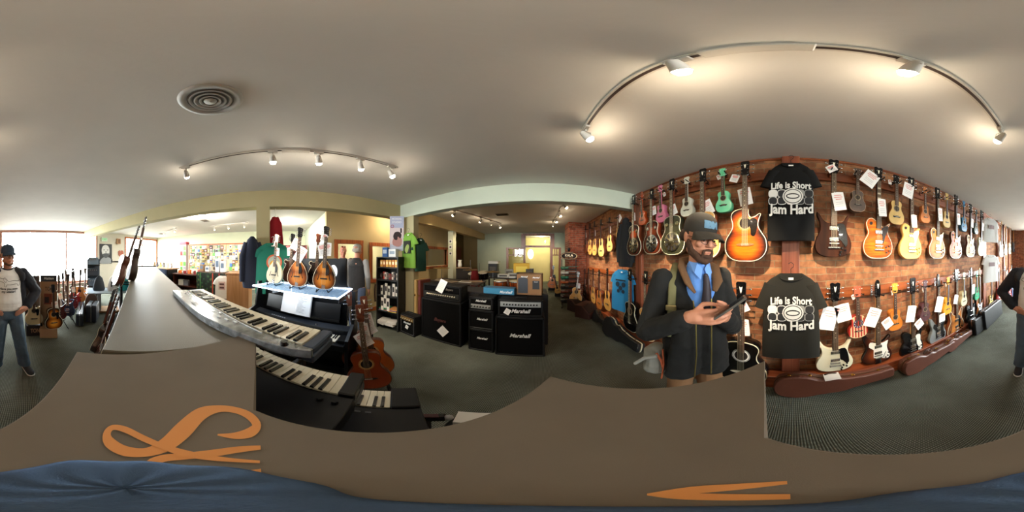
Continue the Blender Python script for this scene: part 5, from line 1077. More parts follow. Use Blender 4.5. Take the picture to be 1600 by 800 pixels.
# drum kit
dk = atr(752, 5.7)
t = thing('bass_drum', 'black bass drum of the kit standing at the back of the shop', 'drum', (dk.x, dk.y, .30), 0)
m = MB(); m.lathe([(0, -.2), (.27, -.2), (.285, -.19), (.285, .2), (.27, .2), (0, .2)], (0, 0, 0), 32, 'y'); m.build('shell', BLACKG, t); m = MB(); ringm(m, 0, 0, .25, .29, -.205); m.build('hoop', CHROME, t)
for i, (dx, z, lb) in enumerate(((-.25, 1.05, 'black rack tom over the left of the bass drum'), (.12, 1.10, 'black rack tom over the right of the bass drum'), (-.55, .75, 'black floor tom beside the bass drum'))): drum('tom_drum', lb, dk.x+dx, dk.y-.1, z-.28, .17, .24, BLACKG, .25 if i < 2 else 0)
for i in range(3):
    x = dk.x-.5+.35*i; m = MB(); m.cyl((x, dk.y+.25, 0), (x, dk.y+.2, 1.45-.1*i), .012, n=8); tag(m.build('cymbal_stand', CHROME), 'chrome cymbal stand behind the black drum kit', 'stand', 'cymbal stands behind the kit')
m = MB(); m.loft([[(cos(2*pi*j/16)*a+.03*sin(5*j), sin(2*pi*j/16)*a, z) for j in range(16)] for a, z in ((.20, 0), (.18, .5), (.13, .95), (.09, 1.2))]); pr = atr(742, 5.0); tag(m.build('red_cloth', mat('#7a1418', .9), None, (pr.x, pr.y, 0)), 'dark red cloth draped over a stand left of the drum kit', 'cloth')
# stacked gear
pb = atr(797, 5.2)
t = table('display_table', 'cluttered table of cartons and printers at the back by the glazed door', pb.x+.04, pb.y+.1, 1.42, .7, .92, mat('#241c18', .6), BLACK)
items = [(-.60, .1, .30, .28, .42, '#141416', 'black speaker', 'tall black speaker with a white top on the cluttered table'), (-.58, .1, .34, .30, .08, '#c8c4b8', 'carton', 'flat white carton on top of the tall black speaker'), (-.2, -.12, .36, .26, .10, '#d0ccc0', 'printer', 'white device lying at the front of the cluttered table'), (.12, -.1, .34, .28, .14, '#b8b4a8', 'printer', 'grey-white device tilted in the middle of the cluttered table'), (-.05, .15, .28, .24, .24, '#8a867c', 'carton', 'grey carton in the middle of the cluttered table'), (.35, .12, .52, .22, .44, '#d8a818', 'carton', 'bright yellow carton standing on the cluttered table'), (.42, -.14, .40, .26, .16, '#1a1a1c', 'case', 'black flat case in front of the yellow carton'), (.62, .1, .24, .3, .26, '#2a2826', 'case', 'dark box at the right end of the cluttered table'), (.1, -.25, .2, .14, .05, '#e8e4dc', 'booklet', 'small white booklet at the edge of the cluttered table')]
for dx, dy, w1, d1, h1, c, nm, lb in items:
    z0 = .921 if 'on top' not in lb else .921+.425
    m = MB(); m.box((0, 0, h1/2), (w1, d1, h1), bev=.004); m.mi = 1
    if h1 > .09: m.box((0, -d1/2-.001, h1*.55), (w1*.7, .002, h1*.45))
    tag(m.build('_'.join(nm.split()), [mat(c, .6), mat('#4a4238' if c != '#d8a818' else '#f0d050', .6)], None, (pb.x+dx, pb.y+dy+.1, z0), (0, 0, .06*sin(dx*20))), lb, nm.split()[-1])
# guitar by the door and the ukulele rack
p = ony(863, 447, 7.2); make_guitar(G('acoustic', mat('#a05a20', .3, coat=.4), MAHOG, MAHOG, BLACKG, None, None, lod=1, tags=((.0, .42, .10, .12, .2),)), 'acoustic_guitar', 'brown acoustic guitar standing against the glazed side light of the door', 'guitar', (p.x, 7.45, .12), -.15, 1.05, None, .08, -.12)
m = MB(); m.box((0, .14, .22), (.3, .1, .44)); m.box((0, 0, .06), (.3, .25, .1)); tag(m.build('speaker_box', BLACK, None, (p.x, 7.5, 0), (0, 0, -.15)), 'black box supporting the brown guitar by the door', 'box')
p = ony(873, 448, 6.2); make_guitar(G('ukulele', NAT, MAHOG, MAHOG, BLACKG, None, None, lod=1), 'ukulele', 'small natural guitar leaning left of the ukulele rack', 'ukulele', (p.x, 6.2, .15), -.2, .75, None, -.25, -.1)
m = MB(); m.box((0, .1, .08), (.3, .2, .14)); tag(m.build('foot_rest', BLACK, None, (p.x, 6.2, 0), (0, 0, -.2)), 'low black block under the small guitar left of the rack', 'block')
rk = atr(889, 5.05)
t = thing('ukulele_rack', 'black tiered floor rack of ukuleles topped by an oval sign', 'rack', (rk.x, rk.y, 0), -.15)
for sx in (-1, 1): m = MB(); m.box((sx*.22, .02, .75), (.025, .04, 1.5)); m.build('upright', BLACK, t)
for sx in (-1, 1): m = MB(); m.box((sx*.22, 0, .02), (.03, .5, .04), bev=.005); m.build('foot', BLACK, t)
RC = ['#1d1512', '#3a1a14', '#6a2c1a', '#241a16', '#b0541c', '#1f7a58', '#cfcabc', '#2c6a48']
RN = ['black', 'dark red', 'reddish brown', 'dark brown', 'orange', 'emerald green', 'white', 'green']
for i in range(8):
    z = .18+i*.145; m = MB(); m.box((0, -.12, z), (.46, .28, .014)); m.build('shelf', BLACK, t)
    c = mat(RC[i], .3, coat=.4); q = M.Translation((rk.x, rk.y, 0)) @ M.Rotation(-.15, 4, 'Z') @ V((-.26, -.14, z+.0095))
    make_guitar(G('ukulele', c, c, c, c, None, None, lod=1), 'ukulele', f'{RN[i]} ukulele lying on the tiered rack, shelf {ords[i] if i < 7 else "eighth"} from the floor', 'ukulele', q+V((0, 0, .012)), 0, .54, 'ukuleles lying on the rack').rotation_euler = Euler((-pi/2, 0, pi/2-.15), 'XYZ') if False else Euler((-pi/2, 0, -pi/2-.15), 'XYZ')
m = MB(); m.prism(disc(0, 1.60, .27, 40, .125), .015, -.012, .004); m.build('sign_board', mat('#1c120a', .6, spec=.2), t)
m = MB(); ringm(m, 0, 0, 1.0, 1.09, -.0135, n=48); m.v = [V((v.x*.235, v.y, 1.60+v.z*.098)) for v in m.v]; m.build('sign_rim', mat('#c9a878', .5), t)
m = MB(); m.text('KALA', .10, (0, -.016, 1.615), .003, bold=.002); m.build('lettering', mat('#e8d8b8', .5), t)
m = MB(); m.text('UKULELE COMPANY', .026, (0, -.016, 1.54), .002, bold=.0006); m.build('lettering', mat('#c98a48', .5), t)
m = MB(); m.lathe([(0, 1.74), (.03, 1.74), (.045, 1.80), (.045, 1.84), (0, 1.86)], n=16); m.build('lamp', DARKM, t)
p = atr(900, 3.75); make_guitar(G('cutaway', NAT, mat('#b8823c', .3, coat=.4), MAPLE, BLACKG, None, BIND, tags=((.05, .62, .09, .14, 0),)), 'acoustic_guitar', 'blond cutaway acoustic guitar standing in front of the brick pier', 'guitar', atr(899, 4.75, z=.22), -.30, .92, None, .10, -.15)
t = thing('guitar_stand', 'black stand under the blond cutaway guitar by the pier', 'stand', atr(900, 4.84, z=0), -.30)
m = MB(); m.tube([(-.12, -.15, .28), (-.10, 0, .27), (0, .12, .5), (.10, 0, .27), (.12, -.15, .28)], .01, 8); m.build('cradle_arm', BLACK, t)
for x, y in ((-.2, -.12), (.2, -.12), (0, .3)): m = MB(); m.cyl((0, .08, .42), (x, y, 0), .01, n=8); m.build('leg', BLACK, t)
# photos on the cream column
for i, y in enumerate((377, 386, 396)):
    p = ony(708, y, 4.70); m = MB(); m.box((0, 0, 0), (.10, .006, .10)); m.mi = 1; m.box((0, -.004, .0), (.075, .002, .07)); tag(m.build('photo_print', [WHITE, mat('#3a3a42', .6)], None, (XB-.10, 4.712, p.z)), f'small framed print, {["top", "middle", "bottom"][i]} of three on the cream column', 'picture')
t = thing('tall_cabinet', 'dark cabinet with glass shelves at the mouth of the dark hall', 'cabinet', (-3.0, 5.9, 0), .5)
m = MB(); m.box((0, 0, .55), (.8, .35, 1.1), bev=.004); m.build('body', mat('#1a1412', .6), t)
for z in (1.12,): m = MB(); m.box((0, 0, z), (.85, .4, .03), bev=.004); m.build('top', mat('#8a6a48', .6), t)
m = MB(); m.lathe([(0, 1.14), (.07, 1.14), (.08, 1.25), (.06, 1.38), (.09, 1.44), (0, 1.44)], (0, 0, 0), 16); tag(m.build('storage_jar', [WHITE], None, (-3.05, 5.9, 0)), 'white jar with dark lid standing on the dark cabinet', 'jar')
# things behind studio windows
for (px, py0, py1, w1, c, lb) in ((672, 384, 398, .55, '#2e2e2a', 'dark square picture on the studio wall seen through the long window'), (688, 384, 399, .35, '#4a443c', 'smaller grey picture on the studio wall seen through the long window')):
    a = onx(px, py0, -6.77); b_ = onx(px, py1, -6.77); m = MB(); m.box((0, 0, 0), (.03, w1, a.z-b_.z)); m.mi = 1; m.box((.017, 0, 0), (.004, w1*.8, (a.z-b_.z)*.8)); tag(m.build('picture_frame', [BLACK, mat(c, .6)], None, (-6.787, a.y, (a.z+b_.z)/2)), lb, 'picture')
t = thing('mixing_desk', 'wooden desk with black monitor inside the studio behind glass', 'desk', (-5.0, 5.2, 0), R(90))
m = MB(); m.box((0, 0, .74), (1.9, .7, .04), bev=.005); m.build('desk_top', W_OR, t)
for sx in (-.85, .85): m = MB(); m.box((sx, 0, .36), (.05, .6, .72)); m.build('leg', W_OR, t)
m = MB(); m.box((0, .1, 1.17), (.6, .05, .38), bev=.005); m.box((0, .1, .87), (.06, .04, .24)); m.box((0, .1, .767), (.25, .15, .012)); tag(m.build('computer_monitor', BLACK, None, (-5.0, 5.2, 0), (0, 0, R(90))), 'black monitor on the studio desk behind glass', 'monitor')
# instrument straps below the first studio window and a display of belts
for i in range(7):
    y = 2.5+.14*i; m = MB(); m.loft([[(XS+.03+.012*sin(z*9+i), y-.025, z), (XS+.036+.012*sin(z*9+i), y-.025, z), (XS+.036+.012*sin(z*9+i), y+.03, z), (XS+.03+.012*sin(z*9+i), y+.03, z)] for z in (.80, .7, .55, .40, .28)], sm=False)
    tag(m.build('guitar_strap', mat(['#3a2418', '#14100e', '#5a4632', '#2a2a2e', '#6a5a48', '#1a1412', '#4a2a1c'][i], .7)), f'{ords[i]} strap in the row hanging under the studio window', 'strap', 'straps under the studio window')
# ================================================================ far west wall: pegboard and sales counters
t = thing('pegboard', 'long pegboard of accessories on the far wall behind the sales counters', 'pegboard', (XW+.02, -3.05, 0), R(90))
m = MB(); m.box((0, .0, 1.50), (3.3, .03, 1.35)); m.build('panel', mat('#b8ac92', .8), t)
m = MB(); m.box((0, -.01, 2.19), (3.36, .05, .06)); m.box((-1.68, -.01, 1.5), (.05, .05, 1.4)); m.box((1.68, -.01, 1.5), (.05, .05, 1.4)); m.build('frame', W_OR, t)
PC = [('#e8e4dc', 'white'), ('#d8c27a', 'straw yellow'), ('#3a62a0', 'blue'), ('#c8383a', 'red'), ('#1e1e22', 'black'), ('#d88a38', 'orange'), ('#5a9a4a', 'green'), ('#8a8f98', 'grey'), ('#c9a0a8', 'pale pink'), ('#6a4a32', 'brown')]
rng = random.Random(3); meshes = {}; OR2 = 'first second third fourth fifth sixth seventh eighth ninth tenth eleventh twelfth thirteenth fourteenth fifteenth sixteenth seventeenth eighteenth nineteenth twentieth twenty-first twenty-second'.split()
for i in range(22):
    for j in range(7):
        if rng.random() < .14: continue
        ci = rng.choice([0, 0, 0, 1, 1, 2, 3, 4, 4, 5, 6, 7, 7, 8, 9]); sz = rng.randrange(3); k_ = (ci, sz); w1, h1 = ((.105, .15), (.125, .13), (.135, .17))[sz]
        if k_ not in meshes: m = MB(); m.box((0, 0, -h1/2), (w1, .03, h1), bev=.003); m.mi = 1; m.box((0, -.016, -h1*.6), (w1*.75, .002, h1*.45)); meshes[k_] = m.mesh('accessory_packet', [mat(PC[ci][0], .6), mat(rng.choice(PC)[0], .6)])
        o = bpy.data.objects.new('accessory_packet', meshes[k_]); COL.objects.link(o); y = -4.62+.148*i+rng.uniform(-.02, .02)
        o.location = (XW+.065, y, 2.13-.178*j+rng.uniform(-.02, .02)); o.rotation_euler = (0, 0, R(90))
        tag(o, f'small {PC[ci][1]} packet on the far pegboard, {OR2[j]} row down, {OR2[i]} along from the left', 'packet', f'{PC[ci][1]} packets on the pegboard')
# display stands before the pegboard
t = thing('spinner_rack', 'tall pink and white spinning card rack at the left end of the pegboard', 'rack', (-6.4, -4.35, 0), R(100))
m = MB(); m.box((0, 0, 1.5), (.32, .32, 1.3), bev=.005); m.build('body', mat('#d0b8bc', .6), t); m = MB(); m.box((0, 0, 2.2), (.36, .36, .12), bev=.005); m.build('sign_board', mat('#b83a4a', .6), t); m = MB(); m.cyl((0, 0, .03), (0, 0, .86), .03); m.lathe([(0, 0), (.25, 0), (.25, .03), (0, .03)], n=20); m.build('pole', STEEL, t)
for i in range(5):
    for j in range(2): m = MB(); m.box((-.08+.16*j, -.165, 1.0+.24*i), (.12, .014, .19)); m.build('card', mat(rng.choice(PC)[0], .6), t)
def counter(name, lb, x, y0, y1, h, topm, bodym, open_=False, depth=.5):
    t = thing(name, lb, 'counter', (x, (y0+y1)/2, 0), R(90)); L = y1-y0
    m = MB(); m.box((0, depth/2, h-.02), (L+.04, depth+.04, .04), bev=.005); m.build('counter_top', topm, t)
    if not open_: m = MB(); m.box((0, depth/2, (h-.04)/2), (L, depth, h-.04), bev=.004); m.build('body', bodym, t)
    else:
        for sx in (-1, 1): m = MB(); m.box((sx*(L/2-.02), depth/2, (h-.04)/2), (.04, depth, h-.04)); m.build('side_panel', bodym, t)
        for z in (.15, .55): m = MB(); m.box((0, depth/2, z), (L-.08, depth-.02, .03)); m.build('shelf', bodym, t)
        m = MB(); m.box((0, depth-.01, (h-.04)/2), (L-.08, .02, h-.04)); m.build('back_panel', bodym, t)
    return t
DKW = wood('#4a2216', '#2c120a', 0, 4)
t = counter('sales_counter', 'counter draped with dark patterned cloth in front of the far pegboard', -4.5, -2.55, -1.70, 1.10, DKW, mat('#20241c', .8))
# patterned cloth
cm = mat('#17241a', .9, key='ikat'); nt = cm.node_tree; N = nt.nodes; L = nt.links; tc = N.new('ShaderNodeTexCoord'); vo = N.new('ShaderNodeTexVoronoi'); vo.inputs['Scale'].default_value = 9; L.new(tc.outputs['Object'], vo.inputs[0]); cr = N.new('ShaderNodeValToRGB'); e = cr.color_ramp.elements; e[0].color = lin('#a83a22'); e[0].position = .0; e[1].color = lin('#14201a'); e[1].position = .5; x = e.new(.22); x.color = lin('#2c5a34'); L.new(vo.outputs['Distance'], cr.inputs[0]); L.new(cr.outputs[0], N['Principled BSDF'].inputs['Base Color'])
m = MB(); m.loft([[(x_, -.035+.012*sin(x_*40)*(1.12-z), z) for x_ in [k/30*.9-.45 for k in range(31)]] + [(x_, -.018+.012*sin(x_*40)*(1.12-z), z) for x_ in [.45-k/30*.9 for k in range(31)]] for z in (1.09, .8, .5, .2, .06)]); m.build('draped_cloth', cm, t)
for x_ in (-.30, .12, .33): m = MB(); m.box((x_, -.048, .58), (.035, .006, 1.0)); m.build('stripe', mat('#8a2a24' if x_ > .3 else '#a8402c' if x_ > 0 else '#3a6a3a', .9), t)
counter('sales_desk', 'dark brown open desk with shelves between banner table and patterned counter', -4.6, -3.62, -2.62, .98, DKW, DKW, True)
counter('oak_cabinet', 'light oak cabinet end beside the hanging navy jacket', -3.70, -1.30, -.76, 1.19, wood('#a8764a', '#8a5c36', 2, 3), wood('#b0805a', '#94683f', 2, 2.5), depth=.45)
pp = V((-4.0, -1.52, 1.08)); t = tshirt('white T-shirt with dark print hanging beside the oak cabinet', 'T-shirt', pp, R(95), .38, .60, mat('#e2e0da', .9), 20, .7)
m = MB(); m.box((0, -.056, -.26), (.18, .004, .22)); m.mi = 1; m.box((0, -.058, -.22), (.12, .003, .05)); m.box((0, -.058, -.31), (.12, .003, .05)); m.build('print', [mat('#c8b0a8', .8), mat('#5a3a3a', .8)], t)
for i, (y, h1, c, lb) in enumerate(((-1.95, .42, '#c8ccd4', 'silver grey card display tower on the patterned counter'), (-1.78, .34, '#e8e8e4', 'white leaflet holder at the right end of the patterned counter'), (-2.3, .16, '#e4e4e0', 'low white tray of small items on the patterned counter'), (-2.5, .22, '#8a6a48', 'brown box at the left end of the patterned counter'))):
    m = MB(); m.box((0, 0, h1/2), (.14, .16, h1), bev=.006); m.mi = 1; m.box((0, -.082, h1*.6), (.10, .002, h1*.45)); tag(m.build('counter_display', [mat(c, .5), mat('#5a6a80', .5)], None, (-4.75, y, 1.101), (0, 0, R(90))), lb, 'display')
for i in range(9):
    y = -3.5+.10*i; m = MB(); m.box((0, 0, .05+.01*(i % 3)), (.08, .10, .10+.02*(i % 3)), bev=.004); tag(m.build('counter_goods', mat(['#b83a34', '#d8702a', '#c8c4bc', '#8a2a30'][i % 4], .6), None, (-4.85+.1*(i % 2), y, .981), (0, 0, .3*i)), f'{["red", "orange", "white", "maroon"][i % 4]} small box, {ords[i]} from the window end on the brown desk', 'box', f'{["red", "orange", "white", "maroon"][i % 4]} goods on the brown desk')
for i in range(4): m = MB(); m.box((0, 0, .10), (.12, .2, .20), bev=.004); tag(m.build('shelf_box', mat(['#d8d4cc', '#6a6a70', '#e0dcd0', '#9a9aa0'][i], .6), None, (-4.75-.0*i, -3.35+.22*i, .567 if i < 2 else .167)), f'{["white", "dark grey", "cream", "light grey"][i]} box on a shelf inside the brown desk', 'box')
# banner table with ukuleles
t = thing('banner_table', 'table hung with a navy banner reading white script, carrying small guitars', 'table', (-4.62, -4.45, 0), R(78)); 
m = MB(); m.box((0, .3, 1.12), (1.35, .6, .04), bev=.004); m.build('table_top', wood('#b8906a', '#8a6a48', 0, 4), t)
for sx in (-.6, .6): m = MB(); m.box((sx, .3, .55), (.05, .5, 1.1)); m.build('leg', DARKM, t)
m = MB(); m.loft([[(x_, -.02-.02*sin(x_*14)*(1.1-z), z) for x_ in [k/24*1.3-.65 for k in range(25)]] + [(x_, -.005-.02*sin(x_*14)*(1.1-z), z) for x_ in [.65-k/24*1.3 for k in range(25)]] for z in (1.12, .9, .65, .40)]); m.build('banner', mat('#2f3a52', .85), t)
m = MB(); m.text('Takamine', .26, (.05, -.05, .80), .002, .35, bold=.006); m.build('lettering', WHITE, t)
for i in range(6):
    p = M.Translation((-4.62, -4.45, 0)) @ M.Rotation(R(78), 4, 'Z') @ V((-.55+.22*i, .28, 1.145))
    make_guitar(uk(['#8a6a3a', '#2a3448', '#c8a050', '#3a2a24', '#d0b070', '#5a3a20'][i], must=False, lod=1), 'ukulele', f'{["brown", "navy", "golden", "dark brown", "pale", "chestnut"][i]} ukulele standing on the banner table, {ords[i]} from the window', 'ukulele', p, R(78), .42, None, 0, -.1)
# red shelf unit seen through the west opening, with packets
t = thing('red_shelf_unit', 'dark red shelf unit of small goods seen between the mandolin headstocks', 'shelf', (-6.6, .25, 0), R(90))
m = MB(); m.box((0, .15, 1.05), (1.5, .04, 2.0)); m.build('back_panel', mat('#4a1c1c', .7), t)
for z in (.9, 1.2, 1.5, 1.8): m = MB(); m.box((0, 0, z), (1.5, .3, .02)); m.build('shelf', mat('#6a3028', .6), t)
for sx in (-.75, .75): m = MB(); m.box((sx, 0, 1.02), (.03, .32, 2.04)); m.build('side_panel', mat('#6a3028', .6), t)
for i in range(24):
    c = ['#b8b4c0', '#3a3440', '#a84848', '#d0ccc4', '#5a5a68', '#7a5038'][i % 6]; h1 = .14+.06*((i*7) % 3)/2
    m = MB(); m.box((0, 0, h1/2), (.13, .12, h1), bev=.003); tag(m.build('boxed_item', mat(c, .6), None, (-6.6, -.40+.165*(i % 8), [1.212, 1.512, 1.812][i//8]), (0, 0, R(90))), f'{["lilac", "charcoal", "red", "white", "slate", "brown"][i % 6]} boxed item on the {["lowest", "middle", "top"][i//8]} filled shelf of the dark red unit', 'box', f'{["lilac", "charcoal", "red", "white", "slate", "brown"][i % 6]} items on the red shelf unit')
# ================================================================ south side by the window
t = thing('portrait_poster', 'black and white portrait poster of a bald bearded man between the windows', 'poster', (-3.85, YS+.02, 1.22), pi)
a0 = onz
hz_ = .98
m = MB(); m.box((0, 0, hz_/2), (.70, .012, hz_)); m.build('sheet', mat('#23282e', .6), t)
m = MB(); m.prism(smooth([(-.02, .30), (.12, .34), (.20, .52), (.20, .75), (.10, .90), (-.05, .93), (-.18, .85), (-.24, .68), (-.20, .48), (-.12, .36)], 3), -.007, -.009); m.build('face', mat('#cfd2d4', .7), t)
m = MB(); m.prism(smooth([(-.19, .46), (-.10, .50), (.02, .52), (.12, .50), (.18, .52), (.14, .36), (.02, .28), (-.10, .32)], 3), -.0095, -.0105)
for x_ in (-.10, .10): m.prism(disc(x_, .68, .045, 14, .02), -.0095, -.0105)
m.prism(disc(.0, .58, .03, 12, .035), -.0095, -.0105); m.build('face_features', mat('#454b52', .7), t)  # dark print of the beard, eyes and nose
m = MB(); m.prism(smooth([(-.33, .02), (.30, .02), (.26, .26), (.06, .32), (-.2, .28)], 3), -.007, -.0085); m.build('shirt', mat('#8a9096', .7), t)
t = thing('exit_sign', 'small pale green exit sign over the portrait poster', 'sign', (-3.75, YS+.04, 2.42), pi)
m = MB(); m.box((0, 0, 0), (.34, .07, .20), bev=.008); m.build('housing', mat('#c8dccc', .5), t); m = MB(); m.text('EXIT', .13, (0, -.037, 0), .002, bold=.004); m.build('lettering', mat('#3a9a5a', .5, emit=1.0), t)
t = thing('wall_speaker', 'small tan speaker fixed high on the wall beside the exit sign', 'speaker', (-4.55, YS+.1, 2.36), pi)
m = MB(); m.box((0, 0, 0), (.20, .16, .28), bev=.012); m.build('cabinet', mat('#b08a68', .6), t); m = MB(); m.box((0, -.082, 0), (.15, .006, .22), bev=.002); m.build('grille', mat('#7a5a44', .8), t)
m = MB(); m.prism(smooth([(-.14, -.10), (0, -.22), (.14, -.10), (.16, .08), (.06, .15), (0, .10), (-.06, .15), (-.16, .08)], 3), .02, -.01, .004); tag(m.build('wall_plaque', wood('#a8583a', '#7a3a24', 2, 4), None, (-4.75, YS+.025, 1.75), (0, 0, pi)), 'brown heart-shaped plaque on the wall right of the portrait poster', 'plaque')
# glass display table
t = thing('glass_table', 'low table with white glass top on a wooden block base left of the counter', 'table', (-2.30, -4.05, 0), R(-25))
m = MB(); m.box((0, 0, .60), (1.35, .75, .02), bev=.004); m.build('glass_plate', mat('#c8d8e8', .08, spec=.8), t)
for x_ in (-.3, .3): m = MB(); m.box((x_, 0, .30), (.10, .35, .58), bev=.004); m.build('leg', mat('#c8ccd4', .4), t)
m = MB(); m.box((0, 0, .03), (.9, .5, .05), bev=.004); m.build('base', wood('#b88a5a', '#94683f', 0, 4), t)
for i, (dx, c, lb) in enumerate(((-.4, '#22a0a8', 'turquoise folded cloth on the glass table'), (-.1, '#e8e8ea', 'white folded cloth on the glass table'), (.3, '#2a3038', 'dark case on the glass table'))):
    p = M.Translation((-2.30, -4.05, .612)) @ M.Rotation(R(-25), 4, 'Z') @ V((dx, 0, 0)); m = MB(); m.loft([[(cos(a)*r*(1+.1*sin(3*a+i)), sin(a)*r*.8, z) for a in [2*pi*k/24 for k in range(24)]] for r, z in ((.16, 0), (.18, .05), (.15, .2), (.10, .36), (.03, .42))]); tag(m.build('folded_cloth' if i < 2 else 'soft_case', mat(c, .9), None, p), lb, 'cloth' if i < 2 else 'case')
# rack of two acoustic guitars by the counter edge
rp = atr(189.5, 2.86, z=0)
t = thing('guitar_rack', 'black pole rack holding two acoustic guitars edge-on beside the long counter', 'rack', (rp.x, rp.y, 0), facing(rp))
m = MB(); m.cyl((0, 0, .05), (0, 0, 1.55), .022, n=12); m.build('pole', BLACK, t)
for k in range(3): a = k*2.09; m = MB(); m.box((.2*cos(a), .2*sin(a), .03), (.42, .04, .03), rot=(0, 0, a), bev=.006); m.build('leg', BLACK, t)
for z, l in ((1.10, .30), (1.14, .26), (1.50, .18)):
    for sx in (-1, 1): m = MB(); m.tube([(0, 0, z), (sx*.14, -.02, z), (sx*.16, -l*.7, z), (sx*.16, -l*.75, z+.04)], .011, 8); m.build('arm', BLACK, t)
AG = G('acoustic', NAT, mat('#5a2c1e', .3, coat=.4), MAHOG, BLACKG, None, BIND, lod=1)
def edge_on(g, lb, px, py, r, s_, tilt, turn):
    p = atr(px, r, py); o = make_guitar(g, 'acoustic_guitar', lb, 'guitar', p, 0, s_); o.rotation_euler = (M.Rotation(facing(p), 4, 'Z') @ M.Rotation(tilt, 4, 'Y') @ M.Rotation(turn, 4, 'Z')).to_euler()
edge_on(AG, 'reddish brown acoustic guitar tilted edge-on, left one on the pole rack', 176, 444, 2.60, 1.04, R(19), R(100))
edge_on(dict(AG, side=mat('#2c1810', .4, coat=.2)), 'dark brown acoustic guitar held almost upright, right one on the pole rack', 197, 436, 2.70, 1.10, R(12), R(100))
# guitars leaning against the counter
for i, (u0, n0, lb) in enumerate(((-1.80, .42, 'dark brown acoustic guitar leaning on the counter side, nearest the pedestal'), (-2.15, .42, 'second dark acoustic guitar leaning on the counter side'), (-1.45, .34, 'glossy dark guitar lowest against the counter corner'))):
    p = un(u0, n0, .38); g = dict(AG, top=mat('#3a1c12', .25, coat=.5), side=mat('#2c140c', .25, coat=.5)); o = make_guitar(g, 'acoustic_guitar', lb, 'guitar', p, 0, .86); o.rotation_euler = Euler((R(-16), R(0), R(40)), 'XYZ'); o.rotation_euler = (M.Rotation(R(50+15*i-15), 4, 'Z') @ M.Rotation(R(-16), 4, 'X')).to_euler()
t = thing('guitar_stand', 'low black multi-guitar stand along the foot of the counter', 'stand', un(-1.8, .44), R(50))
m = MB(); m.box((0, 0, .36), (1.0, .05, .03), bev=.006); m.build('cradle_rail', BLACK, t)
for x_ in (-.45, .45): m = MB(); m.box((x_, 0, .18), (.03, .03, .36)); m.box((x_, 0, .015), (.04, .40, .03), bev=.005); m.build('leg', BLACK, t)
# floor display boards with guitars, cases, stands
t = thing('display_board', 'tan cardboard display with TOP lettering and dark header holding a sunburst guitar', 'display', ony(76, 520, -3.0), R(171))
t.location.z = 0
t.scale = (.68, 1, 1); m = MB(); m.box((0, .10, .56), (.46, .03, 1.12)); m.build('back_panel', mat('#a07a58', .7), t); m = MB(); m.box((0, -.02, .11), (.46, .26, .20), bev=.004); m.build('base_box', mat('#b89470', .7), t); m = MB(); m.box((0, .09, 1.17), (.46, .05, .12), bev=.004); m.build('header', mat('#20242c', .6), t)
for sx in (-1, 1): m = MB(); m.box((sx*.225, .02, .62), (.015, .16, 1.0)); m.build('side_panel', mat('#8a6444', .7), t)
m = MB(); m.text('TOP', .11, (0, .082, .96), .001, bold=.002); m.build('lettering', mat('#4a3020', .7), t); m = MB(); m.text('Washburn', .065, (0, .063, 1.17), .001, .3, bold=.001); m.build('lettering', WHITE, t)
m = MB(); m.box((0, .083, .76), (.26, .004, .22)); m.mi = 1; m.box((-.05, .080, .74), (.12, .004, .12)); m.build('picture', [mat('#7a3a24', .6), mat('#2a1c18', .6)], t)
p = t.location + V((.0, .04, .215)); make_guitar(G('acoustic', burst('#e8a038', '#1c100a', '#a85a14', .3, .9), BLACKG, MAPLE, BLACKG, BLACKG, BIND, lod=1, tags=((.03, .62, .12, .16, .1),)), 'acoustic_guitar', 'yellow sunburst guitar standing in the tan cardboard display', 'guitar', (p.x-.06, p.y+.06, .22), R(190), .86, None, 0, -.08)
t = thing('display_board', 'dark cardboard display with TONE lettering behind the man by the window', 'display', ony(52, 520, -3.15), R(186)); t.location.z = 0
t.scale = (.6, 1, 1); m = MB(); m.box((0, .12, .60), (.50, .03, 1.20)); m.build('back_panel', mat('#2a2220', .7), t); m = MB(); m.box((0, -.02, .12), (.50, .28, .24), bev=.004); m.build('base_box', mat('#241c1a', .7), t); m = MB(); m.text('TONE', .13, (.05, -.165, .12), .002, bold=.003); m.build('lettering', mat('#b08a68', .7), t)
m = MB(); m.text('STONE', .09, (0, .10, 1.05), .002, bold=.002); m.build('lettering', mat('#8a3a30', .7), t)
p = t.location; make_guitar(G('cutaway', mat('#cbb98e', .25, coat=.5), mat('#c2ae80', .3), MAPLE, BLACKG, BLACKG, BIND, lod=1, tags=((-.1, .5, .12, .16, .5),)), 'archtop_guitar', 'cream cutaway guitar standing in the dark cardboard display behind the elbow', 'guitar', (p.x, p.y+.10, .26), R(186), .84, None, 0, -.08)
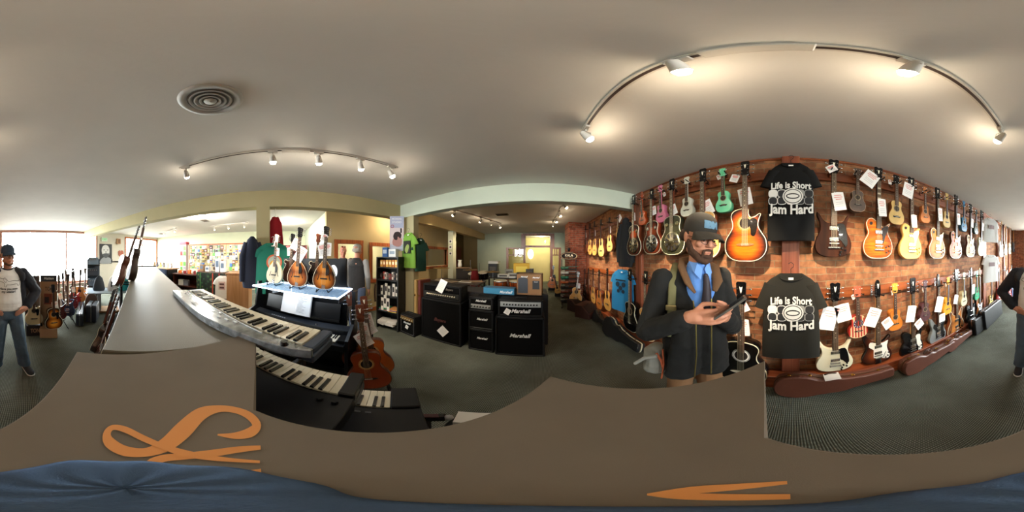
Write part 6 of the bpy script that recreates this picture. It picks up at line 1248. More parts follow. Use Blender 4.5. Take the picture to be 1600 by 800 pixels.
# stands with electric guitars in the glare
GS = [(92, 512, 3.4, 'offset', '#3a1c1c', 'dark'), (99, 500, 3.9, 'singlecut', '#c8ccd0', 'silver'), (106, 505, 3.6, 'horned', '#2a3a58', 'navy'), (112, 498, 4.1, 'lespaul', '#6a2424', 'wine red'), (118, 490, 4.5, 'singlecut', '#b03838', 'red'), (124, 484, 4.8, 'acoustic', '#b8864a', 'honey'), (104, 478, 5.0, 'offset', '#d8d4c8', 'ivory'), (132, 476, 5.3, 'semihollow', '#c86a2a', 'orange hollow-body'), (116, 472, 5.4, 'lespaul', '#1c1c24', 'black single-cut')]
for i, (px, yb, r, kd, c, nm) in enumerate(GS):
    p = atr(px, r); fz = facing(p); m_ = mat(c, .25, coat=.4) if kd != 'semihollow' else burst('#e8943a', '#8a3a14')
    make_guitar(G(kd, m_, m_, MAHOG if i % 2 else MAPLE, BLACKG, None, None, lod=1, tags=((.02, .6, .09, .13, .2),) if i % 3 == 0 else ()), 'electric_guitar' if kd != 'acoustic' else 'acoustic_guitar', f'{nm} guitar on a floor stand between the display boards and the glass table', 'guitar', (p.x, p.y, .22), fz+.3*sin(i*2), .98, None, .06*sin(i*3), -.12)
    t = thing('guitar_stand', f'black tubular floor stand under the {nm} guitar near the window', 'stand', (p.x, p.y, 0), fz+.3*sin(i*2))
    m = MB(); m.tube([(-.13, -.10, .25), (-.10, -.05, .20), (0, .10, .22), (.10, -.05, .20), (.13, -.10, .25)], .009, 8); m.tube([(0, .10, .22), (0, .20, .62)], .009, 8); m.build('cradle', BLACK, t)
    for x_, y_ in ((-.2, -.08), (.2, -.08), (0, .34)): m = MB(); m.cyl((0, .12, .30), (x_, y_, 0), .009, n=8); m.build('leg', BLACK, t)
t = guitar_case('black guitar case lying flat on the carpet near the glass table', atr(124, 3.45, z=.004), 0, 1.1, .38, .2, .16, mat('#26303e', .45, bump=.2, bscale=150), trimc=CHROME, shape=rect(1.1, .30), handle=BLACK); t.rotation_euler = (0, 0, R(248))
t = guitar_case('upright navy case standing on the carpet behind the flat black one', atr(142, 3.66, z=.004), 0, .50, .46, .2, .24, mat('#222c3a', .45, bump=.2, bscale=150), trimc=CHROME, shape=rect(.50, .44), handle=BLACK); t.rotation_euler = (0, 0, R(236))
t = thing('rounded_case', 'brown round-topped instrument case behind the navy case', 'case', atr(143, 4.35, z=0), facing(atr(143, 4.35))); m = MB(); m.prism(smooth([(-.17, 0), (.17, 0), (.18, .3), (.12, .52), (0, .6), (-.12, .52), (-.18, .3)], 3), .1, -.08, .01); m.build('shell', mat('#5a463c', .5), t); m = MB(); m.box((0, -.085, .3), (.05, .012, .05), bev=.003); m.build('latch', GOLD, t)
# merchandise in the bright window: amps on a shelf
t = thing('shelf_tower', 'dark tower of small devices left of the glass table in the glare', 'rack', atr(146, 5.4, z=0), facing(atr(146, 5.4)))
m = MB(); m.box((0, .1, .75), (.42, .03, 1.5)); m.build('back_panel', mat('#3a444e', .7), t)
for z in (.25, .6, .95, 1.3): m = MB(); m.box((0, 0, z), (.42, .28, .02)); m.build('shelf', DARKM, t)
for i in range(3):
    p = atr(146, 5.4); q = M.Translation((p.x, p.y, 0)) @ M.Rotation(facing(p), 4, 'Z') @ V((0, -.02, [.612, .962, 1.312][i])); m = MB(); m.box((0, 0, .12), (.32, .2, .24), bev=.006); m.mi = 1
    for k in range(4): m.cyl((-.1+.066*k, -.1, .18), (-.1+.066*k, -.115, .18), .018, n=10)
    tag(m.build('effects_unit', [mat(['#4a5a6a', '#2a343e', '#6a7a88'][i], .5), STEEL], None, q, (0, 0, facing(p))), f'{["lowest", "middle", "topmost"][i]} of three box-shaped devices on the dark tower in the glare', 'device')
for i in range(4):
    p = onx(1566+6*i, 400, 1.35) if False else V((1.25, -4.95-.5*i, 0)); fz = R(-100)
    make_guitar(G(['offset', 'singlecut', 'lespaul', 'offset'][i], mat(['#a8242c', '#2a3c66', '#c8a878', '#e4e4e4'][i], .3), None or mat('#3a2018'), MAPLE, MAPLE, None, None, lod=1), 'electric_guitar', f'{["bright red", "dark blue", "tan", "white"][i]} electric guitar on a stand along the far brick wall', 'guitar', (p.x, p.y, .2), fz, .95, None, 0, -.12)
    t = thing('guitar_stand', f'black floor stand under the {["bright red", "dark blue", "tan", "white"][i]} guitar by the far brick wall', 'stand', (p.x, p.y, 0), fz)
    m = MB(); m.tube([(-.13, -.10, .23), (-.10, -.05, .18), (0, .10, .22), (.10, -.05, .18), (.13, -.10, .23)], .009, 8); m.build('cradle', BLACK, t)
    for x_, y_ in ((-.2, -.08), (.2, -.08), (0, .30)): m = MB(); m.cyl((0, .1, .30), (x_, y_, 0), .009, n=8); m.build('leg', BLACK, t)
# hanging sign plant
# ================================================================ ceiling fittings
t = thing('ceiling_diffuser', 'round white ceiling air diffuser with concentric rings', 'air vent', (-.735, -.344, CEIL), 0)
m = MB(); m.lathe([(.165, 0), (.163, -.006), (.145, -.014), (.118, -.004), (.118, .0)], n=48); m.build('flange', mat('#b9b8b2', .6), t)
m = MB(); m.lathe([(.118, -.0015), (0, -.0015)], n=48); m.build('throat', mat('#77756f', .9), t)
for r0, z in ((.108, -.014), (.082, -.018), (.056, -.022)): m = MB(); m.lathe([(r0, z), (r0-.006, z-.002), (r0-.022, z+.014), (r0-.018, z+.016), (r0, z)], n=48); m.build('ring', mat('#b4b3ad', .6), t)
m = MB(); m.lathe([(.034, -.016), (.030, -.026), (0, -.026)], n=32); m.lathe([(0, -.002), (.006, -.002), (.006, -.03), (0, -.03)], n=8); m.build('centre_cap', mat('#b4b3ad', .6), t)
TW = mat('#c9c4ba', .5); BULB = mat('#fff0d8', .4, emit=40); BULB2 = mat('#ffe4b8', .4, emit=32)
def track(lb, a, b, heads, aims, power, color, feed=None, bulb=None, size=55, wid=.035, spill=1.6):
    a, b = V(a), V(b); d = (b-a); L = d.length; rz = atan2(d.y, d.x); t = thing('track_light', lb, 'track light', ((a.x+b.x)/2, (a.y+b.y)/2, CEIL), rz)
    m = MB(); m.box((0, 0, -.010), (L, wid, .02), bev=.002); m.build('rail', TW, t); m = MB(); m.box((0, 0, -.0205), (L*.98, wid*.4, .003)); m.build('slot', mat('#3a2c26', .5), t)
    f = MB(); f.box((((feed or .5)-.5)*L, 0, -.016), (.26, .05, .034), bev=.004); f.build('feed_box', TW, t)
    for hf, aim in zip(heads, aims):
        p = a.lerp(b, hf); q = V((p.x, p.y, CEIL-.13)); dr = (V(aim)-q).normalized(); loc = M.Rotation(-rz, 4, 'Z'); dl = loc @ dr; hx = (hf-.5)*L
        m = MB(); m.box((hx, 0, -.034), (.09, .032, .026), bev=.003); m.cyl((hx, 0, -.04), (hx, 0, -.075), .008, n=8)
        for sy in (-1, 1): m.tube([(hx, 0, -.07), (hx, sy*.033, -.078), (hx, sy*.036, -.13)], .004, 6)
        yo = m.build('lamp_yoke', TW, t)
        c0 = V((hx, 0, -.13)); X = M.Translation(c0) @ dl.to_track_quat('Z', 'Y').to_matrix().to_4x4()
        m = MB(); m.X = X; m.lathe([(0, -.05), (.018, -.048), (.024, -.03), (.030, .0), (.034, .03), (.036, .035), (.033, .036), (.030, .02), (.02, -.01)], n=20); hd = m.build('lamp_head', TW, t)
        m = MB(); m.X = X; m.lathe([(.0, .030), (.018, .029), (.030, .026)], n=20); m.lathe([(.030, .026), (.030, .045), (.022, .060), (.0, .066)], n=20); m.build('bulb', bulb or BULB, hd)
        o = new_light('lamp_beam', 'SPOT', tuple(q+dr*.045), power, color, aim); o.data.spot_size = R(size); o.data.spot_blend = .8; o.data.shadow_soft_size = .03
        o.location = tuple(q+dr*.09); new_light('lamp_spill', 'POINT', tuple(q+dr*.09), spill, color).data.shadow_soft_size = .03
    return t
track('long track light with four lamp heads over the brick wall side', (.33, 1.12, 0), (.34, -1.13, 0), (.02, .37, .63, .985), ((1.66, 1.25, 1.25), (1.66, .62, 1.25), (1.66, -.62, 1.25), (1.66, -1.7, 1.35)), SUN_SPOT, WARM, .46, size=50, wid=.04, spill=2.6)
track('track light with five lamp heads over the piano side', (-1.55, -1.12, 0), (-1.44, 1.24, 0), (.04, .44, .62, .80, .96), ((-3.2, -1.6, 1.2), (-2.2, 0, .8), (-2.6, .7, 1.2), (-2.4, 1.6, 1.0), (-1.2, 2.4, .6)), SPOT_W, SOFTWARM, .53, size=60, wid=.03)
track('short track light on the brown ceiling over the back room, left one', (-1.95, 3.3, 0), (-1.25, 5.5, 0), (.05, .5, .72, .96), ((-3.8, 3.5, 1.4), (-2.9, 5.2, 1.6), (-1.5, 7.9, 1.2), (-.8, 6.4, .4)), SPOT_W*1.0, WARM, .3, BULB2)
track('short track light on the brown ceiling near the brick wall, right one', (.55, 2.95, 0), (.50, 5.4, 0), (.1, .4, .7, .95), ((1.66, 3.2, 1.4), (1.66, 3.9, 1.3), (1.66, 4.6, 1.3), (.6, 7.9, 1.2)), SPOT_W*1.5, WARM, .3, BULB2)
track('small far track light with three heads over the sales counters', (-5.6, -2.6, 0), (-5.3, -1.1, 0), (.1, .5, .9), ((-7.4, -2.6, 1.4), (-7.4, -2.0, 1.4), (-7.4, -1.4, 1.4)), SPOT_W, SOFTWARM, .5, BULB2)
track('far track light with heads over the banner table', (-5.8, -5.2, 0), (-5.2, -3.9, 0), (.1, .9), ((-7.4, -4.4, 1.4), (-4.6, -4.4, 1.0)), SPOT_W, SOFTWARM, .5, BULB2)
def downlight(lb, x, y, p, r=.10, c=(1, .95, .86)):
    t = thing('ceiling_lamp', lb, 'ceiling lamp', (x, y, CEIL), 0); m = MB(); m.lathe([(r*1.2, 0), (r*1.2, -.02), (r, -.03), (r, -.01)], n=28); m.build('rim', WHITE, t)
    m = MB(); m.lathe([(r, -.02), (r*.7, -.045), (0, -.055)], n=28); m.build('diffuser', mat('#fff2dc', .5, emit=10), t)
    o = new_light('ceiling_lamp_glow', 'POINT', (x, y, CEIL-.12), p, c); o.data.shadow_soft_size = .1
downlight('round glowing ceiling lamp over the sales counters', -3.95, -2.1, 120); downlight('round ceiling lamp over the red shelf unit', -5.4, .2, 60); downlight('round ceiling lamp inside the studio', -5.2, 4.6, 70); downlight('round ceiling lamp between column and studio windows', -3.45, 2.9, 30, .06, (1, .8, .55)); downlight('round ceiling lamp in the lit room behind the glazed door', .2, YN+1.2, 110, .12, (1, .86, .55))
for x, y, lb in ((-.95, 4.3, 'small dark rectangular ceiling vent over the back room'), (-4.6, -2.35, 'small ceiling vent near the far round lamp'), (-6.2, -5.6, 'small ceiling vent by the far window')):
    t = thing('ceiling_vent', lb, 'air vent', (x, y, CEIL), 0); m = MB(); m.box((0, 0, -.006), (.34, .2, .012), bev=.003); m.build('frame', mat('#8a8272', .6), t)
    for k in range(5): m = MB(); m.box((0, -.07+.035*k, -.016), (.30, .018, .006), rot=(.5, 0, 0)); m.build('slat', mat('#4a443c', .6), t)
# bright oval wall lamp in the back room
t = thing('wall_lamp', 'bright oval lamp glowing on the wall beyond the glazed door', 'lamp', (.0, YN+2.19, 1.72), 0); t.location.x = ony(829, 395, YN+2.15).x
m = MB(); m.ell((0, -.02, 0), (.17, .05, .30), 20); m.build('shade', mat('#fff0c0', .5, emit=6), t); m = MB(); m.box((0, .0, 0), (.12, .02, .18)); m.build('mount_plate', GOLD, t)
# ================================================================ people
SKIN = mat('#c98a6c', .5, bump=.05, var=.05, vscale=20); SKIN2 = mat('#c08a74', .55, var=.05, vscale=20)
def TR(loc, yaw=0, pitch=0, roll=0): return M.Translation(V(loc)) @ M.Rotation(yaw, 4, 'Z') @ M.Rotation(pitch, 4, 'X') @ M.Rotation(roll, 4, 'Y')
def head_pieces(m, T, s=1.0):
    """Head facing -y, origin at the centre of the skull; 1.0 is an adult about 0.235 m tall."""
    m.X = T @ M.Scale(s, 4)
    m.ell((0, .012, .028), (.076, .096, .090), 24); m.ell((0, -.030, -.030), (.060, .062, .070), 20); m.ell((0, -.048, -.082), (.038, .040, .034), 16); m.ell((0, -.066, -.098), (.020, .018, .016), 12)
    m.chain([((0, -.088, .012), (.010, .010, .012)), ((0, -.104, -.022), (.014, .014, .012))], 5, 10); 
    for sx in (-1, 1):
        m.ell((sx*.012, -.098, -.027), (.008, .008, .007), 8); m.ell((sx*.030, -.082, .018), (.020, .012, .008), 10); m.ell((sx*.040, -.068, -.022), (.022, .022, .018), 12); m.ell((sx*.052, -.015, -.062), (.020, .040, .028), 12)
        m.ell((sx*.078, .012, -.006), (.008, .019, .031), 12, (0, sx*.15, 0))
    m.ell((0, -.092, -.056), (.024, .010, .006), 10); m.ell((0, -.089, -.067), (.020, .011, .007), 10); m.X = M.Identity(4)
def face_details(parent, T, s=1.0, eye='#4a3a2a', lip='#a86058', brow='#4a3424', open_=True):
    for sx in (-1, 1):
        m = MB(); m.X = T @ M.Scale(s, 4); m.ell((sx*.030, -.081, .000), (.0135, .010, .0085 if open_ else .005), 12); e = m.build('eye', mat('#e4ddd6', .3), parent)
        m = MB(); m.X = T @ M.Scale(s, 4); m.ell((sx*.030, -.0895, -.001), (.006, .003, .006), 10); m.build('iris', mat(eye, .2), e)
        m = MB(); m.X = T @ M.Scale(s, 4); m.chain([((sx*.015, -.094, .021), (.006, .003, .003)), ((sx*.034, -.092, .026), (.006, .003, .003)), ((sx*.048, -.078, .022), (.004, .003, .002))], 4, 8); m.build('eyebrow', mat(brow, .9), parent)
    m = MB(); m.X = T @ M.Scale(s, 4); m.chain([((-.022, -.0905, -.062), (.005, .003, .002)), ((0, -.0985, -.0605), (.007, .003, .0032)), ((.022, -.0905, -.062), (.005, .003, .002))], 5, 8); m.build('lips', mat(lip, .45), parent)
def finger(m, pts, r): m.chain([(p, r*(1-.09*i)) for i, p in enumerate(pts)], 4, 8)
def cap(root, T, s, cm, bm, text=None, tc=None, brimrot=0):
    m = MB(); m.X = T @ M.Scale(s, 4) ; prof = [(.098, .028), (.099, .05), (.094, .085), (.078, .112), (.05, .130), (.018, .137), (0, .138)]
    m.X = m.X @ M.Diagonal((.86, 1.04, 1, 1)) @ M.Translation((0, .012, 0)); m.lathe(prof, n=36); m.lathe([(r-.003, z) for r, z in prof], n=36); o = m.build('cap_crown', cm, root)
    b = MB(); b.X = T @ M.Scale(s, 4); rows = []
    for k in range(5):
        f = k/4; row = []
        for j in range(17):
            a = pi*(j/16); x = -cos(a)*(.080+.002*f); y = -.060-.030*sin(a)**.8 - f*.066*sin(a)**.7; z = .042-.022*f-.022*(cos(a)**2)*(.4+f*.6); row.append((x, y, z))
        rows.append(row)
    vs = [p for r_ in rows for p in r_]; n = 17
    b.add(vs, [(i*n+j, i*n+j+1, (i+1)*n+j+1, (i+1)*n+j) for i in range(4) for j in range(16)], True); b.add([(x, y, z-.004) for x, y, z in vs], [(i*n+j, (i+1)*n+j, (i+1)*n+j+1, i*n+j+1) for i in range(4) for j in range(16)], True)
    ed = [vs[4*n+j] for j in range(n)]; b.tube([(x, y, z-.002) for x, y, z in ed], .0028, 6); b.build('cap_brim', bm, root)
    q = MB(); q.X = T @ M.Scale(s, 4); q.ell((0, .014, .139), .006, 8); q.build('cap_button', cm, root)
    if text:
        q = MB(); q.X = T @ M.Scale(s, 4)
        q.text(text, .046, (0, -.094, .075), .0015, bold=.0032, sx=1.05); 
        vv = []
        Ti = (T @ M.Scale(s, 4)).inverted()
        for v in q.v: l = Ti @ v; a = l.x/.084; rr = .093-.25*max(0, l.z-.07)*.5; d = l.y+.094; vv.append(T @ M.Scale(s, 4) @ V((sin(a)*.0855*(1-.9*max(0, l.z-.075)), .012-cos(a)*(.1035-.42*max(0, l.z-.065))+d-.0015, l.z)))
        q.v = vv; q.build('cap_lettering', tc, root)

# ---- man in black cap looking at a phone, standing in front of the brick wall
RM = .95; mp = atr(1086, RM, z=0); T0 = thing('person', 'man in black cap and dark jacket looking down at a phone by the brick wall', 'person', (mp.x, mp.y, 0), facing(mp))
def L1(px, py, r):
    """Point at horizontal distance r from the camera on pixel (px, py), in the man's own frame."""
    w_ = atr(px, r, py) - V((mp.x, mp.y, 0)); return M.Rotation(-facing(mp), 4, 'Z') @ w_
HT = TR((.028, -.035, 1.702), R(30), R(14), R(3)); HS = 1.06
sR, sL = V((-.185, -.045, 1.475)), V((.165, .09, 1.47)); eR, wR = V((-.255, -.11, 1.17)), V((-.02, -.275, 1.335)); eL, wL = V((.215, -.02, 1.17)), V((.13, -.235, 1.315))
hp = V((.0, 0, .93))
b = MB(); head_pieces(b, HT, HS)
b.chain([((.01, .01, 1.45), (.062, .06, .05)), ((.02, -.008, 1.60), (.056, .058, .05))], 6, 14)
b.chain([((0, .02, .95), (.15, .10, .12)), ((0, .02, 1.15), (.13, .09, .1)), ((-.005, .02, 1.38), (.16, .10, .08))], 6, 14)
for s_, e_, w_ in ((sR, eR, wR), (sL, eL, wL)): b.chain([(s_, .048), (e_, .040), (w_, .030)], 8, 12)
for sx in (-1, 1): b.chain([((sx*.08, .02, .90), .075), ((sx*.10, 0, .5), .055), ((sx*.105, .02, .09), .04)], 8, 12); b.chain([((sx*.105, .0, .05), .035), ((sx*.115, -.14, .035), (.04, .04, .022))], 5, 10)
# right hand holding the phone from below, thumb on top
def hand(b, wr, fwd, up, side, curl=1.0, s=1.0, thumb=1):
    """wr wrist; fwd along the palm; up out of the back of the hand; side towards the thumb."""
    f, u, sd = V(fwd).normalized(), V(up).normalized(), V(side).normalized(); P = lambda a, c, d: wr + (f*a + u*c + sd*d)*s
    Rm = M((sd, f, u)).transposed().to_euler()
    b.chain([(P(.0, 0, 0), .027*s), (P(.03, 0, 0), .028*s)], 4, 10)
    for d in (-.028, -.010, .010, .028): b.chain([(P(.01, 0, d*.6), .017*s), (P(.085, .002, d), .0125*s)], 6, 10)
    for k, (d, l) in enumerate(((.030, .92), (.010, 1.0), (-.011, .94), (-.031, .76))):
        p0 = P(.085, .002, d); c = curl*(.9+.08*k); a1 = .35*c; a2 = a1+.75*c; a3 = a2+.5*c; q = p0; L_ = [(.040*l, a1), (.026*l, a2), (.022*l, a3)]; pts = [q]
        for ln, a in L_: q = q + (f*cos(a) - u*sin(a))*ln*s; pts.append(q)
        finger(b, pts, .0092*s)
    q0 = P(.022, -.006, .026*thumb); q1 = P(.052, -.020, .050*thumb); q2 = P(.082, -.030*curl, .052*thumb); q3 = P(.106, -.036*curl, .044*thumb); finger(b, [q0, q1, q2, q3], .0115*s)
hand(b, wR, (.86, -.28, .10), (-.35, -.90, -.25), (-.1, -.2, 1), .55, 1.05)
hand(b, wL+V((0, -.0, .0)), (.0, -.75, .62), (.9, -.1, -.1), (-.2, -.5, .6), .8, .95)
blob(b, 'body', SKIN, T0, .0045, 3)
face_details(T0, HT, HS, brow='#3a281c', open_=False)
BRD = mat('#4a3020', .9, bump=.5, bscale=400, var=.2, vscale=60)
m = MB(); m.X = HT @ M.Scale(HS, 4)
m.chain([((-.068, -.005, -.03), (.010, .022, .02)), ((-.058, -.03, -.068), (.014, .03, .022)), ((-.030, -.072, -.095), (.020, .022, .020)), ((0, -.084, -.104), (.022, .022, .019)), ((.030, -.072, -.095), (.020, .022, .020)), ((.058, -.03, -.068), (.014, .03, .022)), ((.068, -.005, -.03), (.010, .022, .02))], 8, 12)
m.chain([((-.026, -.090, -.075), (.007, .007, .012)), ((-.024, -.094, -.050), (.008, .006, .005)), ((0, -.1035, -.0455), (.010, .006, .005)), ((.024, -.094, -.050), (.008, .006, .005)), ((.026, -.090, -.075), (.007, .007, .012))], 6, 10)
m.ell((0, -.094, -.080), (.022, .014, .010), 12); m.ell((0, -.098, -.047), (.024, .009, .007), 12)
blob(m, 'beard', BRD, T0, .003, 2, .0012, 120)
m = MB(); m.X = HT @ M.Scale(HS, 4); m.chain([((-.072, .02, .02), (.012, .03, .022)), ((-.064, .075, .0), (.02, .03, .035)), ((0, .102, .0), (.04, .014, .045)), ((.064, .075, .0), (.02, .03, .035)), ((.072, .02, .02), (.012, .03, .022))], 8, 10); blob(m, 'hair', mat('#3a281c', .9, bump=.4, bscale=300), T0, .004, 2)
m = MB(); m.X = HT @ M.Scale(HS, 4)
for sx in (-1, 1):
    m.tube([(sx*.032+.022*cos(a), -.104+.004*cos(a*2)+.004*abs(cos(a)), -.002+.016*sin(a)) for a in [2*pi*k/20 for k in range(20)]], .0013, 6, closed=True); m.tube([(sx*.054, -.098, .003), (sx*.076, -.04, .006), (sx*.080, .015, .002)], .0014, 6)
m.tube([(-.011, -.106, .002), (0, -.109, .006), (.011, -.106, .002)], .0013, 6); m.build('glasses', mat('#3a3430', .3, .6), T0)
cap(T0, HT, HS, mat('#231f18', .85, bump=.2, bscale=200), mat('#2f281d', .8, bump=.2, bscale=200), 'IBM', mat('#4a6f88', .7))
# shirt, tie
m = MB(); m.X = TR((.018, -.004, 0), R(15)); m.chain([((0, -.012, 1.40), (.085, .085, .05)), ((0, -.004, 1.50), (.078, .078, .03)), ((0, 0, 1.555), (.064, .068, .02))], 8, 18); m.chain([((0, .0, 1.0), (.10, .06, .05)), ((0, -.012, 1.30), (.11, .07, .05)), ((0, -.02, 1.42), (.10, .08, .04))], 10, 16); blob(m, 'shirt', mat('#5d8fd8', .7), T0, .006, 3)
for sx in (-1, 1):
    m = MB(); m.X = TR((.018, -.004, 0), R(18)); m.loft([[(sx*.062, -.02, 1.572), (sx*.066, -.02, 1.545), (sx*.060, -.014, 1.545)], [(sx*.030, -.072, 1.562), (sx*.050, -.084, 1.510), (sx*.044, -.076, 1.512)], [(sx*.006, -.088, 1.532), (sx*.022, -.106, 1.478), (sx*.016, -.098, 1.480)]], sm=False); m.build('shirt_collar', mat('#6f9ee2', .7), T0)
m = MB(); m.X = TR((.022, -.004, 0), R(22)); m.ell((0, -.094, 1.496), (.014, .009, .012), 12); m.loft([[(x_*w1, y_, z) for x_, y_ in ((-1, -.10-d), (0, -.112-d), (1, -.10-d), (1, -.09-d), (-1, -.09-d))] for z, w1, d in ((1.495, .014, .002), (1.42, .022, .012), (1.32, .032, .006), (1.22, .036, -.01), (1.19, .02, -.02))]); m.build('necktie', mat('#2a2028', .6), T0)
# jacket: two open fronts and sleeves
JK = mat('#0f0f0d', .9, bump=.3, bscale=14, var=.12, vscale=6)
m = MB(); m.X = TR((.0, .02, 0), R(18))
m.chain([((0, .035, .86), (.20, .105, .06)), ((0, .035, 1.05), (.19, .105, .07)), ((0, .03, 1.28), (.195, .11, .07)), ((0, .03, 1.42), (.185, .10, .06)), ((0, .04, 1.50), (.115, .07, .035))], 10, 20)
for sx in (-1, 1): m.chain([((sx*.085, -.07, .84), (.11, .055, .05)), ((sx*.070, -.085, 1.05), (.10, .055, .06)), ((sx*.066, -.088, 1.22), (.080, .052, .05)), ((sx*.086, -.072, 1.33), (.070, .052, .05)), ((sx*.115, -.045, 1.42), (.065, .05, .05)), ((sx*.085, -.0, 1.50), (.05, .05, .03))], 10, 16)
m.X = M.Identity(4)
for s_, e_, w_ in ((sR, eR, wR), (sL, eL, wL)): m.chain([(s_, (.066, .066, .056)), (s_.lerp(e_, .5), .066), (e_, .064), (e_.lerp(w_, .5), .058), (e_.lerp(w_, .88), .048)], 8, 14)
blob(m, 'jacket', JK, T0, .007, 3, .010, 9)
m = MB(); m.X = TR((.010, .008, 0), R(20))
m.tube([(-.055, -.125, 1.41), (-.085, -.10, 1.46), (-.098, -.03, 1.53), (-.075, .05, 1.565), (0, .075, 1.575), (.075, .05, 1.565), (.098, -.03, 1.53), (.085, -.10, 1.46), (.055, -.125, 1.41)], [.012, .03, .034, .03, .028, .03, .034, .03, .012], 12, flat=.45); m.build('jacket_collar', mat('#6a4a2c', .85, bump=.2, bscale=200), T0)
for sx in (-1, 1): m = MB(); m.X = TR((.0, .0, 0), R(18)); m.tube([(sx*.050, -.122, 1.37), (sx*.042, -.142, 1.25), (sx*.040, -.146, 1.05), (sx*.045, -.130, .86)], .004, 6); m.build('zipper', mat('#9a8a50', .35, .8), T0)
TRS = mat('#7d5a3a', .85)
m = MB()
for sx in (-1, 1): m.chain([((sx*.075, .03, .90), (.09, .085, .06)), ((sx*.10, .01, .5), .078), ((sx*.105, .03, .08), .068)], 10, 14)
blob(m, 'trousers', TRS, T0, .009, 3, .004, 8)
for sx in (-1, 1): m = MB(); m.chain([((sx*.105, .03, .045), (.045, .05, .045)), ((sx*.118, -.13, .035), (.046, .06, .033))], 6, 12); blob(m, 'shoe', mat('#2a1f18', .5), T0, .006, 2)
# bag strap and phone
m = MB(); m.tube([(-.105, .10, 1.50), (-.115, .03, 1.555), (-.122, -.05, 1.51), (-.118, -.115, 1.42), (-.120, -.135, 1.28), (-.14, -.14, 1.16)], .021, 10, flat=.25); tag(m.build('bag_strap', mat('#6d6a46', .8, bump=.2, bscale=200)), '', '')
o = bpy.data.objects['bag_strap']
for k_ in ('label', 'category', 'kind'): del o[k_]
pt_ = L1(1024, 555, .98)
T1 = thing('shoulder_bag', 'grey canvas shoulder bag with orange straps at the hip of the man with phone', 'bag', (mp.x, mp.y, 0), facing(mp)); o.parent = T1
m = MB(); m.chain([(pt_+V((0, .03, -.10)), (.085, .10, .06)), (pt_+V((0, .03, .02)), (.075, .09, .06))], 8, 14); blob(m, 'body', mat('#7c7c74', .85, bump=.3, bscale=30), T1, .008, 3, .01, 14)
m = MB(); m.tube([pt_+V((.055, -.05, .09)), pt_+V((.068, -.075, 0)), pt_+V((.055, -.08, -.14))], .013, 8, flat=.4); m.tube([pt_+V((.02, -.06, .06)), pt_+V((.055, -.085, .02)), pt_+V((.06, -.07, -.05))], .010, 8, flat=.4); m.build('orange_strap', mat('#a8502a', .7), T1)
m = MB(); m.tube([pt_+V((-.10, -.08, -.04)), pt_+V((-.04, -.09, .03)), pt_+V((.03, -.09, .06))], .012, 8); m.build('rolled_flap', mat('#8d8c84', .8), T1)
m = MB(); m.box(V((-.121, -.140, 1.33)), (.055, .012, .030), bev=.004); m.build('buckle', mat('#b8a878', .3, .9), T1)
ph = thing('smartphone', 'grey smartphone held up in the hands of the man in the cap', 'phone', M.Translation((mp.x, mp.y, 0)) @ M.Rotation(facing(mp), 4, 'Z') @ V((.135, -.335, 1.395)), 0)
ph.rotation_euler = (M.Rotation(facing(mp), 3, 'Z') @ M((V((.80, -.12, .58)).normalized(), V((.2, .95, -.1)).normalized(), V((-.55, .2, .78)).normalized())).transposed()).to_euler()
m = MB(); m.box((0, 0, 0), (.150, .076, .009), bev=.004); m.build('phone_body', mat('#6d6c68', .35, .5), ph); m = MB(); m.box((0, 0, .0048), (.135, .068, .001)); m.build('screen', mat('#15181c', .1, coat=.5), ph); m = MB(); m.cyl((-.05, .02, -.0046), (-.05, .02, -.0062), .006, n=12); m.build('camera_lens', BLACKG, ph)

# ---- man with raglan shirt and jeans, hands on hips, in front of the window
mq = atr(12, 1.95, z=0); T2 = thing('person', 'man in navy cap, white dog T-shirt, dark jacket and jeans standing with hand on hip', 'person', (mq.x, mq.y, 0), facing(mq)+.08)
HT2 = TR((.0, -.02, 1.605), R(12), R(3), 0)
sR, sL = V((-.185, .0, 1.40)), V((.185, .0, 1.40)); eR, wR = V((-.36, .05, 1.15)), V((-.20, -.06, .975)); eL, wL = V((.36, .05, 1.15)), V((.215, -.075, .975))
b = MB(); head_pieces(b, HT2, .98)
b.chain([((0, .02, 1.36), (.06, .06, .05)), ((0, .0, 1.52), (.054, .056, .05))], 6, 14)
b.chain([((0, .02, .95), (.15, .11, .10)), ((0, .015, 1.12), (.14, .10, .1)), ((0, .02, 1.34), (.155, .10, .08))], 6, 14)
for s_, e_, w_ in ((sR, eR, wR), (sL, eL, wL)): b.chain([(s_, .05), (e_, .042), (w_, .030)], 8, 12)
b.chain([((-.09, .02, .92), .09), ((-.115, -.02, .48), .058), ((-.135, .03, .08), .04)], 8, 12); b.chain([((.09, .02, .92), .09), ((.15, -.02, .48), .058), ((.20, .0, .08), .04)], 8, 12)
for x_, y_ in ((-.14, .0), (.205, -.03)): b.chain([((x_, y_+.02, .045), .036), ((x_*1.12, y_-.13, .035), (.04, .04, .022))], 5, 10)
hand(b, wL, (-.80, -.45, -.30), (.25, -.85, .45), (.1, -.2, 1), .45, 1.0); hand(b, wR, (.80, -.45, -.30), (-.25, -.85, .45), (-.1, -.2, 1), .45, 1.0)
blob(b, 'body', SKIN2, T2, .005, 3); face_details(T2, HT2, .98)
m = MB(); m.X = HT2; m.chain([((-.070, .02, .01), (.012, .03, .022)), ((-.06, .07, .0), (.02, .03, .035)), ((0, .098, .0), (.04, .014, .045)), ((.06, .07, .0), (.02, .03, .035)), ((.070, .02, .01), (.012, .03, .022))], 8, 10); m.chain([((-.05, -.05, -.09), (.012, .02, .014)), ((0, -.078, -.106), (.02, .014, .012)), ((.05, -.05, -.09), (.012, .02, .014))], 6, 10); blob(m, 'hair', mat('#5a4638', .9, bump=.3, bscale=300), T2, .004, 2)
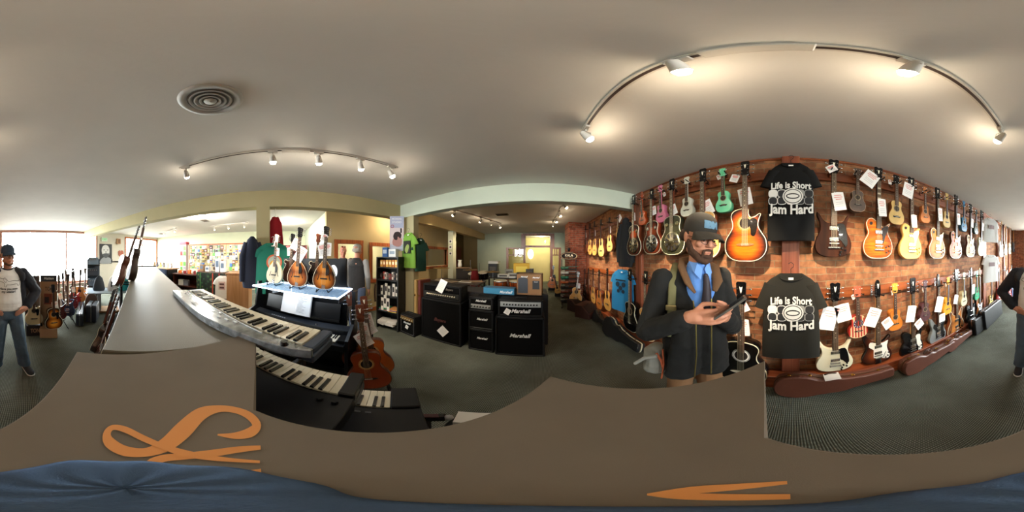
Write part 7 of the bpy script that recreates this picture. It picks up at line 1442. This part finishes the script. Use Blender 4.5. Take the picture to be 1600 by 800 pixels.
cap(T2, HT2, .98, mat('#24364a', .85), mat('#24364a', .85))
m = MB(); m.chain([((0, -.005, .97), (.178, .128, .04)), ((0, -.012, 1.06), (.172, .135, .06)), ((0, -.002, 1.2), (.165, .125, .08)), ((0, .01, 1.36), (.165, .108, .07)), ((0, .02, 1.43), (.10, .075, .03))], 10, 20); blob(m, 'raglan_shirt', mat('#f4f4f6', .85, bump=.1, bscale=20), T2, .007, 3, .005, 9)
m = MB(); m.tube([(.068*cos(a), .018-.075*sin(a), 1.462-.022*sin(a)) for a in [2*pi*k/24 for k in range(24)]], .008, 8, closed=True); m.build('shirt_collar', mat('#2a2e38', .8), T2)
for sx in (-1, 1): m = MB(); m.chain([((sx*.13, -.005, 1.43), (.055, .07, .03)), ((sx*.17, -.02, 1.36), (.045, .08, .07))], 8, 14); blob(m, 'raglan_sleeve', mat('#2a2e38', .85), T2, .007, 2)
JK2 = mat('#161a26', .85, bump=.2, bscale=20, var=.1)
m = MB()
for sx in (-1, 1):
    m.chain([((sx*.16, .05, .97), (.07, .10, .04)), ((sx*.165, .045, 1.2), (.06, .10, .07)), ((sx*.165, .035, 1.37), (.055, .09, .055)), ((sx*.115, .05, 1.445), (.04, .06, .022))], 10, 16)
    s_, e_, w_ = (sR, eR, wR) if sx < 0 else (sL, eL, wL); m.chain([(s_, (.070, .072, .062)), (s_.lerp(e_, .5), .070), (e_, .068), (e_.lerp(w_, .5), .060), (e_.lerp(w_, .85), .052)], 8, 14)
m.chain([((0, .075, .99), (.17, .08, .05)), ((0, .075, 1.2), (.17, .08, .07)), ((0, .07, 1.40), (.16, .07, .06))], 8, 16)
blob(m, 'jacket', JK2, T2, .008, 3, .010, 10)
m = MB()
m.chain([((0, .01, .93), (.165, .125, .06)), ((0, .01, .86), (.165, .125, .06))], 6, 18); m.chain([((-.085, .01, .86), (.098, .11, .07)), ((-.112, -.02, .48), (.078, .085, .08)), ((-.135, .02, .12), (.078, .09, .06)), ((-.138, .02, .075), (.082, .095, .03))], 10, 16); m.chain([((.085, .01, .86), (.098, .11, .07)), ((.145, -.02, .48), (.078, .085, .08)), ((.195, .0, .12), (.078, .09, .06)), ((.20, .0, .075), (.082, .095, .03))], 10, 16)
blob(m, 'jeans', mat('#50657a', .85, bump=.2, bscale=60, var=.2, vscale=5), T2, .008, 3, .007, 11)
for x_, y_ in ((-.145, .0), (.21, -.03)):
    m = MB(); m.chain([((x_, y_+.03, .045), (.045, .05, .04)), ((x_*1.14, y_-.15, .038), (.048, .06, .032))], 6, 12); sh = blob(m, 'shoe', mat('#1a1c24', .7), T2, .006, 2)
    m = MB(); m.chain([((x_, y_+.03, .018), (.05, .056, .014)), ((x_*1.14, y_-.155, .018), (.053, .066, .014))], 8, 14); blob(m, 'shoe_sole', mat('#dcdcda', .6), sh, .006, 1)
# the dog drawing and its caption
def onshirt(x, z): k_ = max(0, 1-(x/.172)**2); return -.012-.140*sqrt(k_)*(1 if z < 1.25 else 1-.55*(z-1.25)) - .006
m = MB(); dog = [(-.10, 1.315), (-.125, 1.33), (-.10, 1.352), (-.06, 1.345), (-.045, 1.36), (-.02, 1.335), (.0, 1.318), (.06, 1.325), (.11, 1.318), (.135, 1.335), (.128, 1.300), (.12, 1.268), (.10, 1.268), (.095, 1.285), (.02, 1.278), (-.02, 1.278), (-.025, 1.258), (-.045, 1.258), (-.045, 1.285), (-.06, 1.305)]
sd = smooth(dog, 3); m.tube([(x_, onshirt(x_, z), z) for x_, z in sd], .0022, 5, closed=True); ear = smooth([(-.055, 1.345), (-.03, 1.335), (-.03, 1.305), (-.05, 1.318)], 3); m.tube([(x_, onshirt(x_, z), z) for x_, z in ear], .0018, 5, closed=True); m.build('dog_drawing', mat('#3a3c44', .8), T2)
m = MB(); m.text('Have you seen', .034, (0, 0, 0), .001, bold=.0012); m.text('my wiener?', .034, (0, 0, -.034), .001, bold=.0012); m.v = [V((v.x, onshirt(v.x, 1.235+v.z)+v.y-.001, 1.232+v.z)) for v in m.v]; m.build('shirt_lettering', mat('#22242c', .8), T2)

# ---- two men further back, by the studio windows
def far_man(lb, px, r, h, yaw, top, hair, legs, skin, vest=None):
    p = atr(px, r, z=0); t = thing('person', lb, 'person', (p.x, p.y, 0), facing(p)+yaw); k = h/1.78; H_ = TR((0, -.02, 1.665), 0, R(2), 0); S_ = lambda *a: V(a)
    t.scale = (k, k, k); b = MB(); head_pieces(b, H_, .98); b.chain([((0, .02, 1.42), .058), ((0, 0, 1.58), .055)], 5, 12)
    b.chain([((0, .02, .95), (.15, .10, .1)), ((0, .02, 1.38), (.16, .10, .08))], 8, 14)
    for sx in (-1, 1):
        b.chain([((sx*.185, .0, 1.44), .05), ((sx*.235, .02, 1.15), .04), ((sx*.21, -.08, .90), .03)], 8, 10); b.chain([((sx*.09, .01, .92), .085), ((sx*.10, 0, .48), .055), ((sx*.10, .02, .08), .04)], 8, 10); b.chain([((sx*.10, .02, .04), .035), ((sx*.11, -.13, .03), (.04, .04, .02))], 4, 8)
        hand(b, V((sx*.21, -.08, .90)), (0, -.25, -1), (sx, 0, 0), (0, -1, .1), .5)
    blob(b, 'body', skin, t, .007, 3); face_details(t, H_, .98, brow='#8a8078')
    m = MB(); m.X = H_
    if hair == 'full': m.chain([((-.055, .02, .06), (.03, .06, .05)), ((0, .03, .085), (.06, .08, .04)), ((.055, .02, .06), (.03, .06, .05))], 6, 12); m.chain([((-.06, .05, .0), (.025, .05, .05)), ((0, .085, -.01), (.05, .03, .05)), ((.06, .05, .0), (.025, .05, .05))], 6, 12)
    else: m.chain([((-.072, .03, .0), (.012, .03, .03)), ((0, .100, -.01), (.04, .012, .04)), ((.072, .03, .0), (.012, .03, .03))], 6, 10)
    blob(m, 'hair', mat('#a8a49c', .9), t, .006, 2)
    m = MB(); m.chain([((0, .01, .88), (.175, .12, .05)), ((0, .01, 1.1), (.17, .12, .07)), ((0, .02, 1.36), (.18, .11, .07)), ((0, .02, 1.49), (.09, .07, .03))], 8, 16)
    if not vest:
        for sx in (-1, 1): m.chain([((sx*.185, .0, 1.44), .07), ((sx*.24, .02, 1.15), .062), ((sx*.212, -.07, .93), .045)], 8, 12)
    blob(m, 'vest' if vest else 'jacket', top, t, .009, 3, .005, 9)
    if vest:
        m = MB()
        for sx in (-1, 1): m.chain([((sx*.185, .0, 1.43), .06), ((sx*.24, .02, 1.15), .055), ((sx*.212, -.07, .93), .042)], 8, 12)
        blob(m, 'sleeves', vest, t, .009, 3)
    m = MB()
    for sx in (-1, 1): m.chain([((sx*.085, .01, .90), (.10, .11, .08)), ((sx*.10, 0, .48), .075), ((sx*.10, .02, .08), .068)], 8, 12)
    blob(m, 'trousers', legs, t, .010, 2)
    for sx in (-1, 1): m = MB(); m.chain([((sx*.10, .02, .042), (.045, .05, .04)), ((sx*.112, -.13, .034), (.046, .06, .03))], 5, 10); blob(m, 'shoe', BLACK, t, .008, 1)
    return t, H_
far_man('grey-haired man seen from behind in a black vest near the bookcase', 558, 3.30, 1.84, pi-.5, mat('#14161c', .85), 'full', mat('#3a4a66', .85), SKIN2, mat('#7a7c80', .8))
t, H_ = far_man('smiling man in a grey jacket and red shirt facing us beyond the mandolins', 536, 3.95, 1.84, .15, mat('#6a6460', .85), 'bald', mat('#3a3a40', .85), mat('#c8866c', .5))
m = MB(); m.chain([((0, -.05, 1.30), (.05, .075, .1)), ((0, -.05, 1.42), (.05, .06, .04))], 6, 12); blob(m, 'shirt', mat('#a02028', .8), t, .008, 2)
m = MB(); m.X = H_
for sx in (-1, 1): m.tube([(sx*.030+.02*cos(a), -.075+.002*cos(a), .095+.014*sin(a)) for a in [2*pi*k/14 for k in range(14)]], .003, 6, closed=True); m.prism(disc(sx*.03, .095, .018, 12, .012), -.074, -.077)
m.build('sunglasses', mat('#7a2a18', .2), t)

bpy.data.scenes.remove(BENCH)
